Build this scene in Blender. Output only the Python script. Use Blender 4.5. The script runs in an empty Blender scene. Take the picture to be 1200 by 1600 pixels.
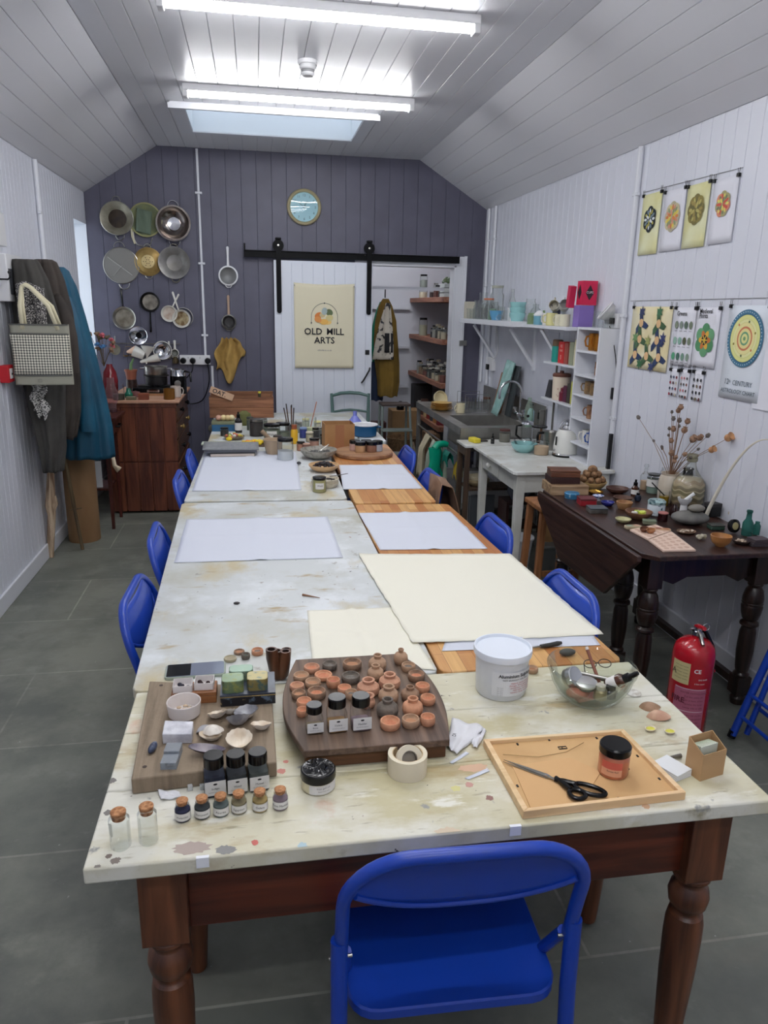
import bpy,bmesh,math,random
from mathutils import Vector,Matrix,Euler
PI=math.pi
random.seed(7)
SC=bpy.context.scene
COL=SC.collection

# ---------------------------------------------------------------- camera
def cam_setup():
 pitch,yaw,roll=math.radians(15.49),math.radians(9.893),math.radians(1.19)
 f=Vector((math.sin(yaw)*math.cos(pitch),math.cos(yaw)*math.cos(pitch),-math.sin(pitch)))
 r=Vector((math.cos(yaw),-math.sin(yaw),0));u=r.cross(f)
 c,s=math.cos(roll),math.sin(roll)
 r2=r*c + u*s;u2=u*c - r*s
 m=Matrix((r2,u2,-f)).transposed().to_4x4();m.translation=(0,0,1.68)
 cd=bpy.data.cameras.new('camera');o=bpy.data.objects.new('camera',cd);COL.objects.link(o)
 o.matrix_world=m
 cd.sensor_fit='VERTICAL';cd.sensor_height=36.0;cd.lens=36.0*1152.7/1600
 cd.clip_start=.05
 SC.camera=o
cam_setup()
SC.view_settings.view_transform='Standard';SC.view_settings.look='None'
SC.view_settings.exposure=.32;SC.view_settings.gamma=1.0
SC.view_settings.use_curve_mapping=False
TUBE=47.0      # emission strength of the fluorescent tubes
SKY=3.2       # overcast daylight outside
w=bpy.data.worlds.new('world');SC.world=w;w.use_nodes=True
w.node_tree.nodes['Background'].inputs[0].default_value=(.88,.94,1.0,1)
w.node_tree.nodes['Background'].inputs[1].default_value=SKY

# ---------------------------------------------------------------- colours and materials
def lin(v):
 v /= 255.0
 return v/12.92 if v <= .04045 else ((v+.055)/1.055)**2.4
def C3(r,g,b): return (lin(r),lin(g),lin(b),1)
def newmat(name):
 m=bpy.data.materials.new(name);m.use_nodes=True
 return m,m.node_tree.nodes,m.node_tree.links,m.node_tree.nodes['Principled BSDF']
CACHE={}
def mat(name,col,rough=.5,metal=0,col2=None,scale=20,lo=.4,hi=.65,bump=0,bscale=None,spec=None,stretch=None,coat=0,emit=0,sheen=0,alpha=None):
 if name in CACHE: return CACHE[name]
 m,N,L,B=newmat(name)
 B.inputs['Base Color'].default_value=C3(*col);B.inputs['Roughness'].default_value=rough
 B.inputs['Metallic'].default_value=metal
 if spec is not None: B.inputs['Specular IOR Level'].default_value=spec
 if coat: B.inputs['Coat Weight'].default_value=coat
 if sheen: B.inputs['Sheen Weight'].default_value=sheen
 if emit: B.inputs['Emission Color'].default_value=C3(*col);B.inputs['Emission Strength'].default_value=emit
 if col2 or bump:
  tc=N.new('ShaderNodeTexCoord');mp=N.new('ShaderNodeMapping');L.new(tc.outputs['Object'],mp.inputs[0])
  if stretch: mp.inputs['Scale'].default_value=stretch
 if col2:
  nz=N.new('ShaderNodeTexNoise');nz.inputs['Scale'].default_value=scale;nz.inputs['Detail'].default_value=6
  L.new(mp.outputs[0],nz.inputs['Vector'])
  cr=N.new('ShaderNodeValToRGB');cr.color_ramp.elements[0].position=lo;cr.color_ramp.elements[1].position=hi
  cr.color_ramp.elements[0].color=C3(*col);cr.color_ramp.elements[1].color=C3(*col2)
  L.new(nz.outputs['Fac'],cr.inputs[0]);L.new(cr.outputs[0],B.inputs['Base Color'])
 if bump:
  nb=N.new('ShaderNodeTexNoise');nb.inputs['Scale'].default_value=bscale or scale*2;nb.inputs['Detail'].default_value=4
  L.new(mp.outputs[0],nb.inputs['Vector'])
  bp=N.new('ShaderNodeBump');bp.inputs['Strength'].default_value=bump;bp.inputs['Distance'].default_value=.01
  L.new(nb.outputs['Fac'],bp.inputs['Height']);L.new(bp.outputs[0],B.inputs['Normal'])
 CACHE[name]=m;return m
def wood(name,dark,light,axis='x',scale=6,rough=.45,k=18,bump=.15,coat=0):
 """grain stretched along one axis"""
 if name in CACHE: return CACHE[name]
 m,N,L,B=newmat(name)
 tc=N.new('ShaderNodeTexCoord');mp=N.new('ShaderNodeMapping');L.new(tc.outputs['Object'],mp.inputs[0])
 mp.inputs['Scale'].default_value={'x': (1,k,k),'y': (k,1,k),'z': (k,k,1)}[axis]
 nz=N.new('ShaderNodeTexNoise');nz.inputs['Scale'].default_value=scale*.4;nz.inputs['Detail'].default_value=8;nz.inputs['Distortion'].default_value=.6
 L.new(mp.outputs[0],nz.inputs['Vector'])
 cr=N.new('ShaderNodeValToRGB');e=cr.color_ramp.elements
 e[0].position=.36;e[0].color=C3(*dark);e[1].position=.64;e[1].color=C3(*light)
 L.new(nz.outputs['Fac'],cr.inputs[0])
 n2=N.new('ShaderNodeTexNoise');n2.inputs['Scale'].default_value=3;L.new(tc.outputs['Object'],n2.inputs['Vector'])
 mx=N.new('ShaderNodeMix');mx.data_type='RGBA';mx.blend_type='MULTIPLY';mx.inputs[0].default_value=.35
 L.new(cr.outputs[0],mx.inputs[6]);L.new(n2.outputs['Color'],mx.inputs[7])
 hs=N.new('ShaderNodeHueSaturation');hs.inputs['Value'].default_value=1.25;L.new(mx.outputs[2],hs.inputs['Color'])
 mm=N.new('ShaderNodeMix');mm.data_type='RGBA';mm.inputs[0].default_value=.35
 L.new(cr.outputs[0],mm.inputs[6]);L.new(hs.outputs[0],mm.inputs[7])
 L.new(mm.outputs[2],B.inputs['Base Color'])
 B.inputs['Roughness'].default_value=rough
 if coat: B.inputs['Coat Weight'].default_value=coat
 bp=N.new('ShaderNodeBump');bp.inputs['Strength'].default_value=bump;bp.inputs['Distance'].default_value=.004
 L.new(nz.outputs['Fac'],bp.inputs['Height']);L.new(bp.outputs[0],B.inputs['Normal'])
 CACHE[name]=m;return m
def glassy(name,tint=(247,249,249),refl=.55,rough=.03,milk=.0):
 """clear thin glass: see-through with fresnel reflections, optional milky body"""
 if name in CACHE: return CACHE[name]
 m,N,L,B=newmat(name);N.remove(B);out=N['Material Output']
 tr=N.new('ShaderNodeBsdfTransparent');tr.inputs[0].default_value=C3(*tint)
 gl=N.new('ShaderNodeBsdfGlossy');gl.inputs['Roughness'].default_value=rough
 lw=N.new('ShaderNodeLayerWeight');lw.inputs[0].default_value=.18
 mr=N.new('ShaderNodeMapRange');mr.inputs['To Min'].default_value=.02;mr.inputs['To Max'].default_value=refl
 L.new(lw.outputs['Fresnel'],mr.inputs['Value'])
 mx=N.new('ShaderNodeMixShader');L.new(mr.outputs[0],mx.inputs[0]);L.new(tr.outputs[0],mx.inputs[1]);L.new(gl.outputs[0],mx.inputs[2])
 last=mx
 if milk:
  df=N.new('ShaderNodeBsdfDiffuse');df.inputs[0].default_value=C3(*tint)
  m2=N.new('ShaderNodeMixShader');m2.inputs[0].default_value=milk
  L.new(mx.outputs[0],m2.inputs[1]);L.new(df.outputs[0],m2.inputs[2]);last=m2
 L.new(last.outputs[0],out.inputs[0])
 CACHE[name]=m;return m
def layered(name,base,layers,rough=.5,bump=.1,bscale=60,coat=0,metal=0):
 """base colour with noise-masked patches: layers = [(colour, scale, lo, hi, stretch or None)]"""
 if name in CACHE: return CACHE[name]
 m,N,L,B=newmat(name)
 tc=N.new('ShaderNodeTexCoord');cur=None
 for i,(col,sc,lo,hi,st) in enumerate(layers):
  mp=N.new('ShaderNodeMapping');L.new(tc.outputs['Object'],mp.inputs[0]);mp.inputs['Location'].default_value=(i*3.7,i*1.9,i*.6)
  if st: mp.inputs['Scale'].default_value=st
  nz=N.new('ShaderNodeTexNoise');nz.inputs['Scale'].default_value=sc;nz.inputs['Detail'].default_value=7;nz.inputs['Roughness'].default_value=.6
  L.new(mp.outputs[0],nz.inputs['Vector'])
  mr=N.new('ShaderNodeMapRange');mr.inputs['From Min'].default_value=lo;mr.inputs['From Max'].default_value=hi
  L.new(nz.outputs['Fac'],mr.inputs['Value'])
  mx=N.new('ShaderNodeMix');mx.data_type='RGBA';L.new(mr.outputs[0],mx.inputs[0])
  if cur: L.new(cur,mx.inputs[6])
  else: mx.inputs[6].default_value=C3(*base)
  mx.inputs[7].default_value=C3(*col);cur=mx.outputs[2]
 L.new(cur,B.inputs['Base Color']);B.inputs['Roughness'].default_value=rough;B.inputs['Metallic'].default_value=metal
 if coat: B.inputs['Coat Weight'].default_value=coat
 if bump:
  nb=N.new('ShaderNodeTexNoise');nb.inputs['Scale'].default_value=bscale;L.new(tc.outputs['Object'],nb.inputs['Vector'])
  bp=N.new('ShaderNodeBump');bp.inputs['Strength'].default_value=bump;bp.inputs['Distance'].default_value=.004
  L.new(nb.outputs['Fac'],bp.inputs['Height']);L.new(bp.outputs[0],B.inputs['Normal'])
 CACHE[name]=m;return m
def flat(*c,rough=.6):
 return mat('paint_%d_%d_%d' % c,c,rough)

# ---------------------------------------------------------------- mesh builder
class MB:
 def __init__(s,m=None):
  s.bm=bmesh.new();s.mats=[m] if m else [];s.cur=0;s.M=Matrix()
 def m(s,mt):
  if mt not in s.mats: s.mats.append(mt)
  s.cur=s.mats.index(mt);return s
 def at(s,M): s.M=M;return s
 def V(s,p): return s.bm.verts.new(s.M @ Vector(p))
 def F(s,vs):
  try: f=s.bm.faces.new(vs)
  except ValueError: return None
  f.material_index=s.cur;f.smooth=True;return f
 def poly(s,pts): s.F([s.V(p) for p in pts]);return s
 def box(s,x0,x1,y0,y1,z0,z1):
  v=[s.V(p) for p in ((x0,y0,z0),(x1,y0,z0),(x1,y1,z0),(x0,y1,z0),(x0,y0,z1),(x1,y0,z1),(x1,y1,z1),(x0,y1,z1))]
  for q in ((0,3,2,1),(4,5,6,7),(0,1,5,4),(1,2,6,5),(2,3,7,6),(3,0,4,7)): s.F([v[i] for i in q])
  return s
 def cbox(s,c,d): return s.box(c[0]-d[0]/2,c[0]+d[0]/2,c[1]-d[1]/2,c[1]+d[1]/2,c[2]-d[2]/2,c[2]+d[2]/2)
 def frus(s,b,t,z0,z1):
  """box whose bottom rect b=(x0,x1,y0,y1) differs from the top rect t"""
  v=[s.V(p) for p in ((b[0],b[2],z0),(b[1],b[2],z0),(b[1],b[3],z0),(b[0],b[3],z0),(t[0],t[2],z1),(t[1],t[2],z1),(t[1],t[3],z1),(t[0],t[3],z1))]
  for q in ((0,3,2,1),(4,5,6,7),(0,1,5,4),(1,2,6,5),(2,3,7,6),(3,0,4,7)): s.F([v[i] for i in q])
  return s
 def ring(s,c,a,b,n,ph=0):
  return [s.V(c + a*math.cos(2*PI*i/n+ph) + b*math.sin(2*PI*i/n+ph)) for i in range(n)]
 def skin(s,r0,r1):
  n=len(r0)
  for i in range(n): s.F([r0[i],r0[(i+1) % n],r1[(i+1) % n],r1[i]])
 def tube(s,pts,r,n=8,closed=False,cap=True):
  P=[Vector(p) for p in pts];R=r if isinstance(r,(list,tuple)) else [r]*len(P)
  rings=[];up=None;N=len(P)
  for i,p in enumerate(P):
   if closed: d=(P[(i+1) % N]-P[i-1])
   else: d=P[min(i+1,N-1)]-P[max(i-1,0)]
   d=d.normalized() if d.length > 1e-9 else Vector((0,0,1))
   if up is None: up=Vector((0,0,1)) if abs(d.z) < .9 else Vector((1,0,0))
   a=d.cross(up);a=a.normalized() if a.length > 1e-6 else d.orthogonal().normalized()
   b=a.cross(d).normalized();up=b
   rings.append(s.ring(p,a*R[i],b*R[i],n))
  for i in range(N-1): s.skin(rings[i],rings[i+1])
  if closed: s.skin(rings[-1],rings[0])
  elif cap: s.F(rings[0][::-1]);s.F(rings[-1])
  return s
 def cyl(s,p0,p1,r,r2=None,n=16): return s.tube([p0,p1],[r,r if r2 is None else r2],n)
 def lathe(s,prof,n=24,c=(0,0,0),sx=1,sy=1):
  c=Vector(c);prev=None
  for (r,z) in prof:
   if r < 1e-6: cur=[s.V(c+Vector((0,0,z)))]
   else: cur=s.ring(c+Vector((0,0,z)),Vector((r*sx,0,0)),Vector((0,r*sy,0)),n)
   if prev:
    if len(prev) == 1 and len(cur) > 1:
     for i in range(n): s.F([prev[0],cur[(i+1) % n],cur[i]])
    elif len(cur) == 1 and len(prev) > 1:
     for i in range(n): s.F([prev[i],prev[(i+1) % n],cur[0]])
    elif len(cur) > 1: s.skin(prev,cur)
   prev=cur
  return s
 def sph(s,c,r,n=12,k=8):
  rx,ry,rz=r if isinstance(r,(tuple,list)) else (r,r,r)
  c=Vector(c);prev=[s.V(c-Vector((0,0,rz)))]
  for j in range(1,k):
   t=-PI/2+PI*j/k
   cur=s.ring(c+Vector((0,0,rz*math.sin(t))),Vector((rx*math.cos(t),0,0)),Vector((0,ry*math.cos(t),0)),n)
   if len(prev) == 1:
    for i in range(n): s.F([prev[0],cur[(i+1) % n],cur[i]])
   else: s.skin(prev,cur)
   prev=cur
  top=s.V(c+Vector((0,0,rz)))
  for i in range(n): s.F([prev[i],prev[(i+1) % n],top])
  return s
 def prism(s,pts,z0,z1):
  a=[s.V((p[0],p[1],z0)) for p in pts];b=[s.V((p[0],p[1],z1)) for p in pts]
  s.F(a[::-1]);s.F(b);s.skin(a,b);return s
 def grid(s,fn,nu,nv,closed=False):
  g=[[s.V(fn(i/nu,j/nv)) for j in range(nv+1)] for i in range(nu+1)]
  for i in range(nu):
   for j in range(nv): s.F([g[i][j],g[i+1][j],g[i+1][j+1],g[i][j+1]])
  return s
 def torus(s,c,R,r,n=24,k=8,ax='z'):
  pts=[]
  for i in range(n):
   t=2*PI*i/n;a,b=R*math.cos(t),R*math.sin(t)
   pts.append(Vector(c)+Vector({'z': (a,b,0),'y': (a,0,b),'x': (0,a,b)}[ax]))
  return s.tube(pts,r,k,closed=True)
 def done(s,name,parent=None,bevel=0,seg=2,sub=0,solid=0,loc=None,rot=None,smooth=35,weld=False):
  if weld: bmesh.ops.remove_doubles(s.bm,verts=s.bm.verts,dist=1e-5)
  bmesh.ops.recalc_face_normals(s.bm,faces=s.bm.faces)
  me=bpy.data.meshes.new(name);s.bm.to_mesh(me);s.bm.free()
  for mt in s.mats: me.materials.append(mt)
  me.set_sharp_from_angle(angle=math.radians(smooth))
  o=bpy.data.objects.new(name,me);COL.objects.link(o)
  if parent: o.parent=parent
  if loc: o.location=loc
  if rot: o.rotation_euler=rot
  if solid: k=o.modifiers.new('s','SOLIDIFY');k.thickness=solid;k.offset=0
  if bevel: k=o.modifiers.new('b','BEVEL');k.width=bevel;k.segments=seg;k.limit_method='ANGLE';k.angle_limit=math.radians(40)
  if sub: k=o.modifiers.new('u','SUBSURF');k.levels=sub;k.render_levels=sub
  return o
def R(deg): return math.radians(deg)
def TR(x,y,z,rx=0,ry=0,rz=0): return Matrix.Translation((x,y,z)) @ Euler((R(rx),R(ry),R(rz))).to_matrix().to_4x4()
def tag(o,label,cat,group=None,kind=None):
 if label: o['label']=label
 if cat: o['category']=cat
 if group: o['group']=group
 if kind: o['kind']=kind
 return o
def thing(name,label,cat,loc=(0,0,0),rz=0,group=None):
 o=bpy.data.objects.new(name,None);COL.objects.link(o);o.empty_display_size=.05
 o.location=loc;o.rotation_euler=(0,0,R(rz));return tag(o,label,cat,group)
def one(mb,name,label,cat,loc=(0,0,0),rz=0,group=None,**k):
 o=mb.done(name,**k);o.location=loc;o.rotation_euler=(0,0,R(rz));return tag(o,label,cat,group)
def struct(mb,name,parent=None,**k):
 o=mb.done(name,parent,**k)
 if not parent: o['kind']='structure'
 return o
def dup(root,loc,rz=0,label=None,group=None,rot=None,scale=None):
 def rec(o,par):
  c=o.copy();COL.objects.link(c)
  if par: c.parent=par
  for ch in [x for x in SC.objects if x.parent == o]: rec(ch,c)
  return c
 r=rec(root,None);r.location=loc;r.rotation_euler=rot or (0,0,R(rz))
 if label: r['label']=label
 if group: r['group']=group
 if scale: r.scale=scale
 return r
def text_verts(mb,s,size,M,align='CENTER',bend=None,spacing=1.0,bold=0):
 """lettering as flat faces; M places the xy text plane; bend=radius wraps it about the z axis"""
 cu=bpy.data.curves.new('t','FONT');cu.body=s;cu.size=size;cu.align_x=align;cu.resolution_u=2
 cu.space_character=spacing;cu.offset=bold
 o=bpy.data.objects.new('t',cu);COL.objects.link(o)
 dg=bpy.context.evaluated_depsgraph_get();me=bpy.data.meshes.new_from_object(o.evaluated_get(dg))
 vs=[]
 for v in me.vertices:
  x,y,z=v.co
  if bend: p=Vector((bend*math.sin(x/bend),-bend*math.cos(x/bend),y))
  else: p=Vector((x,y,0))
  vs.append(mb.bm.verts.new(mb.M @ (M @ p)))
 for p in me.polygons: mb.F([vs[i] for i in p.vertices])
 bpy.data.objects.remove(o);bpy.data.curves.remove(cu);bpy.data.meshes.remove(me)
def noise_disc(r,n,j,sx=1,sy=1,ph=0):
 return [(r*sx*(1+random.uniform(-j,j))*math.cos(2*PI*i/n+ph),r*sy*(1+random.uniform(-j,j))*math.sin(2*PI*i/n+ph)) for i in range(n)]
def arcpts(cx,cy,r,a0,a1,n):
 return [(cx+r*math.cos(R(a0+(a1-a0)*i/n)),cy+r*math.sin(R(a0+(a1-a0)*i/n))) for i in range(n+1)]
def rrect(w,h,r,n=4,cx=0,cy=0):
 return (arcpts(cx+w/2-r,cy+h/2-r,r,0,90,n)+arcpts(cx-w/2+r,cy+h/2-r,r,90,180,n)
   + arcpts(cx-w/2+r,cy-h/2+r,r,180,270,n)+arcpts(cx+w/2-r,cy-h/2+r,r,270,360,n))

# palette
WALLW=mat('wall_paint',(220,222,231),.42,bump=.05,bscale=14)
WALLP=mat('purple_grey_paint',(90,89,106),.5,col2=(84,83,99),scale=5,bump=.05,bscale=14)
CEILW=mat('ceiling_gloss_paint',(222,222,226),.33,bump=.06,bscale=9)
TRIMW=mat('trim_paint',(222,224,230),.35)
BLUE=mat('blue_enamel',(12,58,162),.38,spec=.5,coat=.15)
STEEL=mat('brushed_steel',(170,168,162),.28,1,bump=.03,bscale=90)
CHROME=mat('chrome',(215,215,218),.1,1)
DSTEEL=mat('aged_steel',(132,130,124),.4,.7,col2=(96,92,86),scale=14)
BLACKM=mat('black_metal',(20,20,22),.4,.3)
BLACKP=mat('black_plastic',(13,13,15),.22,spec=.3)
WHITEP=mat('white_plastic',(226,226,228),.35)
ENAMEL=mat('white_enamel',(222,220,214),.2,col2=(196,190,178),scale=9,lo=.5,hi=.8)
PAPER=mat('white_paper',(207,211,222),.8,bump=.12,bscale=12)
CREAM=mat('cream_paper',(233,230,214),.8,bump=.05,bscale=160)
CARD=mat('brown_cardboard',(172,137,96),.85,col2=(158,124,86),scale=8)
CORK=mat('cork',(190,138,96),.9,col2=(140,92,58),scale=160,bump=.2,bscale=160)
GLASS=glassy('clear_glass')
GGREEN=glassy('green_glass',(120,190,175),.8)
LABEL=mat('label_paper',(222,220,216),.7)
INK=mat('printed_ink',(34,32,36),.7)
INKG=mat('grey_ink',(120,118,122),.7)
PINE=wood('pine',(150,92,48),(196,134,78),'y')
DARKW=wood('dark_oak',(30,17,14),(58,34,27),'y',bump=.2,rough=.38)
TABLEW=wood('stained_pine_x',(62,24,13),(104,46,26),'x',rough=.35,k=12)
TABLEZ=wood('stained_pine_z',(66,34,20),(116,68,42),'z',rough=.38,k=12)
CHESTW=wood('chest_pine',(74,33,21),(118,64,42),'z',rough=.42,k=10)
TERRA=[layered('terracotta_%d' % i,a,[(b,40,.45,.7,None)],.8,.2,220) for i,(a,b) in enumerate((
 ((198,148,120),(168,126,100)),((204,148,114),(178,124,94)),((180,146,118),(150,122,98)),((112,102,92),(80,74,68)),((152,120,96),(104,88,76))))]

# ================================================================ ROOM
YB,YF,XL,XR,ZE,ZC=7.2,-1.6,-1.43,2.18,2.585,2.985
XB1,XB2=-.80,1.52                     # where the ceiling slopes meet the flat part
def roof(x):
 if x < XB1: return ZE+(ZC-ZE)*(x-XL)/(XB1-XL)
 if x > XB2: return ZE+(ZC-ZE)*(XR-x)/(XR-XB2)
 return ZC
def boards(mb,place,u0,u1,wd,segs,g=.003,d=.006):
 """tongue-and-groove boards along u; segs = [(ua, ub, bottom(u), top(u))]; place(u, depth, v)"""
 n=max(1,round((u1-u0)/wd));js=[u0+(u1-u0)*i/n for i in range(n+1)]
 for (ua,ub,fb,ft) in segs:
  ks=sorted(set([ua,ub]+[j for j in js if ua+1e-4 < j < ub-1e-4]))
  for a,b in zip(ks,ks[1:]):
   a2=a+g if a in js else a;b2=b-g if b in js else b
   if b2 <= a2: continue
   mb.poly([place(a2,0,fb(a2)),place(b2,0,fb(b2)),place(b2,0,ft(b2)),place(a2,0,ft(a2))])
   if a in js: mb.poly([place(a,d,fb(a)),place(a2,0,fb(a2)),place(a2,0,ft(a2)),place(a,d,ft(a))])
   if b in js: mb.poly([place(b2,0,fb(b2)),place(b,d,fb(b)),place(b,d,ft(b)),place(b2,0,ft(b2))])
k=lambda v: (lambda u: v)

# floor: worn slate slabs
def floor_mat():
 m,N,L,B=newmat('slate_floor')
 tc=N.new('ShaderNodeTexCoord');mp=N.new('ShaderNodeMapping');L.new(tc.outputs['Object'],mp.inputs[0])
 mp.inputs['Location'].default_value=(.35,-.24,0)
 br=N.new('ShaderNodeTexBrick');L.new(mp.outputs[0],br.inputs['Vector'])
 br.inputs['Scale'].default_value=1;br.inputs['Brick Width'].default_value=1.9;br.inputs['Row Height'].default_value=.62
 br.inputs['Mortar Size'].default_value=.005;br.inputs['Mortar Smooth'].default_value=.3;br.offset=.37
 br.inputs['Color1'].default_value=C3(120,123,114);br.inputs['Color2'].default_value=C3(134,135,124);br.inputs['Mortar'].default_value=C3(168,167,154)
 def patch(prev,col,sc,lo,hi,st=None,det=8):
  nz=N.new('ShaderNodeTexNoise');nz.inputs['Scale'].default_value=sc;nz.inputs['Detail'].default_value=det;nz.inputs['Roughness'].default_value=.65
  mq=N.new('ShaderNodeMapping');L.new(tc.outputs['Object'],mq.inputs[0]);mq.inputs['Location'].default_value=(sc,sc*.3,0)
  if st: mq.inputs['Scale'].default_value=st
  L.new(mq.outputs[0],nz.inputs['Vector'])
  mr=N.new('ShaderNodeMapRange');mr.inputs['From Min'].default_value=lo;mr.inputs['From Max'].default_value=hi;L.new(nz.outputs['Fac'],mr.inputs['Value'])
  mx=N.new('ShaderNodeMix');mx.data_type='RGBA';L.new(mr.outputs[0],mx.inputs[0]);L.new(prev,mx.inputs[6]);mx.inputs[7].default_value=C3(*col)
  return mx.outputs[2],nz
 c,_=patch(br.outputs['Color'],(98,101,94),1.6,.42,.62)
 c,_=patch(c,(156,157,145),2.3,.56,.80)
 c,_=patch(c,(116,110,98),.9,.58,.75)
 c,_=patch(c,(140,140,134),6,.62,.74,(1,1.5,1),10)
 c,_=patch(c,(82,86,80),3.4,.60,.78)
 c,nn=patch(c,(176,176,170),34,.72,.75,None,3)
 L.new(c,B.inputs['Base Color']);B.inputs['Roughness'].default_value=.42
 bp=N.new('ShaderNodeBump');bp.inputs['Strength'].default_value=.25;bp.inputs['Distance'].default_value=.01
 n3=N.new('ShaderNodeTexNoise');n3.inputs['Scale'].default_value=9;n3.inputs['Detail'].default_value=8;L.new(tc.outputs['Object'],n3.inputs['Vector'])
 L.new(n3.outputs['Fac'],bp.inputs['Height']);L.new(bp.outputs[0],B.inputs['Normal'])
 return m
mb=MB(floor_mat());mb.box(XL-.6,XR+.6,YF,YB+2.1,-.05,0);struct(mb,'floor')

# window opening on the left wall (deep reveal at the far end)
WY0,WY1,WZ0,WZ1=6.72,YB-.001,.85,2.33
mb=MB(WALLW)
pl=lambda u,d,v: (XL-d,u,v)
boards(mb,pl,YF,YB,.072,[(YF,WY0,k(0),k(ZE)),(WY0,WY1,k(0),k(WZ0)),(WY0,WY1,k(WZ1),k(ZE))])
def shell(mb,x0,x1,y0,y1,z0,z1): mb.box(x0,x1,y0,y1,z0,z1)
shell(mb,XL-.07,XL-.0065,YF-.07,WY0,0,ZE+.1);shell(mb,XL-.07,XL-.0065,WY0,YB+.1,0,WZ0);shell(mb,XL-.07,XL-.0065,WY0,YB+.1,WZ1,ZE+.1)
struct(mb,'wall_left')
mb=MB(WALLW);pr=lambda u,d,v: (XR+d,u,v)
boards(mb,pr,YF,YB,.098,[(YF,YB,k(0),k(ZE))]);shell(mb,XR+.0065,XR+.07,YF-.07,YB+.1,0,ZE+.1)
struct(mb,'wall_right')
# back wall with doorway
DX0,DX1,DZ=1.02,1.90,2.075
mb=MB(WALLP);pb=lambda u,d,v: (u,YB+d,v)
boards(mb,pb,XL,XR,.134,[(XL,XB1,k(0),roof),(XB1,DX0,k(0),roof),(DX0,XB2,k(DZ),roof),(XB2,DX1,k(DZ),roof),(DX1,XR,k(0),roof)],.0022,.0035)
shell(mb,XL-.07,DX0,YB+.0065,YB+.03,0,ZC+.2);shell(mb,DX0,DX1,YB+.0065,YB+.03,DZ,ZC+.2);shell(mb,DX1,XR+.07,YB+.0065,YB+.03,0,ZC+.2)
struct(mb,'wall_back')
mb=MB(WALLW);pf=lambda u,d,v: (u,YF-d,v)
boards(mb,pf,XL,XR,.134,[(XL,XB1,k(0),roof),(XB1,XB2,k(0),roof),(XB2,XR,k(0),roof)])
shell(mb,XL-.07,XR+.07,YF-.03,YF-.0065,0,ZC+.2)
struct(mb,'wall_front')
# ceiling with skylight opening
SX0,SX1,SY0,SY1=-.44,.80,5.72,6.47
mb=MB(CEILW)
pc=lambda u,d,v: (u,v,ZC+d)
boards(mb,pc,XB1,XB2,.123,[(XB1,SX0,k(YF),k(YB)),(SX0,SX1,k(YF),k(SY0)),(SX0,SX1,k(SY1),k(YB)),(SX1,XB2,k(YF),k(YB))])
def slope(xa,xb):
 ln=math.hypot(xb-xa,ZC-ZE)
 sg=1 if xb > xa else -1
 return (lambda u,d,v: (xa+(xb-xa)*u/ln-sg*d*.5,v,ZE+(ZC-ZE)*u/ln+d*.8)),ln
for xa,xb in ((XL,XB1),(XR,XB2)):
 f,ln=slope(xa,xb);boards(mb,f,0,ln,.125,[(0,ln,k(YF),k(YB))])
for (a,b,c,d) in ((XB1-.01,SX0,YF,YB),(SX0,SX1,YF,SY0),(SX0,SX1,SY1,YB),(SX1,XB2+.01,YF,YB)):
 mb.box(a,b,c,d,ZC+.0065,ZC+.05)
for xa,xb in ((XL-.1,XB1),(XR+.1,XB2)):
 za=ZE-.1*(ZC-ZE)/(.63 if xa < 0 else .66)
 v=[mb.V(p) for p in ((xa,YF-.07,za+.012),(xb,YF-.07,ZC+.012),(xb,YB+.1,ZC+.012),(xa,YB+.1,za+.012),(xa,YF-.07,za+.06),(xb,YF-.07,ZC+.06),(xb,YB+.1,ZC+.06),(xa,YB+.1,za+.06))]
 for q in ((0,3,2,1),(4,5,6,7),(0,1,5,4),(1,2,6,5),(2,3,7,6),(3,0,4,7)): mb.F([v[i] for i in q])
struct(mb,'ceiling')
# baseboards
mb=MB(TRIMW);mb.box(XL,XL+.016,YF,YB,0,.10);struct(mb,'baseboard_left',bevel=.004)
mb=MB(TRIMW);mb.box(XR-.016,XR,YF,YB,0,.14);struct(mb,'baseboard_right',bevel=.004)
# left window: reveal, sill, frame, pane
mb=MB(mat('reveal_paint',(226,230,238),.4))
XW=XL-.42
mb.box(XW,XL-.001,WY0-.03,WY0+.004,WZ0-.03,WZ1+.03);mb.box(XW,XL-.001,WY1-.004,WY1+.03,WZ0-.03,WZ1+.03)
mb.box(XW,XL-.001,WY0,WY1,WZ1-.004,WZ1+.03)
struct(mb,'trim_1')
mb=MB(TRIMW)
for (a,b,c,d) in ((WY0,WY0+.05,WZ0,WZ1),(WY1-.05,WY1,WZ0,WZ1),(WY0,WY1,WZ0,WZ0+.05),(WY0,WY1,WZ1-.05,WZ1),(WY0,WY1,1.55,1.6)):
 mb.box(XW-.03,XW+.02,a,b,c,d)
wn=struct(mb,'window_1');mb=MB(TRIMW);mb.box(XW,XL+.03,WY0-.02,WY1,WZ0-.03,WZ0);mb.done('window_sill',wn)
mb=MB(GLASS);mb.box(XW-.008,XW-.004,WY0+.04,WY1-.04,WZ0+.04,WZ1-.04);mb.done('pane',wn)
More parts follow.
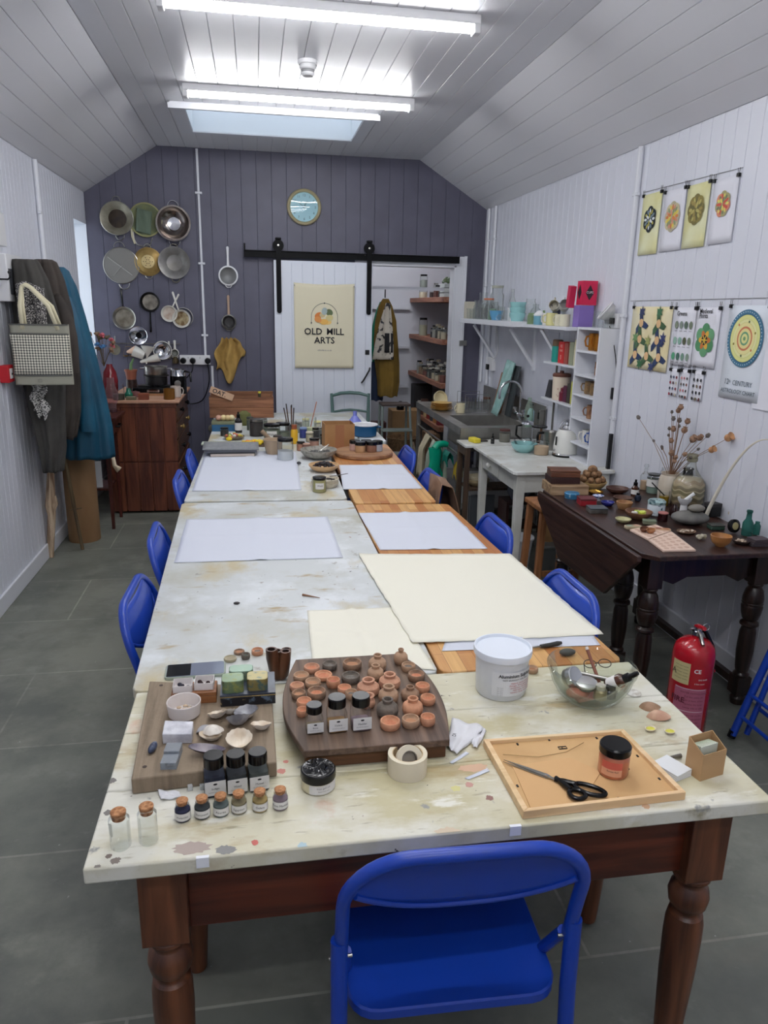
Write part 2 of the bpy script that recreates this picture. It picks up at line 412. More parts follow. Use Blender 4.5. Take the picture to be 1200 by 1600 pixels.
# skylight: timber frame round an opening, glazing above
mb=MB(TRIMW);fz=ZC-.022
for (a,b,c,d) in ((SX0-.09,SX1+.09,SY0-.06,SY0),(SX0-.09,SX1+.09,SY1,SY1+.06),(SX0-.09,SX0,SY0,SY1),(SX1,SX1+.09,SY0,SY1)):
 mb.box(a,b,c,d,fz,ZC+.02)
mb.box(SX0-.1,SX1+.1,SY0-.075,SY0-.05,ZC-.045,ZC-.01)
sk=struct(mb,'window_2')
mb=MB(mat('shaft_paint',(232,236,240),.5))
e_=.004
mb.box(SX0-.02,SX0+e_,SY0-.02,SY1+.02,ZC-.015,ZC+.2);mb.box(SX1-e_,SX1+.02,SY0-.02,SY1+.02,ZC-.015,ZC+.2)
mb.box(SX0,SX1,SY0-.02,SY0+e_,ZC-.015,ZC+.2);mb.box(SX0,SX1,SY1-e_,SY1+.02,ZC-.015,ZC+.2);mb.done('shaft_lining',sk)
mb=MB(glassy('skylight_glazing',(238,242,246),.5,.2,milk=.25));mb.box(SX0,SX1,SY0,SY1,ZC+.2,ZC+.206);mb.done('pane',sk)

# pantry beyond the doorway
PX0,PX1,PY1,PZ=.72,2.42,9.15,2.5
PW=mat('pantry_paint',(196,198,206),.6)
Y0p=YB+.12
mb=MB(PW);mb.box(PX0-.06,PX0,Y0p,PY1,0,PZ);struct(mb,'wall_pantry_left')
mb=MB(PW);mb.box(PX1,PX1+.06,Y0p,PY1,0,PZ);struct(mb,'wall_pantry_right')
mb=MB(PW);mb.box(PX0,PX1,PY1,PY1+.06,0,PZ);struct(mb,'wall_pantry_back')
mb=MB(PW);mb.box(PX0-.06,DX0,YB+.03,Y0p,0,PZ);mb.box(DX1,PX1+.06,YB+.03,Y0p,0,PZ);mb.box(DX0,DX1,YB+.03,Y0p,DZ,PZ);struct(mb,'wall_pantry_front')
mb=MB(PW);mb.box(PX0-.06,PX1+.06,YB+.03,PY1,PZ,PZ+.05);struct(mb,'ceiling_pantry')
# door casing
mb=MB(TRIMW)
mb.box(DX1,DX1+.10,YB-.025,YB+.02,0,DZ+.085);mb.box(DX0-.09,DX0,YB-.025,YB+.02,0,DZ+.085);mb.box(DX0,DX1,YB-.025,YB+.02,DZ,DZ+.085)
mb.box(DX1-.018,DX1,YB-.03,YB+.13,0,DZ);mb.box(DX0,DX0+.018,YB-.03,YB+.13,0,DZ);mb.box(DX0,DX1,YB-.03,YB+.13,DZ-.018,DZ)
mb.box(DX1+.08,DX1+.105,YB-.035,YB,0,DZ+.09)
struct(mb,'trim_2',bevel=.003)

# ---------------------------------------------------------------- fluorescent battens
def emis(name,col,st):
 m,N,L,B=newmat(name);B.inputs['Base Color'].default_value=col
 B.inputs['Emission Color'].default_value=col;B.inputs['Emission Strength'].default_value=st;return m
LIT=emis('lit_diffuser',(.98,.985,1.0,1),TUBE)
def batten(x0,x1,y,label):
 t=thing('batten_light',label,'ceiling light',((x0+x1)/2,y,ZC),0,'ceiling batten lights');hw=(x1-x0)/2
 mb=MB(WHITEP);mb.box(-hw,hw,-.034,.034,-.040,0);mb.done('housing',t,bevel=.004)
 mb=MB(LIT);pts=[(-.022,-.0405)]+[(.024*math.cos(R(a)),-.048+.022*math.sin(R(a))) for a in range(180,361,18)]+[(.022,-.0405)]
 a=[mb.V((-hw+.03,p[0],p[1])) for p in pts];b=[mb.V((hw-.03,p[0],p[1])) for p in pts];mb.skin(a,b);mb.F(a);mb.F(b[::-1]);mb.done('diffuser',t)
 for s in (-1,1):
  mb=MB(WHITEP);mb.box(s*(hw-.030) if s > 0 else -hw-.002,hw+.002 if s > 0 else -(hw-.030),-.033,.033,-.076,-.001);mb.done('end_cap',t,bevel=.005)
 return t
batten(-.385,1.06,3.78,'long ceiling strip light nearest the camera, at the top edge of the photo')
batten(-.405,1.05,5.23,'ceiling strip light just in front of the skylight')
for yy in (2.33,.88,-.57):
 batten(-.385,1.06,yy,'ceiling strip light overhead behind the camera')
t=thing('smoke_alarm','round white smoke detector on the ceiling between the strip lights','smoke detector',(.323,4.605)+(ZC,))
mb=MB(WHITEP);mb.lathe([(0,0),(.055,0),(.055,-.018),(.05,-.022)],28);mb.done('base',t)
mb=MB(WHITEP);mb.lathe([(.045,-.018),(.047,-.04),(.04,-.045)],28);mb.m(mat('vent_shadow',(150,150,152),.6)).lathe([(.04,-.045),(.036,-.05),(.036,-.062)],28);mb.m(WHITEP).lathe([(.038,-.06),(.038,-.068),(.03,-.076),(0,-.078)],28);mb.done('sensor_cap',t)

# conduits on the walls
def conduit(name,label,pts,r,clips,n=(0,0)):
 t=thing(name,label,'conduit',pts[0]);p0=Vector(pts[0])
 mb=MB(TRIMW);mb.tube([Vector(p)-p0 for p in pts],r,10);mb.done('pipe',t)
 for c in clips:
  c=Vector(c)-p0;mb=MB(TRIMW)
  if n[0]: mb.box(c.x-.012,c.x+.012,c.y-.028,c.y+.028,c.z-.009,c.z+.009)
  else: mb.box(c.x-.03,c.x+.03,c.y-.014,c.y+.014,c.z-.009,c.z+.009)
  mb.done('clip',t,bevel=.003)
 return t
xc,_z=(-.466,3.065)
x1_,z1_=(-.460,1.218)
xa=(xc+x1_)/2
conduit('conduit','thin white conduit running down the purple wall beside the hanging pans',[(xa,YB-.013,ZC-.01),(xa,YB-.013,z1_)],.011,[(xa,YB-.013,z) for z in (2.62,2.03,1.40)])
conduit('conduit','short white conduit below the plug sockets on the purple wall',[(xa+.055,YB-.013,1.12),(xa+.055,YB-.013,.30)],.011,[(xa+.055,YB-.013,.86)])
yc,zc_=(4.239,2.561)
conduit('conduit','thick white conduit down the right wall left of the hanging prints',[(XR-.016,yc,ZE-.005),(XR-.016,yc,.1)],.017,[(XR-.02,yc,z) for z in (2.33,1.66,1.05)],(1,0))
yd,zd_=(5.644,2.566)
conduit('conduit','white conduit on the left wall above the coats',[(XL+.016,yd,ZE-.005),(XL+.016,yd,1.2)],.017,[(XL+.02,yd,2.25)],(1,0))
for yy,lb in ((7.06,'white pipe in the far right corner, nearer the purple wall'),(6.86,'white pipe in the far right corner, further from the purple wall')):
 conduit('conduit',lb,[(XR-.016,yy,ZE-.005),(XR-.016,yy,1.0)],.013,[(XR-.018,yy,z) for z in (2.3,1.9)],(1,0))

t=thing('batten_light','strip light on the pantry ceiling behind the doorway head','ceiling light',(1.5,8.2,PZ));mb=MB(WHITEP);mb.box(-.3,.3,-.024,.024,-.034,0);mb.done('housing',t,bevel=.004)
mb=MB(LIT);mb.box(-.28,.28,-.026,.026,-.07,-.034);mb.done('diffuser',t,bevel=.008)

# ================================================================ MAIN TABLES
ZT=.76
NEARTOP=layered('painted_top_near',(204,199,174),[((216,214,202),3.0,.46,.58,(1,1.6,1)),((190,182,146),2.6,.50,.62,(1,1.8,1)),((178,160,120),4.2,.58,.70,(1,2.6,1)),
 ((204,160,134),5.0,.62,.72,None),((156,148,122),12,.60,.72,(1,5,1)),((224,222,210),7,.60,.68,(1,3,1)),((146,146,142),16,.67,.72,None),((132,92,74),22,.70,.725,None),((74,66,62),38,.70,.72,None)],.5,.15,40)
MIDTOP=layered('painted_top_middle',(200,204,204),[((180,180,168),2.2,.48,.66,None),((216,220,222),3.5,.52,.62,None),((190,178,144),2.6,.53,.66,(1.6,1,1)),((168,150,114),5,.60,.70,(1,3,1)),
 ((150,146,136),15,.65,.72,None),((150,106,84),26,.715,.73,None),((60,56,56),46,.70,.715,None)],.42,.12,40)
EDGEW=layered('painted_edge',(206,204,194),[((170,160,140),9,.5,.7,None),((80,66,58),30,.68,.72,None)],.5)
def butcher_mat():
 m,N,L,B=newmat('butcher_block')
 tc=N.new('ShaderNodeTexCoord');mp=N.new('ShaderNodeMapping');L.new(tc.outputs['Object'],mp.inputs[0]);mp.inputs['Rotation'].default_value=(0,0,R(90))
 br=N.new('ShaderNodeTexBrick');L.new(mp.outputs[0],br.inputs['Vector']);br.inputs['Scale'].default_value=1
 br.inputs['Brick Width'].default_value=.5;br.inputs['Row Height'].default_value=.042;br.inputs['Mortar Size'].default_value=.0006
 br.inputs['Color1'].default_value=C3(222,178,116);br.inputs['Color2'].default_value=C3(178,112,58);br.inputs['Mortar'].default_value=C3(120,74,40)
 mq=N.new('ShaderNodeMapping');L.new(tc.outputs['Object'],mq.inputs[0]);mq.inputs['Scale'].default_value=(14,1,1)
 nz=N.new('ShaderNodeTexNoise');nz.inputs['Scale'].default_value=4;nz.inputs['Detail'].default_value=7;L.new(mq.outputs[0],nz.inputs['Vector'])
 mr=N.new('ShaderNodeMapRange');mr.inputs['From Min'].default_value=.35;mr.inputs['From Max'].default_value=.8;mr.inputs['To Max'].default_value=.5;L.new(nz.outputs['Fac'],mr.inputs['Value'])
 mx=N.new('ShaderNodeMix');mx.data_type='RGBA';L.new(mr.outputs[0],mx.inputs[0]);L.new(br.outputs['Color'],mx.inputs[6]);mx.inputs[7].default_value=C3(160,96,50)
 L.new(mx.outputs[2],B.inputs['Base Color']);B.inputs['Roughness'].default_value=.38
 return m
BUTCH=butcher_mat()
def turned(mb,h,top,r,n=20):
 """farmhouse turned leg hanging from z=h: square block of height top then turned taper down to the floor"""
 mb.box(-r,r,-r,r,h-top,h)
 z=h-top;s=r/.05
 prof=[(.034,0),(.046,-.006),(.047,-.014),(.036,-.022),(.035,-.030),(.046,-.042),(.050,-.060),(.046,-.080),(.034,-.092),(.034,-.100),(.042,-.106),(.046,-.125),(.047,-.165),
   (.044,-.26),(.037,-.38),(.031,-.47),(.028,-.50)]
 ln=z;k=ln/.50
 mb.lathe([(0,z)]+[(a*s,z+b*k) for a,b in prof if z+b*k > .001]+[(prof[-1][0]*s,0),(0,0)],n)

# near farmhouse table
t=thing('farmhouse_table','near stained-wood farmhouse table with stained off-white painted top and turned legs','table',(.34,1.40,0))
X0,X1,Y0,Y1=-.31-.34,.985-.34,1.10-1.40,1.698-1.40
mb=MB(NEARTOP)
# plank top: three boards with hairline joints
js=[X0,X0+.30,X0+.74,X1]
js=[Y0,Y0+.21,Y0+.415,Y1]
for a,b in zip(js,js[1:]): mb.box(X0,X1,a+.0006,b-.0006,ZT-.032,ZT)
tp=mb.done('tabletop',t,bevel=.004)
mb=MB(TABLEW);mb.box(X0+.16,X1-.12,Y0+.075,Y0+.097,ZT-.215,ZT-.0325);mb.done('apron',t,bevel=.002)
mb=MB(TABLEW);mb.box(X0+.16,X1-.12,Y1-.097,Y1-.075,ZT-.215,ZT-.0325);mb.done('apron',t,bevel=.002)
for xx in (X0+.11,X1-.095):
 mb=MB(TABLEW);mb.box(xx-.011,xx+.011,Y0+.13,Y1-.13,ZT-.215,ZT-.0325);mb.done('apron',t,bevel=.002)
for xx in (X0+.118,X1-.088):
 for yy in (Y0+.092,Y1-.092):
  mb=MB(TABLEZ);turned(mb,ZT-.0325,.195,.043);o=mb.done('leg',t,bevel=.002,loc=(xx,yy,0))
# splashes and stains lying on the top belong to its surface
STAINS=[(352,1328,.016,(92,92,100)),(398,1317,.007,(188,44,40)),(472,1322,.010,(140,180,204)),(765,1247,.008,(110,52,50)),(163,1198,.012,(74,68,72)),(175,1220,.009,(60,56,62)),(168,1270,.008,(70,66,70)),
    (440,1205,.010,(196,92,84)),(447,1190,.006,(190,80,72)),(740,1200,.028,(206,150,116)),(733,1226,.009,(180,110,104)),(712,1232,.010,(206,200,110)),(1015,1267,.008,(196,138,96)),(160,1345,.006,(70,50,48)),(165,1358,.009,(84,70,66)),(142,1368,.006,(80,72,70)),(700,1302,.022,(206,180,150)),(300,1325,.03,(150,128,124))]
STP=[(-.075,1.114),(-.024,1.125),(.058,1.104),(.428,1.186),(-.329,1.394),(-.305,1.344),(-.295,1.245),(.030,1.329),(.040,1.361),(.425,1.285),(.400,1.232),(.370,1.224),(.722,1.119),(-.272,1.127),(-.259,1.114),(-.286,1.103),(.322,1.100),(-.133,1.127)]
for (px,py,r,c),p in zip(STAINS,STP):
 mb=MB(flat(*[int(.62*v_+.38*b_) for v_,b_ in zip(c,(212,208,190))],rough=.7));sx=1.8 if r > .015 else 1.1;r *= .62 if r > .015 else .85
 pts=noise_disc(r,26,.22,sx,.8 if r > .015 else 1.1)
 pts=[(max(X0+.002,min(X1-.002,p[0]-.34+q[0])),max(Y0+.002,min(Y1-.002,p[1]-1.40+q[1]))) for q in pts]
 mb.poly([(q[0],q[1],ZT+.0003) for q in pts]);mb.done('paint_stain',t)

def slab_table(name,label,pts,m,th=.03,legs='square',legm=None,hi=.76):
 cx=sum(p[0] for p in pts)/len(pts);cy=sum(p[1] for p in pts)/len(pts)
 t=thing(name,label,'table',(cx,cy,0));P=[(p[0]-cx,p[1]-cy) for p in pts]
 # round the corners a little
 Q=[];n=len(P)
 for i,p in enumerate(P):
  a,b=Vector(P[i-1]),Vector(P[(i+1) % n]);p=Vector(p)
  for q,w_ in ((a,1),(b,1)): Q.append(tuple(p+(q-p).normalized()*.022))
  Q.insert(-1,tuple(p+((a-p).normalized()+(b-p).normalized())*.0066))
 mb=MB(m);mb.prism(Q,hi-th,hi);mb.done('tabletop',t,bevel=.003)
 for p in P:
  c=Vector(p)*1;c.x -= math.copysign(.07,c.x);c.y -= math.copysign(.05,c.y)
  mb=MB(legm or TABLEZ);mb.frus((-.02,.02,-.02,.02),(-.03,.03,-.03,.03),0,hi-th-.0005);mb.done('leg',t,bevel=.003,loc=(c.x,c.y,0))
 return t
slab_table('work_table','long white-painted worn table forming the left middle of the row',[(-.322,1.703),(.452,1.703),(.446,3.50),(-.368,3.52)],MIDTOP)
slab_table('work_table','narrow butcher-block table under the big cream sheet, right middle of the row',[(.458,1.703),(.972,1.703),(.908,3.39),(.452,3.42)],BUTCH)
slab_table('work_table','white-painted worn table carrying the large sheet in the left far part of the row',[(-.362,3.55),(.430,3.53),(.45,5.12),(-.345,5.12)],MIDTOP)
slab_table('work_table','butcher-block table under the round board, right far part of the row',[(.455,3.44),(.862,3.43),(.886,5.02),(.470,5.02)],BUTCH)
slab_table('work_table','off-white table at the far end of the row crowded with jars and pots',[(-.345,5.135),(.905,5.135),(.90,6.62),(-.34,6.62)],MIDTOP)

# papers on the tables
def sheet(name,label,pts,m,z,th=.0006,curl=0,group=None,cat='paper',jag=0):
 cx=sum(p[0] for p in pts)/len(pts);cy=sum(p[1] for p in pts)/len(pts)
 Q=[(p[0]-cx,p[1]-cy) for p in pts]
 a,b,c,d=[Vector(q) for q in Q]
 mb=MB(m);n=16;rnd=random.Random(len(label))
 def f(u,v):
  p=(a*(1-u)+b*u)*(1-v)+(d*(1-u)+c*u)*v
  if jag and (u in (0,1) or v in (0,1)): p=p+Vector((rnd.uniform(-jag,jag),rnd.uniform(-jag,jag)))
  h=curl*(abs(2*u-1)**6+abs(2*v-1)**6)*.5
  fold=.004*max(0,1-abs(u-.5)*16) + .004*max(0,1-abs(v-.52)*16) if jag == 0 else 0
  return (p.x,p.y,h+fold+.0012*math.sin(5*u+3*v)*math.sin(4*v)**2*(u*(1-u))*4+.0013)
 mb.grid(f,n*2,n*2)
 o=mb.done(name,smooth=60);k_=o.modifiers.new('s','SOLIDIFY');k_.thickness=th;k_.offset=1
 o.location=(cx,cy,z);return tag(o,label,cat,group)
sheet('paper_sheet','very large thick cream deckle-edged sheet across the right middle table',[(.417,1.870),(.986,1.854),(.955,2.598),(.368,2.662)],CREAM,ZT+.004,.0012,.004,jag=.0025)
sheet('paper_sheet','smaller cream sheet partly under the big deckle-edged sheet and beside the barrel board',[(.128,1.805),(.445,1.713),(.417,2.140),(.137,2.148)],CREAM,ZT+.0004,.0008)
sheet('paper_sheet','thin white folded sheet near the middle of the left middle table',[(-.316,2.650),(.306,2.639),(.301,3.209),(-.320,3.228)],PAPER,ZT+.0003)
sheet('paper_sheet','white folded sheet with faint pencil marks on the right middle butcher block',[(.461,2.715),(.891,2.685),(.883,3.241),(.448,3.260)],PAPER,ZT+.0003)
sheet('paper_sheet','large white sheet on the left far table in front of the grey folder',[(-.338,3.747),(.214,3.727),(.239,4.776),(-.336,4.856)],PAPER,ZT+.0003)
sheet('paper_sheet','white sheet in front of the round wooden board on the right far table',[(.430,3.722),(.852,3.700),(.859,4.325),(.476,4.334)],PAPER,ZT+.0003)
sheet('paper_sheet','thin white sheet peeking out under the big cream sheet near the glass bowl',[(.489,1.820),(.950,1.799),(.962,1.902),(.536,1.933)],PAPER,ZT+.0002)

# ---------------------------------------------------------------- blue folding chairs
def make_chair(label,folded=False):
 t=thing('folding_chair',label,'chair',(0,0,0),0,'blue metal folding chairs')
 H=.818;hw=.213;r=.0125
 # back frame (inverted U) + rear legs as one bent tube with wide rounded corners
 pts=[]
 for s in (-1,1):
  side=[(s*hw,.030,.56),(s*hw,.006,.66)]
  cr=[(s*(hw-.115+.115*math.cos(R(a))),-.004-.040*math.sin(R(a)),.695+(H-.695)*math.sin(R(a))) for a in range(0,91,10)]
  seq=side+cr
  pts=seq if s < 0 else pts+seq[::-1]
 mb=MB(BLUE);mb.tube(pts,r,12);mb.done('back_frame',t)
 # back panel: D-shaped curved sheet
 mb=MB(BLUE);n=22
 def zt(u):
  q=abs(2*u-1);x=q*(hw-.004)
  if x > hw-.115: a=math.acos(min(1,(x-(hw-.115))/.115));return .695+(H-.695)*math.sin(a)
  return H
 def zb(u): return .745-.082*(1-abs(2*u-1)**2.4)
 def pan(u,v):
  x=(2*u-1)*(hw-.002);top,bot=zt(u)-.004,min(zb(u),zt(u)-.004)
  dy=-.012+.022*(1-(2*u-1)**2)
  zz=bot+(top-bot)*v;return (x,dy+.008-(zz-.66)*.30+.006*math.sin(PI*v),zz)
 mb.grid(pan,n,8);mb.tube([pan(i/24,0) for i in range(1,24)],.005,8)
 o=mb.done('backrest',t,solid=.002)
 # rear legs with sleeve tops
 for s in (-1,1):
  mb=MB(BLUE);mb.tube([(s*(hw+.004),.021,.60),(s*(hw+.004),.018,.45),(s*(hw+.006),-.02,.012)] if not folded else [(s*(hw+.004),.021,.60),(s*(hw+.004),0,.012)],.0155,12)
  mb.m(BLACKP).cyl((s*(hw+.006),-.021 if not folded else 0,.0),(s*(hw+.006),-.018 if not folded else 0,.03),.0165)
  mb.done('leg',t)
  mb=MB(BLUE);e=(s*(hw-.025),.40,.012) if not folded else (s*(hw-.025),.035,.04)
  mb.tube([(s*(hw-.008),.034,.56),(s*(hw-.022),.16 if not folded else .03,.36),e],.0115,10)
  mb.m(STEEL).cyl((s*(hw-.02),.030,.555),(s*(hw+.022),.026,.555),.0035)
  mb.done('leg',t)
 for z_,y_,nm in ((.20,-.005,'stretcher'),(.10,-.012,'stretcher'),(.16,.31,'stretcher')):
  if folded: y_=0 if y_ < .1 else .035
  w_=hw if y_ < .1 and z_ != .16 else hw-.02
  mb=MB(BLUE);mb.cyl((-w_,y_,z_),(w_,y_,z_),.008,n=10);mb.done('stretcher',t)
 # seat: rounded pressed sheet
 mb=MB(BLUE);out=rrect(.40,.385,.055,5,0,.195)
 def rad(sc,z): return [(p[0]*sc,.195+(p[1]-.195)*sc,z) for p in out]
 rows=[rad(1,-.022),rad(1.0,-.004),rad(.985,0),rad(.90,-.002),rad(.6,-.008),rad(.25,-.010)]
 vs=[[mb.V(p) for p in row] for row in rows]
 for a,b in zip(vs,vs[1:]): mb.skin(a,b)
 mb.F(vs[-1])
 o=mb.done('seat',t)
 if folded: o.rotation_euler=(R(86),0,0);o.location=(0,.03,.26)
 else: o.location=(0,0,.452);o.rotation_euler=(R(1.5),0,0)
 return t
ch=make_chair('blue metal folding chair in the foreground with its back to the camera')
ch.location=(.335,1.022,0);ch.rotation_euler=(0,0,R(-2))
for (x,y,rz,lb) in (
 (-.358,2.24,-92,'blue folding chair on the left side of the row, nearest the camera'),
 (-.370,2.86,-88,'blue folding chair on the left side of the row, second from the camera'),
 (-.376,3.86,-90,'blue folding chair on the left side of the row beside the far white sheet'),
 (-.370,4.46,-88,'blue folding chair on the left side of the row, furthest, by the chest of drawers'),
 (.974,2.13,90,'blue folding chair on the right side of the row, next to the big cream sheet'),
 (.950,2.86,90,'blue folding chair on the right side, in front of the white side table'),
 (.890,3.80,92,'blue folding chair on the right with a brown cloth over its back'),
 (.900,4.50,90,'blue folding chair on the right, furthest, near the green step ladder')):
 dup(ch,(x,y,0),rz,lb)
fc=make_chair('blue folding chair folded flat and leaning on the right wall at the photo edge',True)
fc.location=(1.88,2.17,.012);fc.rotation_euler=Euler((R(-15),0,R(90)),'XYZ').to_matrix().to_euler()
fc.rotation_euler=(Matrix.Rotation(R(90+180),3,'Z') @ Matrix.Rotation(R(-15),3,'X')).to_euler()
# brown cloth draped on one chair back
mb=MB(mat('brown_suede',(136,108,88),.95,col2=(116,90,72),scale=12,bump=.3,bscale=30))
def dr(u,v):
 a=-1+2*v;y=(u-.5)*.26;s=1 if a > 0 else -1
 q=abs(a);x=s*(.022+.05*q+.02*math.sin(9*u+3*v)*q);z=.845-.34*q**1.25-.03*abs(u-.5)+.012*math.sin(14*u)*q
 return (x+.03*q,y*(1+.35*q)+.015*math.sin(8*v+2*u),z)
mb.grid(dr,18,22);o=mb.done('cloth',solid=.004);o.location=(.925,3.64,0)
tag(o,'crumpled brown suede cloth draped over the back of a blue chair by the side table','cloth')

# ================================================================ THINGS ON THE NEAR TABLE
ZB=.795
BOARDW=layered('weathered_board',(138,122,102),[((112,96,78),3,.45,.65,(12,1,1)),((150,132,112),4,.55,.75,(10,1,1)),((70,52,42),14,.70,.74,None)],.75,.3,60)
t=thing('wooden_board','thick weathered wooden board under the tins and shells at the left of the near table','board',(-.12,1.47,ZT))
mb=MB(BOARDW);mb.prism([(p[0]+.12,p[1]-1.47) for p in ((-.258,1.292),(.020,1.310),(.016,1.622),(-.275,1.686))],.0008,ZB-ZT);mb.done('plank',t,bevel=.003)
for p in ((-.245,1.660),(-.238,1.330)):
 mb=MB(flat(58,42,34));mb.lathe([(0,.0004),(.0045,.0004),(.0045,.0001)],12);mb.done('knot',t,loc=(p[0]+.12,p[1]-1.47,ZB-ZT))

# barrel-head board on two end battens
STAVE=wood('barrel_stave',(72,56,46),(114,92,76),'y',bump=.25,rough=.6)
t=thing('barrel_board','dark barrel-shaped wooden board on battens holding the clay pots','board',(.23,1.52,ZT))
mb=MB(STAVE);out=[]
yb,yf=1.725,1.318
L0=[(.075,yf),(.045,1.43),(.040,1.53),(.055,1.63),(.080,yb)];R0=[(.345,yb),(.385,1.65),(.403,1.55),(.402,1.44),(.380,yf)]
def smoothp(P,n=6):
 o=[]
 for i in range(len(P)-1):
  a=Vector(P[max(i-1,0)]);b=Vector(P[i]);c=Vector(P[i+1]);d=Vector(P[min(i+2,len(P)-1)])
  for j in range(n):
   q=j/n;o.append(.5*((2*b)+(c-a)*q+(2*a-5*b+4*c-d)*q*q+(3*b-a-3*c+d)*q**3))
 o.append(Vector(P[-1]));return [tuple(v) for v in o]
out=smoothp(R0[::-1])+smoothp(L0[::-1])
mb.prism([(p[0]-.23,p[1]-1.52) for p in out],.034,.050);mb.done('top',t,bevel=.002)
for yy in (yf+.012,yb-.03):
 mb=MB(wood('barrel_batten',(70,42,24),(120,80,48),'x',rough=.6));w0=-.150 if yy < 1.5 else -.14;w1=.146 if yy < 1.5 else .11
 mb.box(w0,w1,yy-1.52,yy-1.52+.018,.0008,.0335);mb.done('batten',t,bevel=.002)
for xx in (.079,.355):
 mb=MB(wood('barrel_batten',(70,42,24),(120,80,48),'x',rough=.6));mb.box(xx-.23,xx-.23+.022,yf-1.52+.031,yf-1.52+.2,.0008,.0335);mb.done('batten',t,bevel=.002)

# clay dishes and jars on the barrel board
ZP=.8102
def dish(r,h,m,inner=None):
 mb=MB(m);mb.lathe([(0,0),(r*.86,0),(r*.98,h*.25),(r,h*.6),(r*.97,h*.92),(r*.92,h),(r*.82,h*.97),(r*.76,h*.72),(r*.60,h*.55)],22)
 if inner: mb.m(inner)
 mb.lathe([(r*.60,h*.55),(0,h*.5)],22);return mb
def pot(r,h,rn,m,inner=None):
 mb=MB(m);mb.lathe([(0,0),(r*.72,0),(r*.92,h*.12),(r,h*.34),(r*.93,h*.56),(r*.74,h*.68),(rn*1.02,h*.75),(rn*.98,h*.84),(rn*1.22,h*.90),(rn*1.24,h*.96),(rn*1.05,h),(rn*.82,h*.98),(rn*.72,h*.85),(rn*.7,h*.7)],24)
 mb.m(inner or flat(70,48,38)).lathe([(rn*.7,h*.7),(0,h*.68)],24);return mb
P5=TERRA;ORI=mat('orange_pigment',(196,130,98),.85,col2=(182,112,82),scale=80);TANI=mat('tan_pigment',(176,128,96),.85);GRI=mat('grey_pigment',(100,94,88),.85,col2=(128,122,114),scale=120)
DK=flat(58,48,42)
for (p,wd,h,mi,inn,lb) in (
 ((.116,1.657),125,.014,0,ORI,'pinkish clay dish at the back left of the barrel board'),
 ((.161,1.664),115,.015,3,GRI,'small grey-rimmed clay dish at the back edge of the barrel board'),
 ((.217,1.660),152,.018,4,TANI,'large tan clay dish with a dark base at the back of the barrel board'),
 ((.088,1.618),122,.014,2,TANI,'tan clay dish behind the leftmost column of dishes on the barrel board'),
 ((.141,1.617),138,.012,1,ORI,'wide flat orange clay dish in the back left part of the barrel board'),
 ((.113,1.579),120,.016,2,TANI,'tan clay dish in the second row on the left of the barrel board'),
 ((.205,1.594),142,.017,3,GRI,'dark grey clay dish near the middle of the barrel board'),
 ((.161,1.575),104,.019,1,flat(186,110,92),'deep pinkish clay dish in the middle left of the barrel board'),
 ((.075,1.571),108,.013,0,TANI,'small brown clay dish at the left edge of the barrel board'),
 ((.077,1.533),104,.014,4,TANI,'grey-brown clay dish at the left edge, in front of the small brown one'),
 ((.118,1.531),138,.017,4,ORI,'large orange clay dish with a dark body on the left of the barrel board'),
 ((.184,1.544),104,.014,1,ORI,'small orange clay dish just behind the black-lidded jars'),
 ((.087,1.493),108,.016,1,ORI,'orange clay dish behind the smallest spice jar'),
 ((.080,1.455),80,.016,1,ORI,'partly hidden orange clay dish left of the smallest spice jar'),
 ((.197,1.517),92,.016,2,GRI,'grey-topped clay dish peeping between two black jar lids'),
 ((.354,1.630),112,.017,2,GRI,'grey-tan clay dish at the back right of the barrel board'),
 ((.364,1.582),130,.017,4,ORI,'orange clay dish with a dark base near the right edge of the barrel board'),
 ((.367,1.526),110,.016,1,ORI,'small orange clay dish at the right edge beside the dark pot'),
 ((.367,1.470),112,.016,1,ORI,'bright orange clay dish at the right edge of the barrel board'),
 ((.264,1.382),140,.017,1,ORI,'orange clay dish at the front edge of the barrel board, next to the tape roll'),
 ((.309,1.383),124,.018,2,TANI,'brown clay dish at the front of the barrel board, middle one of three'),
 ((.347,1.384),104,.019,1,ORI,'small deep orange clay dish at the front right corner of the barrel board')):
 r=wd/4.444*.00146*.5*.97
 one(dish(r,h,P5[mi],inn),'clay_dish',lb,'dish',(p[0],p[1],ZP),group='clay dishes on the barrel board')
for (p,wd,h,rn,mi,lb) in (
 ((.278,1.643),145,.042,.30,2,'tan narrow-necked clay pot at the back edge, left of the small corner bottle'),
 ((.342,1.669),116,.041,.26,2,'small brown clay bottle at the back right corner of the barrel board'),
 ((.266,1.598),130,.038,.34,2,'brown clay pot in front of the tan narrow-necked pot'),
 ((.293,1.553),168,.036,.36,0,'wide reddish clay pot near the centre right of the barrel board'),
 ((.238,1.529),172,.038,.36,0,'widest clay pot with a reddish body at the centre of the barrel board'),
 ((.279,1.489),150,.040,.37,2,'brown clay pot in front of the wide reddish pot'),
 ((.330,1.491),138,.034,.30,4,'dark grey-brown clay pot with a small dark mouth'),
 ((.228,1.472),112,.030,.60,0,'clay cup right behind the third black jar lid'),
 ((.266,1.429),156,.042,.33,3,'squat dark grey clay pot behind the front orange dish'),
 ((.323,1.429),150,.040,.33,1,'bright orange clay pot near the front right of the barrel board')):
 r=wd/4.444*.00146*.5*.96
 one(pot(r,h,r*rn*1.25 if rn < .5 else r*.72,P5[mi]),'clay_pot',lb,'pot',(p[0],p[1],ZP),group='clay pots on the barrel board')

def qbox(mb,corners,z0,z1): mb.prism(corners,z0,z1)
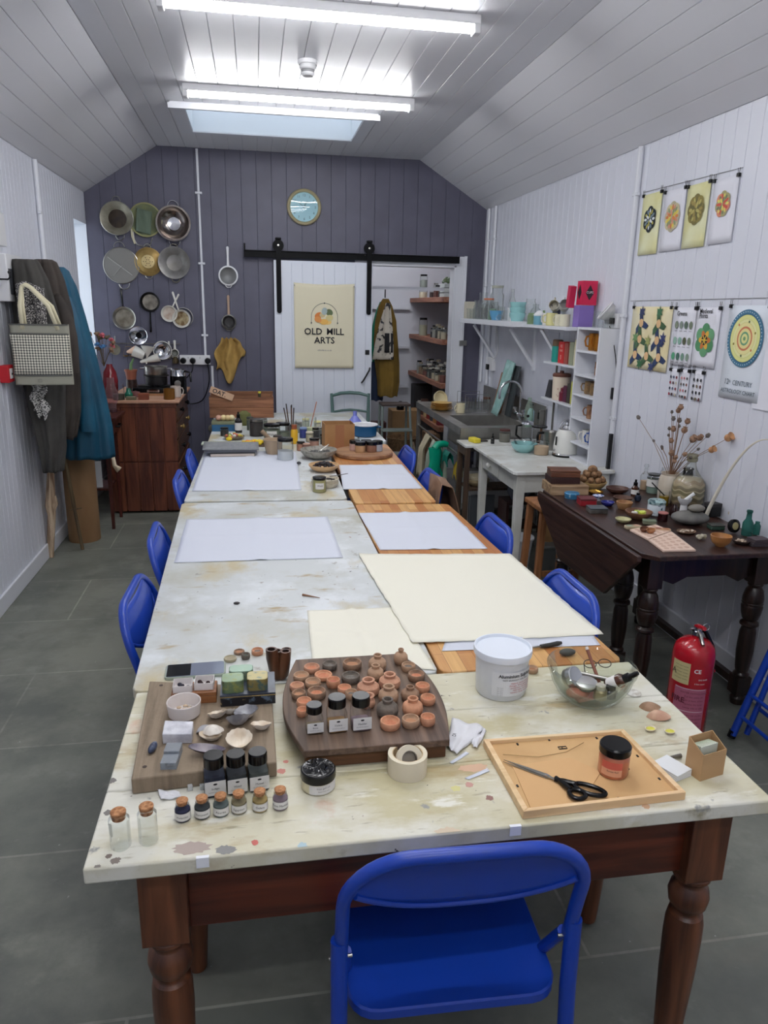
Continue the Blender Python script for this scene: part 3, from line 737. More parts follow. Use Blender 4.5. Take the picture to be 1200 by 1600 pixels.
# spice jars with black lids
def spice_jar(label,h,r,powder,fill,words,group,loc,rz=0):
 t=thing('spice_jar',label,'jar',loc,rz,group)
 hb=h*.74
 mb=MB(GLASS);a=[rr for rr in rrect(r*2,r*2,r*.35,3)]
 def row(sc,z): return [mb.V((p[0]*sc,p[1]*sc,z)) for p in a]
 rows=[row(.9,0),row(1,.003),row(1,hb*.78),row(.84,hb*.93),row(.70,hb)];mb.F(rows[0][::-1])
 for x,y in zip(rows,rows[1:]): mb.skin(x,y)
 mb.done('jar_body',t)
 mb=MB(powder);b=rrect(r*1.86,r*1.86,r*.3,3);mb.prism(b,.002,hb*fill);mb.done('powder',t)
 mb=MB(BLACKP);n=36;z0=hb-.001;rl=r*.93
 o1=[(rl*(1+.03*(i % 2))*math.cos(2*PI*i/n),rl*(1+.03*(i % 2))*math.sin(2*PI*i/n)) for i in range(n)]
 mb.prism(o1,z0,h-.003);mb.lathe([(rl,h-.003),(rl*.95,h),(0,h)],n);mb.done('lid',t)
 zl=hb*.10;hl=hb*.50;fr=-r*1.012
 mb=MB(LABEL);mb.box(-r*.97,r*.97,fr,fr+.0004,zl,zl+hl)
 mb.m(INK).lathe([(0,.0001),(r*.22,.0001),(r*.22,0)],14,(0,0,0)) if False else None
 mb.m(INK);M=TR(0,fr-.0003,zl+hl*.80,90);mb.poly([M @ Vector((r*.20*math.cos(2*PI*i/14),r*.10*math.sin(2*PI*i/14),0)) for i in range(14)])
 text_verts(mb,words,r*.30,TR(0,fr-.0003,zl+hl*.42,90));mb.m(INKG);text_verts(mb,'Old Mill Arts pigment',r*.15,TR(0,fr-.0003,zl+hl*.2,90))
 mb.done('label',t);return t
PW1=mat('dark_blue_powder',(40,46,66),.95,col2=(56,60,78),scale=60);PW2=mat('charcoal_powder',(54,58,64),.95,col2=(66,70,74),scale=60);PW3=mat('grey_green_powder',(78,84,82),.95,col2=(94,98,94),scale=60)
PW4=mat('ochre_powder',(164,128,84),.95,col2=(150,110,68),scale=60);PW5=mat('lilac_powder',(142,122,130),.95,col2=(160,138,140),scale=60);PW6=mat('sand_powder',(150,132,108),.95)
for (p,h,r,pw,fl,wd_,lb) in (((-.101,1.280),.083,.0205,PW1,.72,'Indigo','black-lidded jar of dark blue powder, left one of the three by the wooden board'),
 ((-.059,1.282),.081,.0195,PW2,.70,'Woad','black-lidded jar of charcoal powder, middle one of the three by the wooden board'),
 ((-.017,1.285),.080,.0195,PW3,.70,'Mussel','black-lidded jar of grey powder, right one of the three by the wooden board')):
 spice_jar(lb,h,r,pw,fl,wd_,'spice jars by the wooden board',p+(ZT+.0003,),8)
for (p,h,r,pw,fl,wd_,lb) in (((.102,1.391),.062,.0178,PW6,.25,'Bone','smallest black-lidded pigment jar standing on the barrel board'),
 ((.150,1.392),.076,.0205,PW4,.30,'Ochre','black-lidded jar of ochre powder standing on the barrel board'),
 ((.201,1.391),.076,.0205,PW5,.30,'Madder','black-lidded jar of lilac powder standing on the barrel board')):
 spice_jar(lb,h,r,pw,fl,wd_,'spice jars on the barrel board',p+(ZP+.0003,),4)

# corked vials
def vial(label,r,h,powder,words,loc,group):
 t=thing('cork_vial',label,'vial',loc,0,group);tall=powder is None
 nr=r*.72
 mb=MB(GLASS)
 if tall: mb.lathe([(0,0),(r*.8,0),(r,.004),(r,h*.80),(nr*1.02,h*.88),(nr*1.02,h*.92),(nr*1.15,h*.95)],20)
 else: mb.lathe([(0,0),(r*.85,0),(r,.003),(r,h*.58),(r*.92,h*.66),(nr,h*.74),(nr*.98,h*.80),(nr*1.18,h*.84),(nr*1.15,h*.88)],20)
 mb.done('bottle',t)
 mb=MB(CORK);zz=h*.80;mb.lathe([(0,zz),(nr*.88,zz),(nr*1.05,h),(nr*.95,h*1.02),(0,h*1.02)],18);mb.done('cork',t)
 if powder:
  mb=MB(powder);mb.lathe([(0,.001),(r*.9,.001),(r*.94,.004),(r*.94,h*.55),(0,h*.56)],18);mb.done('powder',t)
  mb=MB(LABEL);q=[(r*1.02*math.sin(R(a)),-r*1.02*math.cos(R(a))) for a in range(-70,71,10)]
  for a,b in zip(q,q[1:]): mb.poly([(a[0],a[1],h*.12),(b[0],b[1],h*.12),(b[0],b[1],h*.50),(a[0],a[1],h*.50)])
  mb.m(INK);text_verts(mb,words,r*.44,TR(0,0,h*.26),bend=r*1.04);mb.done('label',t)
 return t
G6='small corked pigment vials in a row'
for (p,pw,wd_,lb) in (((-.155,1.208),mat('navy_powder',(38,42,74),.95),'Vivianite','corked vial of navy blue powder, left end of the row of six'),
 ((-.120,1.211),mat('slate_powder',(60,66,68),.95),'Veronese','corked vial of slate grey powder, second from left in the row'),
 ((-.086,1.213),mat('bluegrey_powder',(98,110,108),.95),'Azurite','corked vial of blue-grey powder, third from left in the row'),
 ((-.053,1.216),mat('khaki_powder',(142,130,100),.95),'Egyptian','corked vial of khaki powder, fourth from left in the row'),
 ((-.014,1.216),mat('gold_powder',(176,152,96),.95),'Ochre','corked vial of yellow-brown powder, second from right in the row'),
 ((.024,1.216),mat('mauve_powder',(140,122,132),.95),'Rose Madder','corked vial of mauve powder, at the right end of the row of small vials')):
 vial(lb,.0148,.040,pw,wd_,p+(ZT+.0004,),G6)
vial('tall empty glass vial with a cork at the near left corner of the table',.0178,.072,None,'',(-.255,1.148)+(ZT+.0004,),'tall empty vials')
vial('tall empty glass vial with a cork, next to the dark blue powder vial',.0168,.074,None,'',(-.209,1.154)+(ZT+.0004,),'tall empty vials')

# squat black jar, tape rolls
t=thing('pigment_tub','squat tub with a plastic-wrapped black lid between the vials and the tape roll','tub',(.100,1.270)+(ZT+.0004,),15)
mb=MB(mat('tub_body',(210,202,168),.35));mb.lathe([(0,0),(.031,0),(.0335,.003),(.0335,.026),(.031,.028)],32);mb.done('body',t)
mb=MB(BLACKP);mb.lathe([(.0345,.024),(.0350,.026),(.0345,.040),(.032,.042),(0,.042)],32);mb.done('lid',t)
mb=MB(LABEL);q=[(.034*math.sin(R(a)),-.034*math.cos(R(a))) for a in range(-50,101,10)]
for a,b in zip(q,q[1:]): mb.poly([(a[0],a[1],.003),(b[0],b[1],.003),(b[0],b[1],.0225),(a[0],a[1],.0225)])
mb.m(INKG);text_verts(mb,'Iron gall ink',.006,TR(0,0,.015),bend=.0345);text_verts(mb,'batch 4 mix well',.0035,TR(0,0,.009),bend=.0345);mb.done('label',t)
mb=MB(mat('black_plastic_wrap',(22,22,24),.12));rnd=random.Random(4)
def wrap(u,v):
 a=2*PI*u;rr=.001+.029*v
 return (rr*math.cos(a),rr*math.sin(a),.0425+.008*max(0,math.sin(3*a+5*v))*math.sin(PI*v)+.003*math.sin(11*a+3*v)*v*(1-v)*2)
mb.grid(wrap,40,8);mb.done('plastic_wrap',t)
TAPE=mat('masking_tape',(222,212,188),.6,bump=.05,bscale=40);TAPES=mat('tape_side',(230,222,202),.7)
def taperoll(name,label,r,ri,h,loc,rot=None,core=None):
 t=thing(name,label,'tape',loc)
 mb=MB(TAPE);mb.lathe([(ri+.002,0),(r,0),(r,h),(ri+.002,h),(ri+.002,0)],40);mb.done('tape',t)
 mb=MB(core or CARD);mb.lathe([(ri,.0004),(ri+.0019,.0004),(ri+.0019,h-.0004),(ri,h-.0004),(ri,.0004)],40);mb.done('core',t)
 if rot: t.rotation_euler=[R(a) for a in rot]
 return t
taperoll('tape_roll','wide roll of cream masking tape standing flat in front of the barrel board',.0405,.030,.043,(.285,1.293)+(ZT+.0004,),core=flat(196,170,132))
c=(.286,1.291)
t=taperoll('tape_roll','small cream tape roll with a grey core leaning inside the wide roll',.0275,.0145,.010,(c[0],c[1]-.002,.7925),(62,0,8),core=flat(120,112,100))
mb=MB(flat(132,124,112));mb.lathe([(0,.002),(.0140,.002),(.0140,.004),(0,.004)],28);mb.done('core_disc',t)

# bucket
t=thing('plastic_bucket','translucent white lidded bucket of alum behind the picture frame','bucket',(.583,1.592)+(ZT+.0004,),2)
BK=mat('bucket_plastic',(216,219,224),.35);mb=MB(BK)
mb.lathe([(0,0),(.058,0),(.061,.004),(.0635,.05),(.067,.106)],40);mb.done('body',t)
mb=MB(mat('bucket_lid',(226,232,242),.3));mb.lathe([(.067,.104),(.0715,.104),(.0725,.116),(.0715,.121),(.068,.121),(.066,.114),(0,.113)],40);mb.done('lid',t)
mb=MB(mat('bucket_label',(218,220,224),.5));q=[(.0655*math.sin(R(a)),-.0655*math.cos(R(a))) for a in range(-40,71,5)]
def lbl(mb,q,z0,z1):
 for a,b in zip(q,q[1:]): mb.poly([(a[0],a[1],z0),(b[0],b[1],z0),(b[0]*1.035,b[1]*1.035,z1),(a[0]*1.035,a[1]*1.035,z1)])
lbl(mb,q,.018,.082)
mb.m(INK);text_verts(mb,'Aluminium Sulphate',.0120,TR(.0,0,.068) @ Matrix.Rotation(R(14),4,'Z'),bend=.0686,bold=.0003);text_verts(mb,'with aluminium salts (alum)',.0068,TR(0,0,.060) @ Matrix.Rotation(R(14),4,'Z'),bend=.0684)
mb.m(flat(190,90,96))
for i,s in enumerate(('Hazard: causes serious eye','damage. Wear gloves and eye','protection. If in eyes: rinse','with water for several','minutes. Keep out of reach')): text_verts(mb,s,.0062,TR(0,0,.051-.006*i) @ Matrix.Rotation(R(28),4,'Z'),bend=.0680)
mb.m(INKG)
for i in range(5): text_verts(mb,'Net 1 kg lot',.0030,TR(0,0,.040-.0048*i) @ Matrix.Rotation(R(-22),4,'Z'),bend=.0676)
mb.done('label',t)

# glass mixing bowl with tools in it
bc=(.786,1.518);t=thing('glass_bowl','large clear glass mixing bowl full of tools and small jars','bowl',bc+(ZT+.0005,))
mb=MB(glassy('bowl_glass',(243,246,243),.5,.03));mb.lathe([(0,.0),(.048,.0),(.056,.003),(.078,.022),(.094,.05),(.103,.080),(.107,.086),(.108,.092),(.104,.094),(.100,.090),(.099,.080),(.089,.050),(.073,.026),(.052,.008),(0,.006)],56);mb.done('bowl',t)
def cyl_thing(name,label,cat,parts,loc,rot=(0,0,0),group=None):
 t=thing(name,label,cat,loc,0,group);t.rotation_euler=[R(a) for a in rot]
 for pn,m_,prof in parts:
  mb=MB(m_);mb.lathe(prof,24);mb.done(pn,t)
 return t
x,y,z=bc[0],bc[1],ZT
cyl_thing('metal_tin','round silver screw-top tin on its side in the glass bowl','tin',(('body',STEEL,[(0,0),(.024,0),(.024,.012)]),('lid',mat('tin_lid',(196,198,200),.25,.9),[(.0252,.011),(.0252,.024),(.023,.0255),(.019,.0245),(0,.0245)])),(x-.056,y+.006,z+.058),(55,0,35))
cyl_thing('metal_tin','shallow silver tin lying level in the middle of the glass bowl','tin',(('body',DSTEEL,[(0,0),(.024,0),(.024,.008)]),('lid',mat('tin_lid2',(200,200,200),.3,.8),[(.0255,.0075),(.0255,.0125),(.0235,.0135),(0,.013)])),(x-.022,y-.022,z+.050),(8,-4,0))
cyl_thing('spool','small brass-coloured screw jar sitting in the glass bowl','jar',(('body',mat('brass_dull',(150,138,106),.35,.7),[(0,0),(.016,0),(.016,.02),(.013,.024)]),('lid',mat('glass_stopper',(190,186,172),.15,.3),[(.012,.0235),(.012,.034),(.008,.037),(0,.037)])),(x+.004,y-.046,z+.030))
cyl_thing('ink_bottle','small dark blue ink bottle in the glass bowl beside the dropper bottle','bottle',(('body',mat('ink_glass',(24,28,52),.15),[(0,0),(.014,0),(.014,.018),(.011,.021)]),('lid',BLACKP,[(.0115,.0205),(.0115,.030),(0,.030)])),(x+.032,y-.042,z+.028))
cyl_thing('dropper_bottle','amber dropper bottle with a white label leaning in the glass bowl','bottle',(
 ('bottle',mat('amber_glass',(70,36,20),.12,coat=.5),[(0,0),(.0155,0),(.017,.003),(.017,.040),(.013,.047),(.0085,.051)]),
 ('label',LABEL,[(.0172,.006),(.0174,.007),(.0174,.031),(.0172,.032)]),('cap',BLACKP,[(.0105,.049),(.0105,.063),(.008,.064)]),('dropper',BLACKP,[(.008,.064),(.0062,.068),(.0062,.082),(.0045,.088),(0,.089)])),(x+.036,y-.020,z+.045),(18,47,-22))
def stick(name,label,cat,p0,p1,r,m,group=None,tip=None,r2=None):
 p0,p1=Vector(p0),Vector(p1);mb=MB(m);mb.cyl((0,0,0),p1-p0,r,r2,10)
 if tip: mb.m(tip).cyl(p1-p0,(p1-p0)*1.09,r,None,10)
 o=mb.done(name);o.location=p0;return tag(o,label,cat,group)
stick('pencil','reddish-brown pencil standing up in the glass bowl','pencil',(x+.022,y-.005,z+.045),(x+.006,y+.045,z+.112),.0042,flat(134,84,66),tip=flat(214,206,198))
stick('palette_knife','grey flat metal palette knife lying across the glass bowl','knife',(x-.038,y+.022,z+.068),(x+.035,y-.012,z+.060),.0045,STEEL)
stick('palette_knife','second grey metal tool under the palette knife in the glass bowl','knife',(x-.030,y+.034,z+.054),(x+.04,y+.004,z+.050),.0055,DSTEEL)
mb=MB(flat(170,92,72));mb.sph((0,0,0),(.030,.020,.014),14,8);one(mb,'clay_lump','terracotta red lump under the tins in the glass bowl','clay',(x-.042,y-.024,z+.036))
mb=MB(flat(206,126,110));mb.box(-.038,.038,-.012,.012,-.006,.006);one(mb,'eraser','flat pink-red eraser at the bottom of the glass bowl','eraser',(x-.006,y-.012,z+.0155),12,bevel=.004)
mb=MB(flat(62,62,64));mb.sph((0,0,0),(.034,.014,.011),14,8);one(mb,'stone','dark grey pebble low in the glass bowl','stone',(x+.004,y+.024,z+.024))
mb=MB(flat(74,74,72));mb.sph((0,0,0),(.024,.013,.010),14,8);one(mb,'stone','flat dark stone on the wooden table just behind the glass bowl','stone',(.830,1.753)+(ZT+.0102,))
cyl_thing('lens_cap','grey cylinder with a shiny end low at the right of the glass bowl','lens',(('barrel',flat(82,86,94),[(0,0),(.013,0),(.013,.03),(.011,.032),(0,.032)]),),(x+.040,y-.006,z+.022),(60,0,10))
mb=MB(mat('glasses_wire',(60,56,54),.3,.6));mb.torus((0,0,0),.015,.0012,20,6,'z');mb.torus((.036,0,0),.015,.0012,20,6,'z');mb.tube([(.014,0,0),(.018,.004,0),(.022,0,0)],.0012,6);mb.tube([(-.015,0,0),(-.02,-.05,-.006)],.0012,6)
o=one(mb,'spectacles','thin-rimmed spectacles lying on top of the tools in the glass bowl','glasses',(x+.012,y+.035,z+.078));o.rotation_euler=(R(15),R(-5),R(-12))

# craft knife on the butcher block behind the bowl
t=thing('craft_knife','dark-handled craft knife on the butcher block behind the glass bowl','knife',(.782,1.803)+(ZT+.008,),10)
mb=MB(flat(52,54,52));mb.tube([(-.012,0,0),(.02,0,0),(.045,.002,0),(.058,.003,0)],[.0055,.0065,.007,.004],10);mb.done('handle',t);mb=MB(STEEL);mb.box(-.055,-.011,-.004,.004,-.001,.001);mb.done('blade',t)
one(dish(.0165,.013,TERRA[2],flat(150,104,72)),'clay_dish','lone small brown wooden dish between the bucket and the glass bowl','dish',(.697,1.673)+(ZT+.0003,))

# picture frame seen from the back
FR=[(.471,1.116),(.808,1.126),(.793,1.355),(.467,1.358)]
fc_=(sum(p[0] for p in FR)/4,sum(p[1] for p in FR)/4);F4=[Vector((p[0]-fc_[0],p[1]-fc_[1])) for p in FR]
t=thing('picture_frame','pale wooden picture frame lying face down beside the scissors','picture frame',fc_+(ZT+.0004,))
LIMBA=wood('frame_birch',(214,178,132),(232,202,160),'x',rough=.5)
inn=[p*.93 for p in F4]
for i in range(4):
 mb=MB(LIMBA);a,b,c_,d=F4[i],F4[(i+1) % 4],inn[(i+1) % 4],inn[i];mb.prism([a,b,c_,d],0,.018);mb.done('frame_bar',t,bevel=.001)
mb=MB(mat('frame_back',(206,168,118),.75,col2=(196,156,106),scale=7));mb.prism([p*.929 for p in F4],.004,.0095);mb.done('back_panel',t)
def uvp(u,v): return (F4[0]*(1-u)+F4[1]*u)*(1-v)+(F4[3]*(1-u)+F4[2]*u)*v
mb=MB(mat('kraft_flap',(208,166,116),.8));mb.prism([uvp(*q) for q in ((.06,.05),(.36,.05),(.62,.42),(.50,.66),(.10,.62))],.0097,.0112);mb.done('kraft_envelope',t)
mb=MB(BLACKM)
for (u,v,rz) in ((.50,.82,0),(.80,.46,90)):
 c_=uvp(u,v);mb=MB(BLACKM);mb.at(TR(c_.x,c_.y,.0105,0,0,rz));mb.tube([(-.009,-.004,0),(.009,-.004,0),(.009,.004,0),(-.009,.004,0)],.0011,6,closed=True);mb.tube([(-.001,-.004,0),(-.001,.004,0)],.001,6);mb.done('hanging_ring',t)
mb=MB(mat('brass_wire',(168,140,92),.35,.8));P=[uvp(.08,.78),uvp(.3,.70),uvp(.5,.74),uvp(.66,.86)];mb.tube([(p.x,p.y,.0125) for p in P],.0006,6);mb.done('wire',t)
for (u,v) in ((.22,.93),(.45,.96),(.78,.93),(.94,.6),(.94,.25),(.6,.06),(.06,.35)):
 c_=uvp(u,v);mb=MB(BLACKM);mb.box(c_.x-.002,c_.x+.002,c_.y-.0035,c_.y+.0035,.0096,.0108);mb.done('pin',t)

# scissors
ZS_=.7765;s0=(.487,1.281);sp=(.557,1.218);l1=(.592,1.149);l2=(.622,1.159)
t=thing('scissors','large black-handled scissors lying across the back of the picture frame','scissors',sp+(ZS_-.004,))
V2=lambda p: Vector((p[0]-sp[0],p[1]-sp[1]))
a=V2(s0);d=a.normalized();nn_=Vector((-d.y,d.x))
for (k_,z_) in ((1,0),(-1,.0018)):
 mb=MB(STEEL);tip=a+nn_*.002*k_;mb.prism([tip,a*.5+nn_*.0045*k_*1.1,nn_*.006*k_-d*.002,-d*.022+nn_*.005*k_*-1,-nn_*.004*k_,a*.5-nn_*.0012*k_],z_+.0004,z_+.0018);mb.done('blade',t)
mb=MB(CHROME);mb.lathe([(0,.006),(.0035,.0055),(.004,.0036),(.004,0)],14);mb.done('pivot_screw',t)
def loop(c,rx,ry,ang,tubr,start):
 c=V2(c);pts=[]
 for i in range(28):
  th=2*PI*i/28;q=Vector((rx*math.cos(th)*(1+.12*math.sin(th)),ry*math.sin(th)))
  ca,sa=math.cos(R(ang)),math.sin(R(ang));pts.append(Vector((c.x+q.x*ca-q.y*sa,c.y+q.x*sa+q.y*ca,.006)))
 mb=MB(BLACKP);mb.tube(pts,tubr,10,closed=True);st=Vector(start).to_3d();st.z=.004
 near=min(pts,key=lambda p: (p-st).length);mb.tube([st,(st+near)/2,near],[.0042,.0062,.006],10);mb.done('handle',t)
loop(l1,.0155,.0135,-30,.0046,-d*.018-nn_*.003)
loop(l2,.030,.0135,-38,.0048,-d*.018+nn_*.004)

cyl_thing('pigment_jar','glass jar of orange pigment with a black lid standing on the picture frame','jar',(
 ('jar_body',mat('orange_jar',(190,112,80),.3,col2=(166,94,68),scale=30,coat=.6),[(0,0),(.028,0),(.0305,.004),(.0305,.042),(.028,.047),(.027,.050)]),
 ('lid',BLACKP,[(.030,.048),(.0318,.050),(.0318,.064),(.029,.0675),(0,.0675)])),(.700,1.218)+(.7705,))
t=[o for o in SC.objects if o.name.startswith('pigment_jar')][0]
mb=MB(mat('peach_label',(226,166,132),.7));q=[(.031*math.sin(R(a)),-.031*math.cos(R(a))) for a in range(-75,11,8)]
for a_,b_ in zip(q,q[1:]): mb.m(mat('peach_label',(226,166,132),.7));mb.poly([(a_[0],a_[1],.008),(b_[0],b_[1],.008),(b_[0],b_[1],.024),(a_[0],a_[1],.024)]);mb.m(flat(206,96,78));mb.poly([(a_[0],a_[1],.024),(b_[0],b_[1],.024),(b_[0],b_[1],.040),(a_[0],a_[1],.040)])
mb.m(INK);text_verts(mb,'Rowan Red',.0050,TR(0,0,.018) @ Matrix.Rotation(R(-30),4,'Z'),bend=.0315);mb.done('label',t)
for f_ in [o for o in SC.objects if o.parent == t]: pass

# kraft card box with cards, white cards, scalpel
cb=(.897,1.204)
t=thing('card_box','tan kraft card box holding pale swatch cards at the right corner of the near table','box',cb+(ZT+.0004,),14)
KR=mat('kraft_board',(182,146,104),.75);w_,d_,h_=.064,.042,.060
mb=MB(KR)
mb.box(-w_/2,w_/2,-d_/2,d_/2,0,.0015)
mb.prism([(-w_/2,-d_/2),(w_/2,-d_/2),(w_/2,-d_/2+.0015),(-w_/2,-d_/2+.0015)],.0015,h_);mb.box(-w_/2,w_/2,d_/2-.0015,d_/2,.0015,h_+.02)
for s in (-1,1):
 x0,x1=(w_/2-.0015,w_/2) if s > 0 else (-w_/2,-w_/2+.0015)
 v=[mb.V(p) for p in ((x0,-d_/2+.0015,.0015),(x0,d_/2-.0015,.0015),(x0,d_/2-.0015,h_+.02),(x0,-d_/2+.0015,h_),(x1,-d_/2+.0015,.0015),(x1,d_/2-.0015,.0015),(x1,d_/2-.0015,h_+.02),(x1,-d_/2+.0015,h_))]
 for qd in ((0,1,2,3),(4,5,6,7),(0,1,5,4),(1,2,6,5),(2,3,7,6),(3,0,4,7)): mb.F([v[i] for i in qd])
mb.done('box',t)
for i in range(6):
 mb=MB(flat(206-3*i,212-2*i,196-4*i));mb.box(-.026,.020,-.0012,.0012,.002,.071-.001*i);o=one(mb,'swatch_card','pale green swatch cards standing in the kraft card box','card',(cb[0]+.0035*i*-.25,cb[1]-.008+.0042*i,ZT+.0004),14,group='swatch cards in the kraft box')
for i in range(4):
 mb=MB(flat(224,226,228));mb.box(-.024,.024,-.030,.030,0,.0035);one(mb,'blank_card','stacked white cards lying left of the kraft card box','card',(cb[0]-.066,cb[1]+.012,ZT+.0004+.0037*i),18+2*i,group='white cards by the kraft box')
stick('scalpel','grey scalpel blade lying on the white cards behind the kraft box','knife',(cb[0]-.075,cb[1]+.048,ZT+.006),(cb[0]-.020,cb[1]+.054,ZT+.006),.0008,DSTEEL,r2=.005)

# shells: a ribbed half dome
def shell(mb,L,W,H,ribs,m_in,m_out,th=.0012):
 """half shell, open side up: fan outline with the hinge at -y, ribs fanning out from the hinge"""
 def f(dz):
  def g(u,v):
   a=2*PI*u;x=math.sin(a);y=-math.cos(a)
   ry=y*L*.5;rx=x*W*.5*(1.0-.28*max(0,-y)**2*1.0)
   px,py=rx*v,-L*.12+(ry+L*.12)*v
   fan=math.atan2(px,py+L*.56);rib=math.cos(ribs*fan*2.2)
   return (px*(1+.018*rib*v),py*(1+.018*rib*v),H*v**2.3+.0007*rib*v+dz)
  return g
 mb.m(m_in).grid(f(th),max(36,ribs*4),8);mb.m(m_out).grid(f(0),max(36,ribs*4),8)
SHW=mat('shell_white',(232,226,216),.4,col2=(206,196,184),scale=60);SHG=mat('shell_grey',(166,166,170),.45,col2=(128,128,134),scale=50);SHC=mat('shell_cream',(236,226,210),.4,col2=(208,190,166),scale=40)
MUS=mat('mussel_outside',(62,48,56),.35,col2=(104,84,84),scale=60);NAC=mat('mussel_inside',(168,160,164),.25,col2=(90,84,100),scale=20)
for (p,L,W,H,ribs,mi,mo,rot,lb,dz) in (
 ((-.127,1.450),.036,.034,.012,10,SHG,SHG,(155,20,40),'grey ribbed cockle shell at the left of the shell pile',.012),
 ((-.103,1.482),.046,.032,.011,11,SHC,SHW,(25,0,200),'large cream scallop shell propped up in the shell pile',.006),
 ((-.081,1.495),.036,.024,.010,9,SHC,SHW,(30,10,150),'narrow cream shell standing behind the large scallop',.006),
 ((-.040,1.485),.044,.036,.014,12,SHG,SHW,(-8,0,95),'grey and white clam shell at the back right of the shell pile',.003),
 ((-.058,1.445),.044,.040,.015,12,SHG,SHG,(40,0,185),'big grey ribbed shell in the middle of the shell pile',.008),
 ((-.011,1.429),.038,.026,.012,8,SHC,SHW,(10,12,110),'white oval shell at the right edge of the wooden board',.002),
 ((-.115,1.408),.040,.028,.011,9,SHC,SHW,(0,0,70),'white cupped shell under the upturned one, left front of the pile',.001),
 ((-.112,1.423),.038,.026,.012,9,SHW,SHW,(172,5,80),'upturned white shell resting on the cupped one',.026),
 ((-.055,1.376),.046,.042,.018,13,SHC,SHW,(12,0,8),'large cream cockle shell behind the black-lidded jars',.002),
 ((-.121,1.358),.062,.026,.010,3,NAC,MUS,(14,0,100),'dark purple mussel shell at the front of the shell pile',.002)):
 mb=MB(mi);shell(mb,L*1.22,W*1.3,H*1.15,ribs,mi,mo);o=one(mb,'sea_shell',lb,'shell',(p[0],p[1],ZB+dz),group='sea shells on the wooden board');o.rotation_euler=[R(a) for a in rot]
for (p,rot,lb) in (((.921,1.448),(165,0,60),'pinkish brown shell, smaller one behind, near the table edge by the extinguisher'),((.912,1.426),(0,0,0),'')):
 if not lb: continue
 mb=MB(flat(168,134,110));shell(mb,.052,.034,.014,9,flat(196,160,132),mat('shell_brown',(166,132,106),.6,col2=(140,110,84),scale=50));o=one(mb,'sea_shell',lb,'shell',(p[0]-.01,p[1]+.012,ZT+.016));o.rotation_euler=[R(a) for a in rot]
p=(.912,1.423);mb=MB(SHC);shell(mb,.056,.038,.016,2,flat(196,148,124),mat('shell_pink',(190,146,122),.5,col2=(214,176,150),scale=30));o=one(mb,'sea_shell','larger pinkish oyster shell in front of the brown one near the right table edge','shell',(p[0],p[1]-.006,ZT+.019));o.rotation_euler=(R(172),0,R(75))
YEL=mat('yellow_paint',(206,200,70),.3,col2=(220,214,110),scale=60)
for (p,lb) in (((.866,1.366),'small shell holding yellow paint, left of the two by the card box'),((.905,1.350),'small shell holding yellow paint, right of the two by the card box')):
 mb=MB(SHC);mb.lathe([(0,0),(.006,.0004),(.0115,.004),(.0135,.0075),(.0125,.0078),(.0108,.0055)],18,sy=.8);mb.m(YEL).lathe([(.0108,.0055),(.006,.0045),(0,.0042)],18,sy=.8);one(mb,'paint_shell',lb,'shell',p+(ZT+.0003,),10,group='yellow paint shells')
mb=MB(mat('mother_of_pearl',(222,220,214),.3,col2=(180,172,160),scale=70));mb.prism(noise_disc(.019,18,.08),0,.003);one(mb,'white_shell','flat white scallop shell right of the glass bowl','shell',(.911,1.530)+(ZT+.0003,),bevel=.001)

# boxes, tins, phone on the left
def cbx(name,label,cat,corners,z0,z1,m,group=None,bevel=.001):
 cx=sum(p[0] for p in corners)/len(corners);cy=sum(p[1] for p in corners)/len(corners)
 mb=MB(m);mb.prism([(p[0]-cx,p[1]-cy) for p in corners],0,z1-z0);return one(mb,name,label,cat,(cx,cy,z0),bevel=bevel,group=group)
WB=wood('box_walnut',(106,62,34),(150,98,58),'x',rough=.45)
t=thing('wooden_box','small brown wooden box carrying two white card trays','box',(-.160,1.585)+(ZB+.0003,),0)
mb=MB(WB);mb.box(-.050,.050,-.024,.030,0,.018);mb.done('base',t,bevel=.001);mb=MB(WB);mb.box(-.0505,.0505,-.0245,.0305,.0185,.028);mb.done('lid',t,bevel=.0015)
zq=ZB+.0286
def tray(label,p,w,d,h,rz,lumps,lm,group='white card trays'):
 t=thing('card_tray',label,'tray',p,rz,group);mb=MB(flat(222,216,214));b=.0012
 mb.box(-w/2,w/2,-d/2,d/2,0,b)
 for q in ((-w/2,w/2,-d/2,-d/2+b),(-w/2,w/2,d/2-b,d/2),(-w/2,-w/2+b,-d/2,d/2),(w/2-b,w/2,-d/2,d/2)): mb.box(*q,b,h)
 mb.done('tray',t)
 rnd=random.Random(len(label));mb=MB(lm)
 for i in range(lumps): s=rnd.uniform(.003,.006);mb.sph((rnd.uniform(-w*.28,w*.28),rnd.uniform(-d*.25,d*.25),b+s*.8),(s,s*.8,s*.8),7,5)
 o=mb.done('pigment_lumps',t);o['kind']='stuff';return t
pA=(-.160,1.585)
tray('white card tray of dark blue lumps on the wooden box, left one',(pA[0]-.0255,pA[1]+.000,zq),.043,.040,.016,2,7,mat('indigo_lump',(34,32,48),.6))
tray('white card tray of dark brown lumps on the wooden box, right one',(pA[0]+.0225,pA[1]+.006,zq),.043,.040,.017,-2,12,mat('umber_lump',(50,32,32),.9))
t=thing('ramekin','white round ramekin with pale chips inside, on the wooden board','bowl',(-.178,1.517)+(ZB+.0003,))
mb=MB(mat('white_china',(222,214,210),.25));mb.lathe([(0,0),(.030,0),(.0345,.004),(.0375,.034),(.0365,.0355),(.0350,.034),(.032,.006),(0,.005)],40);mb.done('bowl',t)
mb=MB(flat(196,172,146));rnd=random.Random(9)
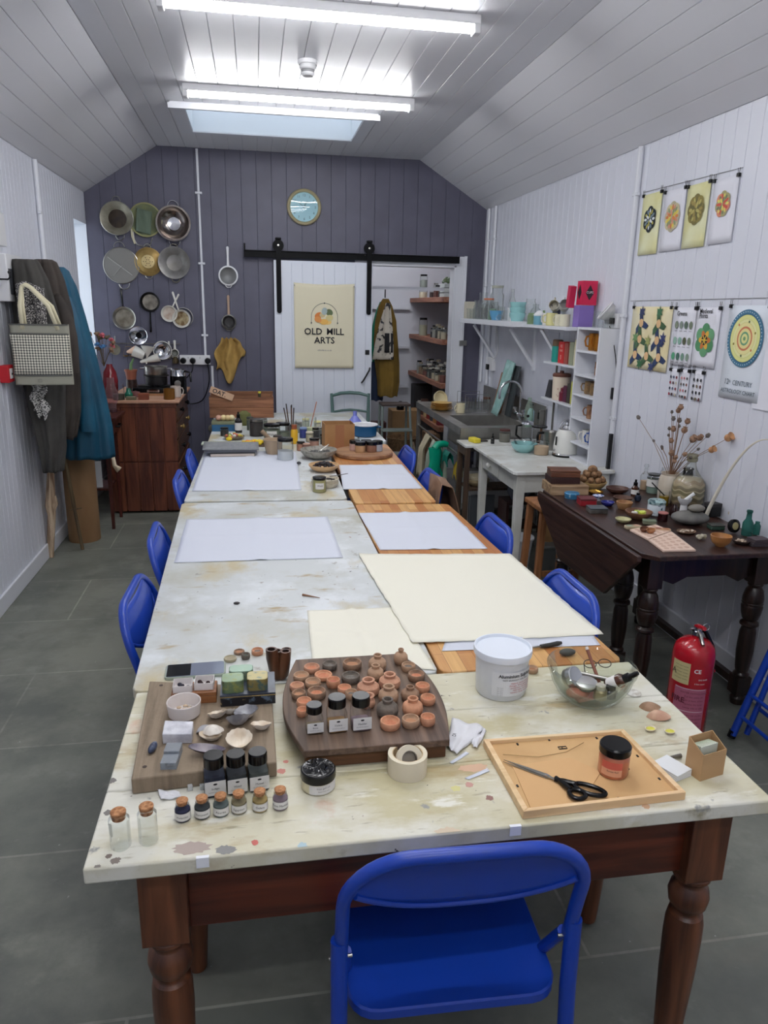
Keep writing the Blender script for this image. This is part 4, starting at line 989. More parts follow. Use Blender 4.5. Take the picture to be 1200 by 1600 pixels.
for i in range(14): a=rnd.uniform(0,6.3);q=rnd.uniform(0,.022);mb.m(flat(*rnd.choice(((196,172,146),(222,206,188),(120,90,64),(186,178,168)))));mb.sph((q*math.cos(a),q*math.sin(a),.009+rnd.uniform(0,.004)),(.006,.004,.003),7,5)
o=mb.done('chips',t);o['kind']='stuff'
# ornate black box with tins
pB=(-.038,1.589)
t=thing('ornate_box','black papier-mache box with gold and blue scroll trim under the old tins','box',pB+(ZB+.0003,),0)
OB=layered('ornate_lacquer',(26,28,36),[((92,110,130),30,.55,.6,None),((150,132,92),44,.62,.66,None)],.35,0)
mb=MB(OB);mb.box(-.062,.062,-.050,.050,0,.021);mb.done('base',t,bevel=.001);mb=MB(layered('ornate_lid',(74,82,96),[((40,46,60),12,.45,.6,None),((180,150,130),9,.64,.68,None)],.3,0));mb.box(-.0625,.0625,-.0505,.0505,.0215,.029)
mb.m(mat('gilt',(170,148,96),.3,.8))
mb.box(-.0632,.0632,-.0512,-.0505,.0225,.0245);mb.done('lid',t,bevel=.0008)
def tin(label,p,w,d,h,rz,c1,c2,z,legible=None):
 t=thing('tin_box',label,'tin',(p[0],p[1],z),rz,'old sweet tins')
 side=layered('tin_side_%d_%d' % (c1[0],c1[1]),c1,[(c2,60,.5,.6,None),((70,54,40),90,.66,.7,None)],.4,0,metal=.3)
 mb=MB(side);mb.prism(rrect(w*.97,d*.97,.010,4),0,h*.8);mb.done('body',t)
 top=layered('tin_top_%d_%d' % (c1[0],c1[1]),tuple(min(255,v+34) for v in c1),[(c2,50,.56,.62,(1,3,1)),((220,222,206),25,.66,.8,None),((90,70,50),80,.68,.7,None)],.35,0,metal=.25)
 mb=MB(side);mb.prism(rrect(w,d,.011,4),h*.62,h*.97);mb.m(top).prism(rrect(w*.95,d*.95,.010,4),h*.96,h);mb.done('lid',t,bevel=.0008)
zt_=ZB+.0296
tin('green rusty tin with worn lid, front left on the ornate box',(pB[0]-.034,pB[1]-.022),.050,.044,.030,2,(98,118,88),(136,144,84),zt_)
tin('yellow and blue rusty tin with worn lid, front right on the ornate box',(pB[0]+.022,pB[1]-.018),.048,.044,.029,0,(140,128,78),(86,110,104),zt_)
tin('pale green tin at the back of the ornate box',(pB[0]-.016,pB[1]+.028),.056,.036,.026,0,(112,138,118),(156,168,148),zt_)
# phone
t=thing('smartphone','dark smartphone in a clear-edged case behind the tins','phone',(-.175,1.786)+(ZT+.0004,),2)
mb=MB(flat(150,160,146));mb.prism(rrect(.152,.074,.011,5),0,.0075);mb.done('case',t,bevel=.001)
mb=MB(mat('screen_grey',(118,124,140),.08));mb.prism(rrect(.144,.068,.008,5),.0076,.0084);mb.done('screen',t)
mb=MB(mat('screen_dark',(22,24,28),.08));mb.prism([(-.071,-.032),(-.012,-.032),(-.012,.032),(-.071,.032)],.0085,.0087);mb.done('screen_shade',t)
# clear plastic boxes and lapis stone
PLW=mat('plastic_wrap_white',(216,216,222),.15,col2=(176,176,186),scale=26,bump=.4,bscale=30)
cbx('plastic_box','white plastic-wrapped square box left of the shells','box',[(-.212,1.405),(-.152,1.399),(-.152,1.448),(-.213,1.459)],ZB+.0003,ZB+.024,PLW,bevel=.002)
CLR=glassy('clear_plastic',(232,236,240),.6,.05,milk=.18)
def clear_box(label,p,w,d,h,stone):
 t=thing('specimen_box',label,'box',p,-6,'clear specimen boxes');mb=MB(CLR);b=.001
 mb.box(-w/2,w/2,-d/2,d/2,0,b)
 for q in ((-w/2,w/2,-d/2,-d/2+b),(-w/2,w/2,d/2-b,d/2),(-w/2,-w/2+b,-d/2+b,d/2-b),(w/2-b,w/2,-d/2+b,d/2-b)): mb.box(*q,b,h)
 mb.box(-w/2,w/2,-d/2,d/2,h+.0004,h+.0014)
 mb.done('box',t)
 if stone: mb=MB(mat('lapis_dull',(62,66,82),.5,col2=(92,96,110),scale=90,bump=.3));mb.sph((0,0,b+.006),(.010,.011,.006),9,7);mb.done('stone',t)
q0=(-.189,1.328)
clear_box('clear specimen box with a blue-grey stone, front one of the stack on the board',q0+(ZB+.0003,),.031,.030,.014,1)
clear_box('clear specimen box with a blue-grey stone, middle one next to the white-wrapped box',(q0[0]+.003,q0[1]+.034,ZB+.0003),.031,.030,.018,1)
mb=MB(mat('lapis',(44,52,76),.35,col2=(78,88,112),scale=80,bump=.3));mb.sph((0,0,0),(.0075,.019,.0085),10,8);one(mb,'lapis_stone','dark blue oblong lapis stone at the left side of the wooden board','stone',(-.229,1.384)+(ZB+.008,),-14)

# seed pod vase, small clay bits behind
pc_=(.039,1.723)
t=thing('seed_pod','tall dark brown woody seed pod standing beside the barrel board','seed pod',pc_+(ZT+.0004,))
POD=wood('pod_bark',(58,32,22),(104,64,42),'z',rough=.35,bump=.4)
for i,(dx,dy,tx,ty,r) in enumerate(((-.011,-.004,-.020,0,.018),(.010,-.006,.012,-.006,.016),(.010,.008,.018,.008,.016),(-.004,.010,-.004,.016,.016))):
 mb=MB(POD);prof=[(dx*.3,dy*.3,0,r*.6),(dx*.8,dy*.8,.012,r*.92),(dx,dy,.035,r*1.0),(dx+tx*.3,dy+ty*.3,.060,r*.92),(dx+tx*.45,dy+ty*.45,.085-.005*i,r*.80)]
 rings=[mb.ring(Vector((a,b,z)),Vector((rr,0,0)),Vector((0,rr,0)),14) for a,b,z,rr in prof];mb.F(rings[0][::-1])
 for a,b in zip(rings,rings[1:]): mb.skin(a,b)
 a,b,z,rr=prof[-1];lip=mb.ring(Vector((a,b,z)),Vector((rr*.7,0,0)),Vector((0,rr*.7,0)),14);mb.skin(rings[-1],lip)
 mb.m(flat(40,24,18));dn=mb.ring(Vector((a,b,z-.02)),Vector((rr*.55,0,0)),Vector((0,rr*.55,0)),14);mb.skin(lip,dn);mb.F(dn)
 mb.done('lobe',t)
for (p,r,h,m_,inn_,lb) in (((-.017,1.869),.016,.014,TERRA[1],GRI,'small orange clay dish with a dark filling left of the seed pod'),((-.048,1.846),.012,.014,TERRA[3],mat('green_fill',(70,96,84),.6),'small clay dish with a green filling behind the tins'),
 ((-.066,1.879),.015,.008,TERRA[4],TANI,'brown half shell dish behind the tins'),((-.089,1.840),.017,.009,flat(170,160,134),flat(150,138,112),'pale mottled dish tucked behind the green tin')):
 one(dish(r,h,m_,inn_),'clay_dish',lb,'dish',p+(ZT+.0003,))

# paper scraps
def scrap(name,label,pts,m,z,cat='paper',th=.0005,wav=.003):
 cx=sum(p[0] for p in pts)/len(pts);cy=sum(p[1] for p in pts)/len(pts);a,b,c,d=[Vector((p[0]-cx,p[1]-cy)) for p in pts]
 mb=MB(m)
 def f(u,v):
  p=(a*(1-u)+b*u)*(1-v)+(d*(1-u)+c*u)*v;return (p.x,p.y,.0005+wav*(1+math.sin(9*u+4*v)*math.cos(5*v-2*u))*.5)
 mb.grid(f,12,10);o=mb.done(name,solid=th);o.location=(cx,cy,z);return tag(o,label,cat)
TIS=mat('tissue',(222,222,226),.9,bump=.3,bscale=25)
scrap('paper_packet','crumpled white paper packet beside the barrel board',[(.385,1.360),(.401,1.330),(.489,1.417),(.427,1.472)],TIS,ZT+.0012,wav=.012)
pk=[o for o in SC.objects if o.name == 'paper_packet'][0]
mb=MB(INK);
text_verts(mb,'SA',.012,TR(-.024,.004,.0135,0,0,68),bold=.0002);text_verts(mb,'DI',.012,TR(-.012,-.008,.0135,0,0,68),bold=.0002);mb.done('handwriting',pk)
scrap('paper_scrap','second white folded paper piece right of the crumpled packet',[(.440,1.358),(.450,1.347),(.490,1.407),(.472,1.427)],TIS,ZT+.0010,wav=.010)
scrap('paper_strip','narrow white paper strip in front of the paper packet',[(.379,1.309),(.384,1.304),(.429,1.335),(.424,1.343)],PAPER,ZT+.0004,wav=.001)
scrap('paper_strip','curved white paper strip near the corner of the picture frame',[(.396,1.252),(.403,1.247),(.454,1.268),(.453,1.279)],PAPER,ZT+.0004,wav=.001)
scrap('tissue','twisted white tissue between the tall vial and the small vials',[(-.211,1.294),(-.201,1.265),(-.163,1.265),(-.169,1.284)],TIS,ZT+.0008,wav=.008,cat='tissue')
for (p,lb) in (((-.149,1.293),'small clear plastic cube in front of the wooden board, left one'),((-.126,1.292),'small clear plastic cube in front of the wooden board, beside the blue powder jar')):
 mb=MB(glassy('milk_plastic',(236,238,238),.5,.1,milk=.5));mb.box(-.0045,.0045,-.0045,.0045,0,.010);one(mb,'plastic_cube',lb,'cube',p+(ZT+.0003,),10,bevel=.0006)
mb=MB(flat(232,234,240));mb.box(-.011,.011,-.0006,.0,-.016,.004);mb.box(-.011,.011,0,.006,.0035,.0042);o=one(mb,'masking_label','strip of white tape stuck over the near edge of the table, left','tape',(-.113,1.093)+(ZT+.0002-.003,));o.location.y=1.0985
mb=MB(flat(232,234,240));mb.box(-.011,.011,-.0006,.0,-.016,.004);mb.box(-.011,.011,0,.006,.0035,.0042);o=one(mb,'masking_label','strip of white tape stuck over the near edge of the table, under the frame corner','tape',(.451,1.102)+(ZT+.0002-.003,));o.location.y=1.0985

# ================================================================ RIGHT SIDE: gate-leg table
ZG=.75
OAK=wood('gate_oak',(34,20,17),(66,42,34),'y',bump=.25,rough=.38);OAKZ=wood('gate_oak_z',(22,14,12),(48,30,24),'z',rough=.28)
t=thing('gateleg_table','dark oak drop-leaf table with turned legs against the right wall','table',(1.83,3.1,0))
def L(x,y): return (x-1.83,y-3.1)
mb=MB(OAK);mb.prism([L(1.56,2.545),L(2.15,2.545),L(2.15,3.665),L(1.505,3.665),L(1.505,2.60)],ZG-.022,ZG);mb.done('tabletop',t,bevel=.004)
mb=MB(OAK)
pts=[(3.665,ZG-.006),(2.575,ZG-.006),(2.575,ZG-.03),(2.83,.485),(3.31,.475),(3.40,.53),(3.665,.70)]
a=[mb.V((1.478-1.83,y-3.1,z)) for y,z in pts];b=[mb.V((1.498-1.83,y-3.1,z)) for y,z in pts];mb.F(a);mb.F(b[::-1]);mb.skin(a,b);mb.done('drop_leaf',t,bevel=.004)
def oakleg(x,y,hz=ZG-.023):
 mb=MB(OAKZ);s=1;mb.box(-.034,.034,-.034,.034,hz-.15,hz)
 prof=[(0,hz-.15),(.028,hz-.15),(.033,hz-.158),(.026,hz-.170),(.036,hz-.185),(.043,hz-.215),(.044,hz-.235),(.041,hz-.238),(.045,hz-.243),(.042,hz-.250),(.045,hz-.258),(.041,hz-.29),(.034,hz-.315),(.026,hz-.325),
   (.038,hz-.335),(.040,hz-.345),(.028,hz-.355),(.034,hz-.38),(.036,hz-.47),(.030,hz-.55),(.026,hz-.57),(.034,hz-.58),(.034,hz-.59)]
 mb.lathe(prof+[(0,hz-.59)],20);mb.box(-.033,.033,-.033,.033,.05,hz-.59);mb.lathe([(0,.05),(.02,.05),(.032,.03),(.028,0),(0,0)],16)
 mb.done('leg',t,bevel=.002,loc=L(x,y)+(0,))
for x,y in ((1.60,2.66),(1.60,3.54),(2.09,2.66),(2.09,3.54)): oakleg(x,y)
oakleg(1.68,3.02,.70)
mb=MB(OAKZ);mb.box(*[v for v in (1.575-1.83,1.595-1.83)],2.70-3.1,3.5-3.1,ZG-.13,ZG-.023);mb.done('apron',t,bevel=.002)
mb=MB(OAKZ)
P=[(1.635,.0),(1.66,-.03),(1.72,-.0),(1.95,0),(2.02,-.035),(2.055,0)]
a=[(1.635,ZG-.023),(2.055,ZG-.023),(2.055,ZG-.14),(2.0,ZG-.165),(1.94,ZG-.135),(1.76,ZG-.135),(1.70,ZG-.165),(1.635,ZG-.14)]
f=[mb.V((x-1.83,2.655-3.1,z)) for x,z in a];g=[mb.V((x-1.83,2.675-3.1,z)) for x,z in a];mb.F(f);mb.F(g[::-1]);mb.skin(f,g);mb.done('apron',t,bevel=.002)
for x0,x1,y0,y1 in ((1.585,1.615,2.70,3.50),(2.075,2.105,2.70,3.50)): mb=MB(OAKZ);mb.box(x0-1.83,x1-1.83,y0-3.1,y1-3.1,.075,.11);mb.done('stretcher',t,bevel=.003)
# pale wooden stool legs between the gate-leg table and the white table
t=thing('wooden_stool','tall light-brown wooden stool squeezed behind the far corner of the drop-leaf table','stool',(1.66,3.86,0))
LB=wood('stool_beech',(122,78,46),(162,108,68),'z',rough=.5)
mb=MB(LB);mb.box(-.13,.13,-.13,.13,.60,.63);mb.done('seat',t,bevel=.006)
for a in (-1,1):
 for b in (-1,1): mb=MB(LB);mb.frus((a*.12-.017,a*.12+.017,b*.12-.017,b*.12+.017),(a*.10-.018,a*.10+.018,b*.10-.018,b*.10+.018),0,.5995);mb.done('leg',t,bevel=.002)
mb=MB(LB);mb.box(-.09,.09,-.118,-.10,.22,.25);mb.done('stretcher',t)

# generic helper: a turned (lathe) object given part by part
def li(name,label,cat,p,z,parts,group=None,rot=None,n=22,sx=1):
 if len(parts) == 1:
  pn,m_,prof=parts[0];mb=MB(m_);mb.lathe(prof,n,sx=sx);o=one(mb,name,label,cat,(p[0],p[1],z),group=group)
 else:
  o=thing(name,label,cat,(p[0],p[1],z),0,group)
  for pn,m_,prof in parts: mb=MB(m_);mb.lathe(prof,n,sx=sx);mb.done(pn,o)
 if rot: o.rotation_euler=[R(a) for a in rot]
 return o
def bowlprof(r,h,th=.004,foot=.5): return [(0,0),(r*foot,0),(r*foot*1.05,h*.04),(r*.82,h*.35),(r*.97,h*.75),(r,h),(r-th,h),(r*.94-th,h*.72),(r*.78-th,h*.38),(r*foot*.8,h*.16),(0,h*.14)]
def boxthing(name,label,cat,p,z,w,d,h,rz,m,lid=None,group=None,bevel=.0015):
 t=thing(name,label,cat,(p[0],p[1],z),rz,group)
 mb=MB(m);mb.box(-w/2,w/2,-d/2,d/2,0,h*(.72 if lid else 1));mb.done('base',t,bevel=bevel)
 if lid: mb=MB(lid);mb.box(-w/2-.001,w/2+.001,-d/2-.001,d/2+.001,h*.72+.0005,h);mb.done('lid',t,bevel=bevel)
 return t
def lumps(parent,name,m_list,n,rx,ry,z,s,hump=0,seed=1):
 rnd=random.Random(seed);mb=MB(m_list[0])
 for i in range(n):
  a=rnd.uniform(0,6.28);q=math.sqrt(rnd.random());mb.m(rnd.choice(m_list));k_=rnd.uniform(.7,1.2)
  mb.sph((q*rx*math.cos(a),q*ry*math.sin(a),z+s*k_*.8+hump*(1-q*q)),(s*k_,s*k_*rnd.uniform(.7,1),s*k_*.85),8,6)
 o=mb.done(name,parent);o['kind']='stuff';return o
z0=ZG+.0004
WIC=wood('box_wicker',(120,92,66),(176,148,116),'x',rough=.7);BRN=wood('brown_box',(74,40,26),(118,72,48),'x',rough=.4);DKB=flat(52,28,26,rough=.4)
pS=(1.614,3.647)
boxthing('wooden_box','pale framed wooden box at the bottom of the stack on the oak table','box',(pS[0]-.005,pS[1]-.03),z0,.20,.17,.050,-4,WIC,bevel=.002)
boxthing('book_box','dark maroon box in the middle of the stack on the oak table','box',(pS[0]-.015,pS[1]-.01),z0+.0505,.155,.12,.034,-6,DKB,bevel=.002)
boxthing('wooden_box','brown carved wooden box on top of the stack on the oak table','box',(pS[0]-.012,pS[1]-.012),z0+.085,.155,.11,.036,-10,BRN,BRN,bevel=.003)
pW=(1.786,3.676);t=li('wooden_bowl','pale shallow bowl heaped with walnuts near the far end of the oak table','bowl',pW,z0,[('bowl',mat('pale_bowl',(188,158,108),.5),bowlprof(.082,.042,.005,.6))])
rnd=random.Random(3);NUT=layered('walnut_shell',(148,112,78),[((106,76,52),60,.45,.6,None)],.8,.6,120)
k_=0
for lay,(rr,n_,zz) in enumerate(((.058,9,.050),(.034,6,.078),(.0,1,.10))):
 for i in range(n_):
  a=2*PI*i/n_+lay*.4;r_=.019 if lay < 2 else .027
  mb=MB(NUT);mb.sph((0,0,0),(r_,r_*.88,r_*.9),12,9)
  one(mb,'walnut' if lay < 2 else 'puffball','walnut piled in the pale shallow bowl' if lay < 2 else 'large brown round nut topping the walnut pile','walnut' if lay < 2 else 'nut',(pW[0]+rr*math.cos(a),pW[1]+rr*math.sin(a),z0+zz+rnd.uniform(0,.006)),rnd.uniform(0,180),'walnuts in the pale bowl' if lay < 2 else None)
for i in range(1): pass
TB=layered('turquoise_tin',(62,132,176),[((170,196,206),60,.58,.64,None)],.35,0,metal=.3)
li('round_tin','round turquoise blue tin in front of the pale framed box','tin',(1.591,3.482),z0,[('body',TB,[(0,0),(.036,0),(.037,.003),(.037,.018)]),('lid',TB,[(.0385,.017),(.039,.026),(.036,.029),(0,.029)])])
boxthing('red_box','dark red lidded box near the left edge of the oak table','box',(1.612,3.351),z0,.080,.072,.036,-8,flat(150,30,40,rough=.4),flat(96,36,40,rough=.5))
boxthing('metal_tin','flat grey metal tin in front of the dark red box','tin',(1.600,3.208),z0,.085,.070,.026,-6,DSTEEL,mat('grey_lid',(96,102,108),.35,.7))
li('dish','shallow gold and silver dish beside the walnut bowl','dish',(1.753,3.550),z0,[('dish',mat('gilt_dish',(190,148,70),.25,.9),bowlprof(.040,.015,.003,.6))])
li('dish','small footed white and blue dish behind the flat grey tin','dish',(1.706,3.419),z0,[('foot',flat(170,172,178),[(0,0),(.012,0),(.010,.012)]),('bowl',mat('bluewhite',(200,206,222),.2,col2=(80,100,170),scale=90,lo=.5,hi=.55),[(.010,.012),(.024,.020),(.029,.027),(.027,.0275),(.020,.021),(0,.017)])])
li('dish','small glossy cobalt blue dish near the middle of the oak table','dish',(1.709,3.318),z0,[('dish',mat('cobalt',(28,34,118),.12),bowlprof(.034,.020,.003,.55))])
li('wooden_bowl','dark brown carved wooden bowl behind the woven tray','bowl',(1.884,3.566),z0,[('bowl',mat('dark_bowl',(92,58,44),.4,col2=(70,42,34),scale=20),bowlprof(.060,.028,.004,.5))])
p=(1.837,3.408);t=li('wooden_bowl','dark tray of brown husks between the carved bowl and the dropper bottle','bowl',p,z0,[('bowl',flat(84,56,42),bowlprof(.050,.018,.004,.7))]);
li('dropper_bottle','brown dropper bottle with white label at the back of the oak table','bottle',(1.945,3.491),z0,[('bottle',mat('amber_glass',(70,36,20),.12,coat=.5),[(0,0),(.018,0),(.019,.004),(.019,.046),(.009,.058)]),('label',LABEL,[(.0194,.012),(.0194,.036)]),('cap',BLACKP,[(.011,.057),(.011,.072),(.006,.076),(.006,.088),(0,.09)])])
li('ink_bottle','small round dark bottle beside the brown dropper bottle','bottle',(1.908,3.388),z0,[('bottle',mat('blueblack_glass',(36,44,62),.15),[(0,0),(.014,.002),(.018,.016),(.014,.030),(.008,.034)]),('cap',BLACKP,[(.009,.0335),(.009,.043),(0,.043)])])
li('wooden_bowl','light brown wooden bowl left of the bowl with yellow-green lumps','bowl',(1.764,3.252),z0,[('bowl',mat('bowl_maple',(170,128,84),.5,col2=(146,100,62),scale=20),bowlprof(.040,.036,.004,.7))])
p=(1.749,3.081);t=thing('wooden_bowl','brown wooden bowl holding white and yellow-green lumps','bowl',(p[0],p[1],z0));mb=MB(mat('bowl_brown',(132,92,66),.5,col2=(104,70,50),scale=18));mb.lathe(bowlprof(.062,.036,.004,.5),28);mb.done('bowl',t)
for i,(dx,dy,c) in enumerate(((-.022,0,(222,216,206)),(.012,-.006,(206,218,86)),(.002,.018,(188,204,96)),(.026,.010,(214,224,120)))):
 mb=MB(flat(*c));mb.cbox((dx,dy,.026),(.024,.020,.016));mb.done('pigment_lump',t,bevel=.003)
li('dish','shallow pale green dish in front of the yellow-green lumps','dish',(1.644,3.027),z0,[('dish',mat('celadon',(186,182,136),.35),bowlprof(.036,.018,.003,.45))])
def stone_slab(name,label,p,w,d,h,rz,m,wells=None):
 t=thing(name,label,'palette',(p[0],p[1],z0),rz);mb=MB(m);mb.prism(rrect(w,d,min(w,d)*.4,6),0,h);mb.done('slab',t,bevel=.003)
 for (x,y,r,c) in wells or (): mb=MB(flat(*c));mb.lathe([(r,h+.0008),(r*.9,h+.0012),(0,h+.0012)],18,(x,y,0));mb.done('well',t)
stone_slab('palette_stone','long oval stone palette with green and pink wells on the oak table',(1.641,2.925),.078,.036,.014,-4,flat(172,158,130),[(-.018,0,.014,(150,164,140)),(.016,0,.015,(196,158,134))])
stone_slab('palette_stone','oval wooden palette with reddish wells right of the white cardboard trays',(1.752,2.875),.074,.034,.012,-22,flat(186,150,118),[(-.016,0,.013,(150,96,76)),(.016,0,.013,(172,116,84))])
boxthing('metal_tin','small green-grey tin between the palettes and the dark red jar','tin',(1.751,2.985),z0,.058,.036,.020,-22,flat(120,122,98),flat(108,118,96),bevel=.004)
# pale egg-box palettes
for (pts,lb) in (([(1.607,2.890),(1.616,2.749),(1.782,2.852),(1.765,2.953)],'pale peg-holed palette board carrying nutshells, the further of two'),([(1.614,2.740),(1.600,2.598),(1.740,2.591),(1.779,2.843)],'pale peg-holed palette board nearest the table edge')):
 cx=sum(q[0] for q in pts)/4;cy=sum(q[1] for q in pts)/4;A=[Vector((q[0]-cx,q[1]-cy)) for q in pts]
 t=thing('palette_board',lb,'palette',(cx,cy,z0));PK=mat('palette_pink',(224,196,178),.6);mb=MB(PK);mb.prism(A,0,.008);mb.done('board',t,bevel=.001)
 mb=MB(mat('palette_well',(206,172,152),.6))
 for i in range(5):
  for j in range(4):
   u,v=(i+.8)/5.6,(j+.8)/4.6;q=(A[0]*(1-u)+A[1]*u)*(1-v)+(A[3]*(1-u)+A[2]*u)*v
   mb.lathe([(.0105,.0081),(.0095,.0092),(.008,.0083),(0,.0082)],12,(q.x,q.y,0))
 o=mb.done('well_grid',t);o['kind']='stuff'
for (p,lb,c) in (((1.651,2.847),'dark half nutshell resting on the pale palette board',(110,70,50)),((1.670,2.826),'light half nutshell resting on the pale palette board',(172,120,80))):
 mb=MB(flat(*c));mb.lathe([(0,0),(.010,.002),(.016,.010),(.017,.018),(.0155,.018),(.013,.008),(0,.004)],16,sx=1.15);o=one(mb,'nutshell',lb,'shell',(p[0],p[1],z0+.0095));o.rotation_euler=(R(12),R(-8),0)
DRG=mat('dark_red_glass',(44,14,18),.12,coat=.4)
li('jar','small dark red jar of paint with a pinkish top beside the blue and white jar','jar',(1.842,3.029),z0,[('jar_body',DRG,[(0,0),(.021,0),(.0225,.004),(.0225,.036)]),('paint',flat(176,112,106),[(.0225,.036),(.024,.040),(.020,.042),(0,.038)])])
li('jar','dark brown bottle just left of the grey stones','bottle',(1.949,3.118),z0,[('bottle',mat('oxblood_glass',(40,16,16),.15),[(0,0),(.020,0),(.021,.03),(.012,.045),(.010,.055),(0,.055)])])
GJ=mat('ginger_jar',(206,216,222),.15,col2=(70,98,110),scale=38,lo=.58,hi=.64)
li('ginger_jar','blue and white painted ceramic jar with a lid at the centre of the oak table','jar',(1.861,3.126),z0,[('body',GJ,[(0,0),(.034,0),(.040,.006),(.041,.05),(.038,.060)]),('lid',mat('ginger_lid',(150,176,176),.2,col2=(60,90,96),scale=50,lo=.5,hi=.55),[(.0415,.058),(.042,.070),(.034,.077),(0,.080)])])
YG=mat('yellow_varnish',(150,120,26),.1,coat=.5)
li('jar','glass of yellow liquid with a brush handle behind the blue and white jar','glass',(1.995,3.291),z0,[('liquid',YG,[(0,.002),(.021,.002),(.023,.05),(0,.05)]),('jar_body',GLASS,[(0,0),(.023,0),(.0255,.075)])])
stick('paint_stick','dark stick standing in the glass of yellow liquid','brush',(1.995,3.291)+(z0+.052,),(1.93+.0,3.31,z0+.115),.003,BLACKM)
# stones and mortar
STN=mat('beach_stone',(112,110,106),.75,col2=(92,92,90),scale=16)
p=(1.946,2.976);mb=MB(STN);mb.sph((0,0,0),(.086,.062,.030),26,14);one(mb,'stone','large flat grey beach stone on the oak table','stone',(p[0],p[1],z0+.0295),-10)
mb=MB(mat('beach_stone2',(124,120,112),.75));mb.sph((0,0,0),(.042,.030,.017),22,12);one(mb,'stone','smaller grey stone balanced on the large flat one','stone',(p[0]+.022,p[1]-.006,z0+.074),10)
p2=(2.042,3.166)
li('mortar','small white mortar behind the large beach stone','mortar',(p2[0],p2[1]+.02),z0,[('bowl',WHITEP,[(0,0),(.018,0),(.016,.03),(.030,.050),(.034,.066),(.031,.066),(.026,.052),(0,.046)])])
stick('pestle','white pestle leaning in the small mortar','pestle',(p2[0]-.004,p2[1]+.014,z0+.056),(p2[0]+.034,p2[1]+.0,z0+.092),.0065,WHITEP,r2=.0085)
# demijohn with wavy sand
def wavy():
 m,N,L_,B=newmat('layered_sand')
 tc=N.new('ShaderNodeTexCoord');sp_=N.new('ShaderNodeSeparateXYZ');L_.new(tc.outputs['Object'],sp_.inputs[0])
 at_=N.new('ShaderNodeMath');at_.operation='ARCTAN2';L_.new(sp_.outputs['X'],at_.inputs[0]);L_.new(sp_.outputs['Y'],at_.inputs[1])
 ml=N.new('ShaderNodeMath');ml.operation='MULTIPLY';ml.inputs[1].default_value=7;L_.new(at_.outputs[0],ml.inputs[0])
 sn=N.new('ShaderNodeMath');sn.operation='SINE';L_.new(ml.outputs[0],sn.inputs[0])
 ad=N.new('ShaderNodeMath');ad.operation='MULTIPLY_ADD';ad.inputs[1].default_value=.005;L_.new(sn.outputs[0],ad.inputs[0]);L_.new(sp_.outputs['Z'],ad.inputs[2])
 mr=N.new('ShaderNodeMapRange');mr.inputs['From Max'].default_value=.17;L_.new(ad.outputs[0],mr.inputs['Value'])
 cr=N.new('ShaderNodeValToRGB');cr.color_ramp.interpolation='CONSTANT';e=cr.color_ramp.elements
 cols=[(0,(96,82,70)),(.16,(150,132,104)),(.24,(120,108,86)),(.34,(182,166,134)),(.42,(136,126,96)),(.52,(196,180,146)),(.56,(142,128,100)),(.66,(178,160,126)),(.74,(160,140,112)),(.84,(176,164,140))]
 e[0].position=0;e[0].color=C3(*cols[0][1]);e[1].position=cols[1][0];e[1].color=C3(*cols[1][1])
 for ps,c in cols[2:]: q=e.new(ps);q.color=C3(*c)
 L_.new(mr.outputs[0],cr.inputs[0]);L_.new(cr.outputs[0],B.inputs['Base Color']);B.inputs['Roughness'].default_value=.25;B.inputs['Coat Weight'].default_value=.8
 return m
pD=((2.100,3.257)[0],(2.100,3.257)[1])
li('demijohn','large glass flagon filled with wavy layers of coloured sand','bottle',pD,z0,[('sand',wavy(),[(0,.002),(.068,.002),(.076,.010),(.077,.10),(.074,.125),(.060,.148),(.045,.155),(0,.157)]),
 ('bottle',glassy('pale_green_glass',(246,248,246),.5),[(0,0),(.070,0),(.0785,.010),(.0790,.105),(.074,.132),(.056,.155),(.040,.175),(.028,.195),(.022,.215),(.021,.232)]),('lip',mat('bottle_lip',(142,138,116),.25),[(.021,.230),(.026,.234),(.026,.248),(.022,.252),(.026,.256),(.025,.268),(.017,.268),(.017,.24)])],n=36)
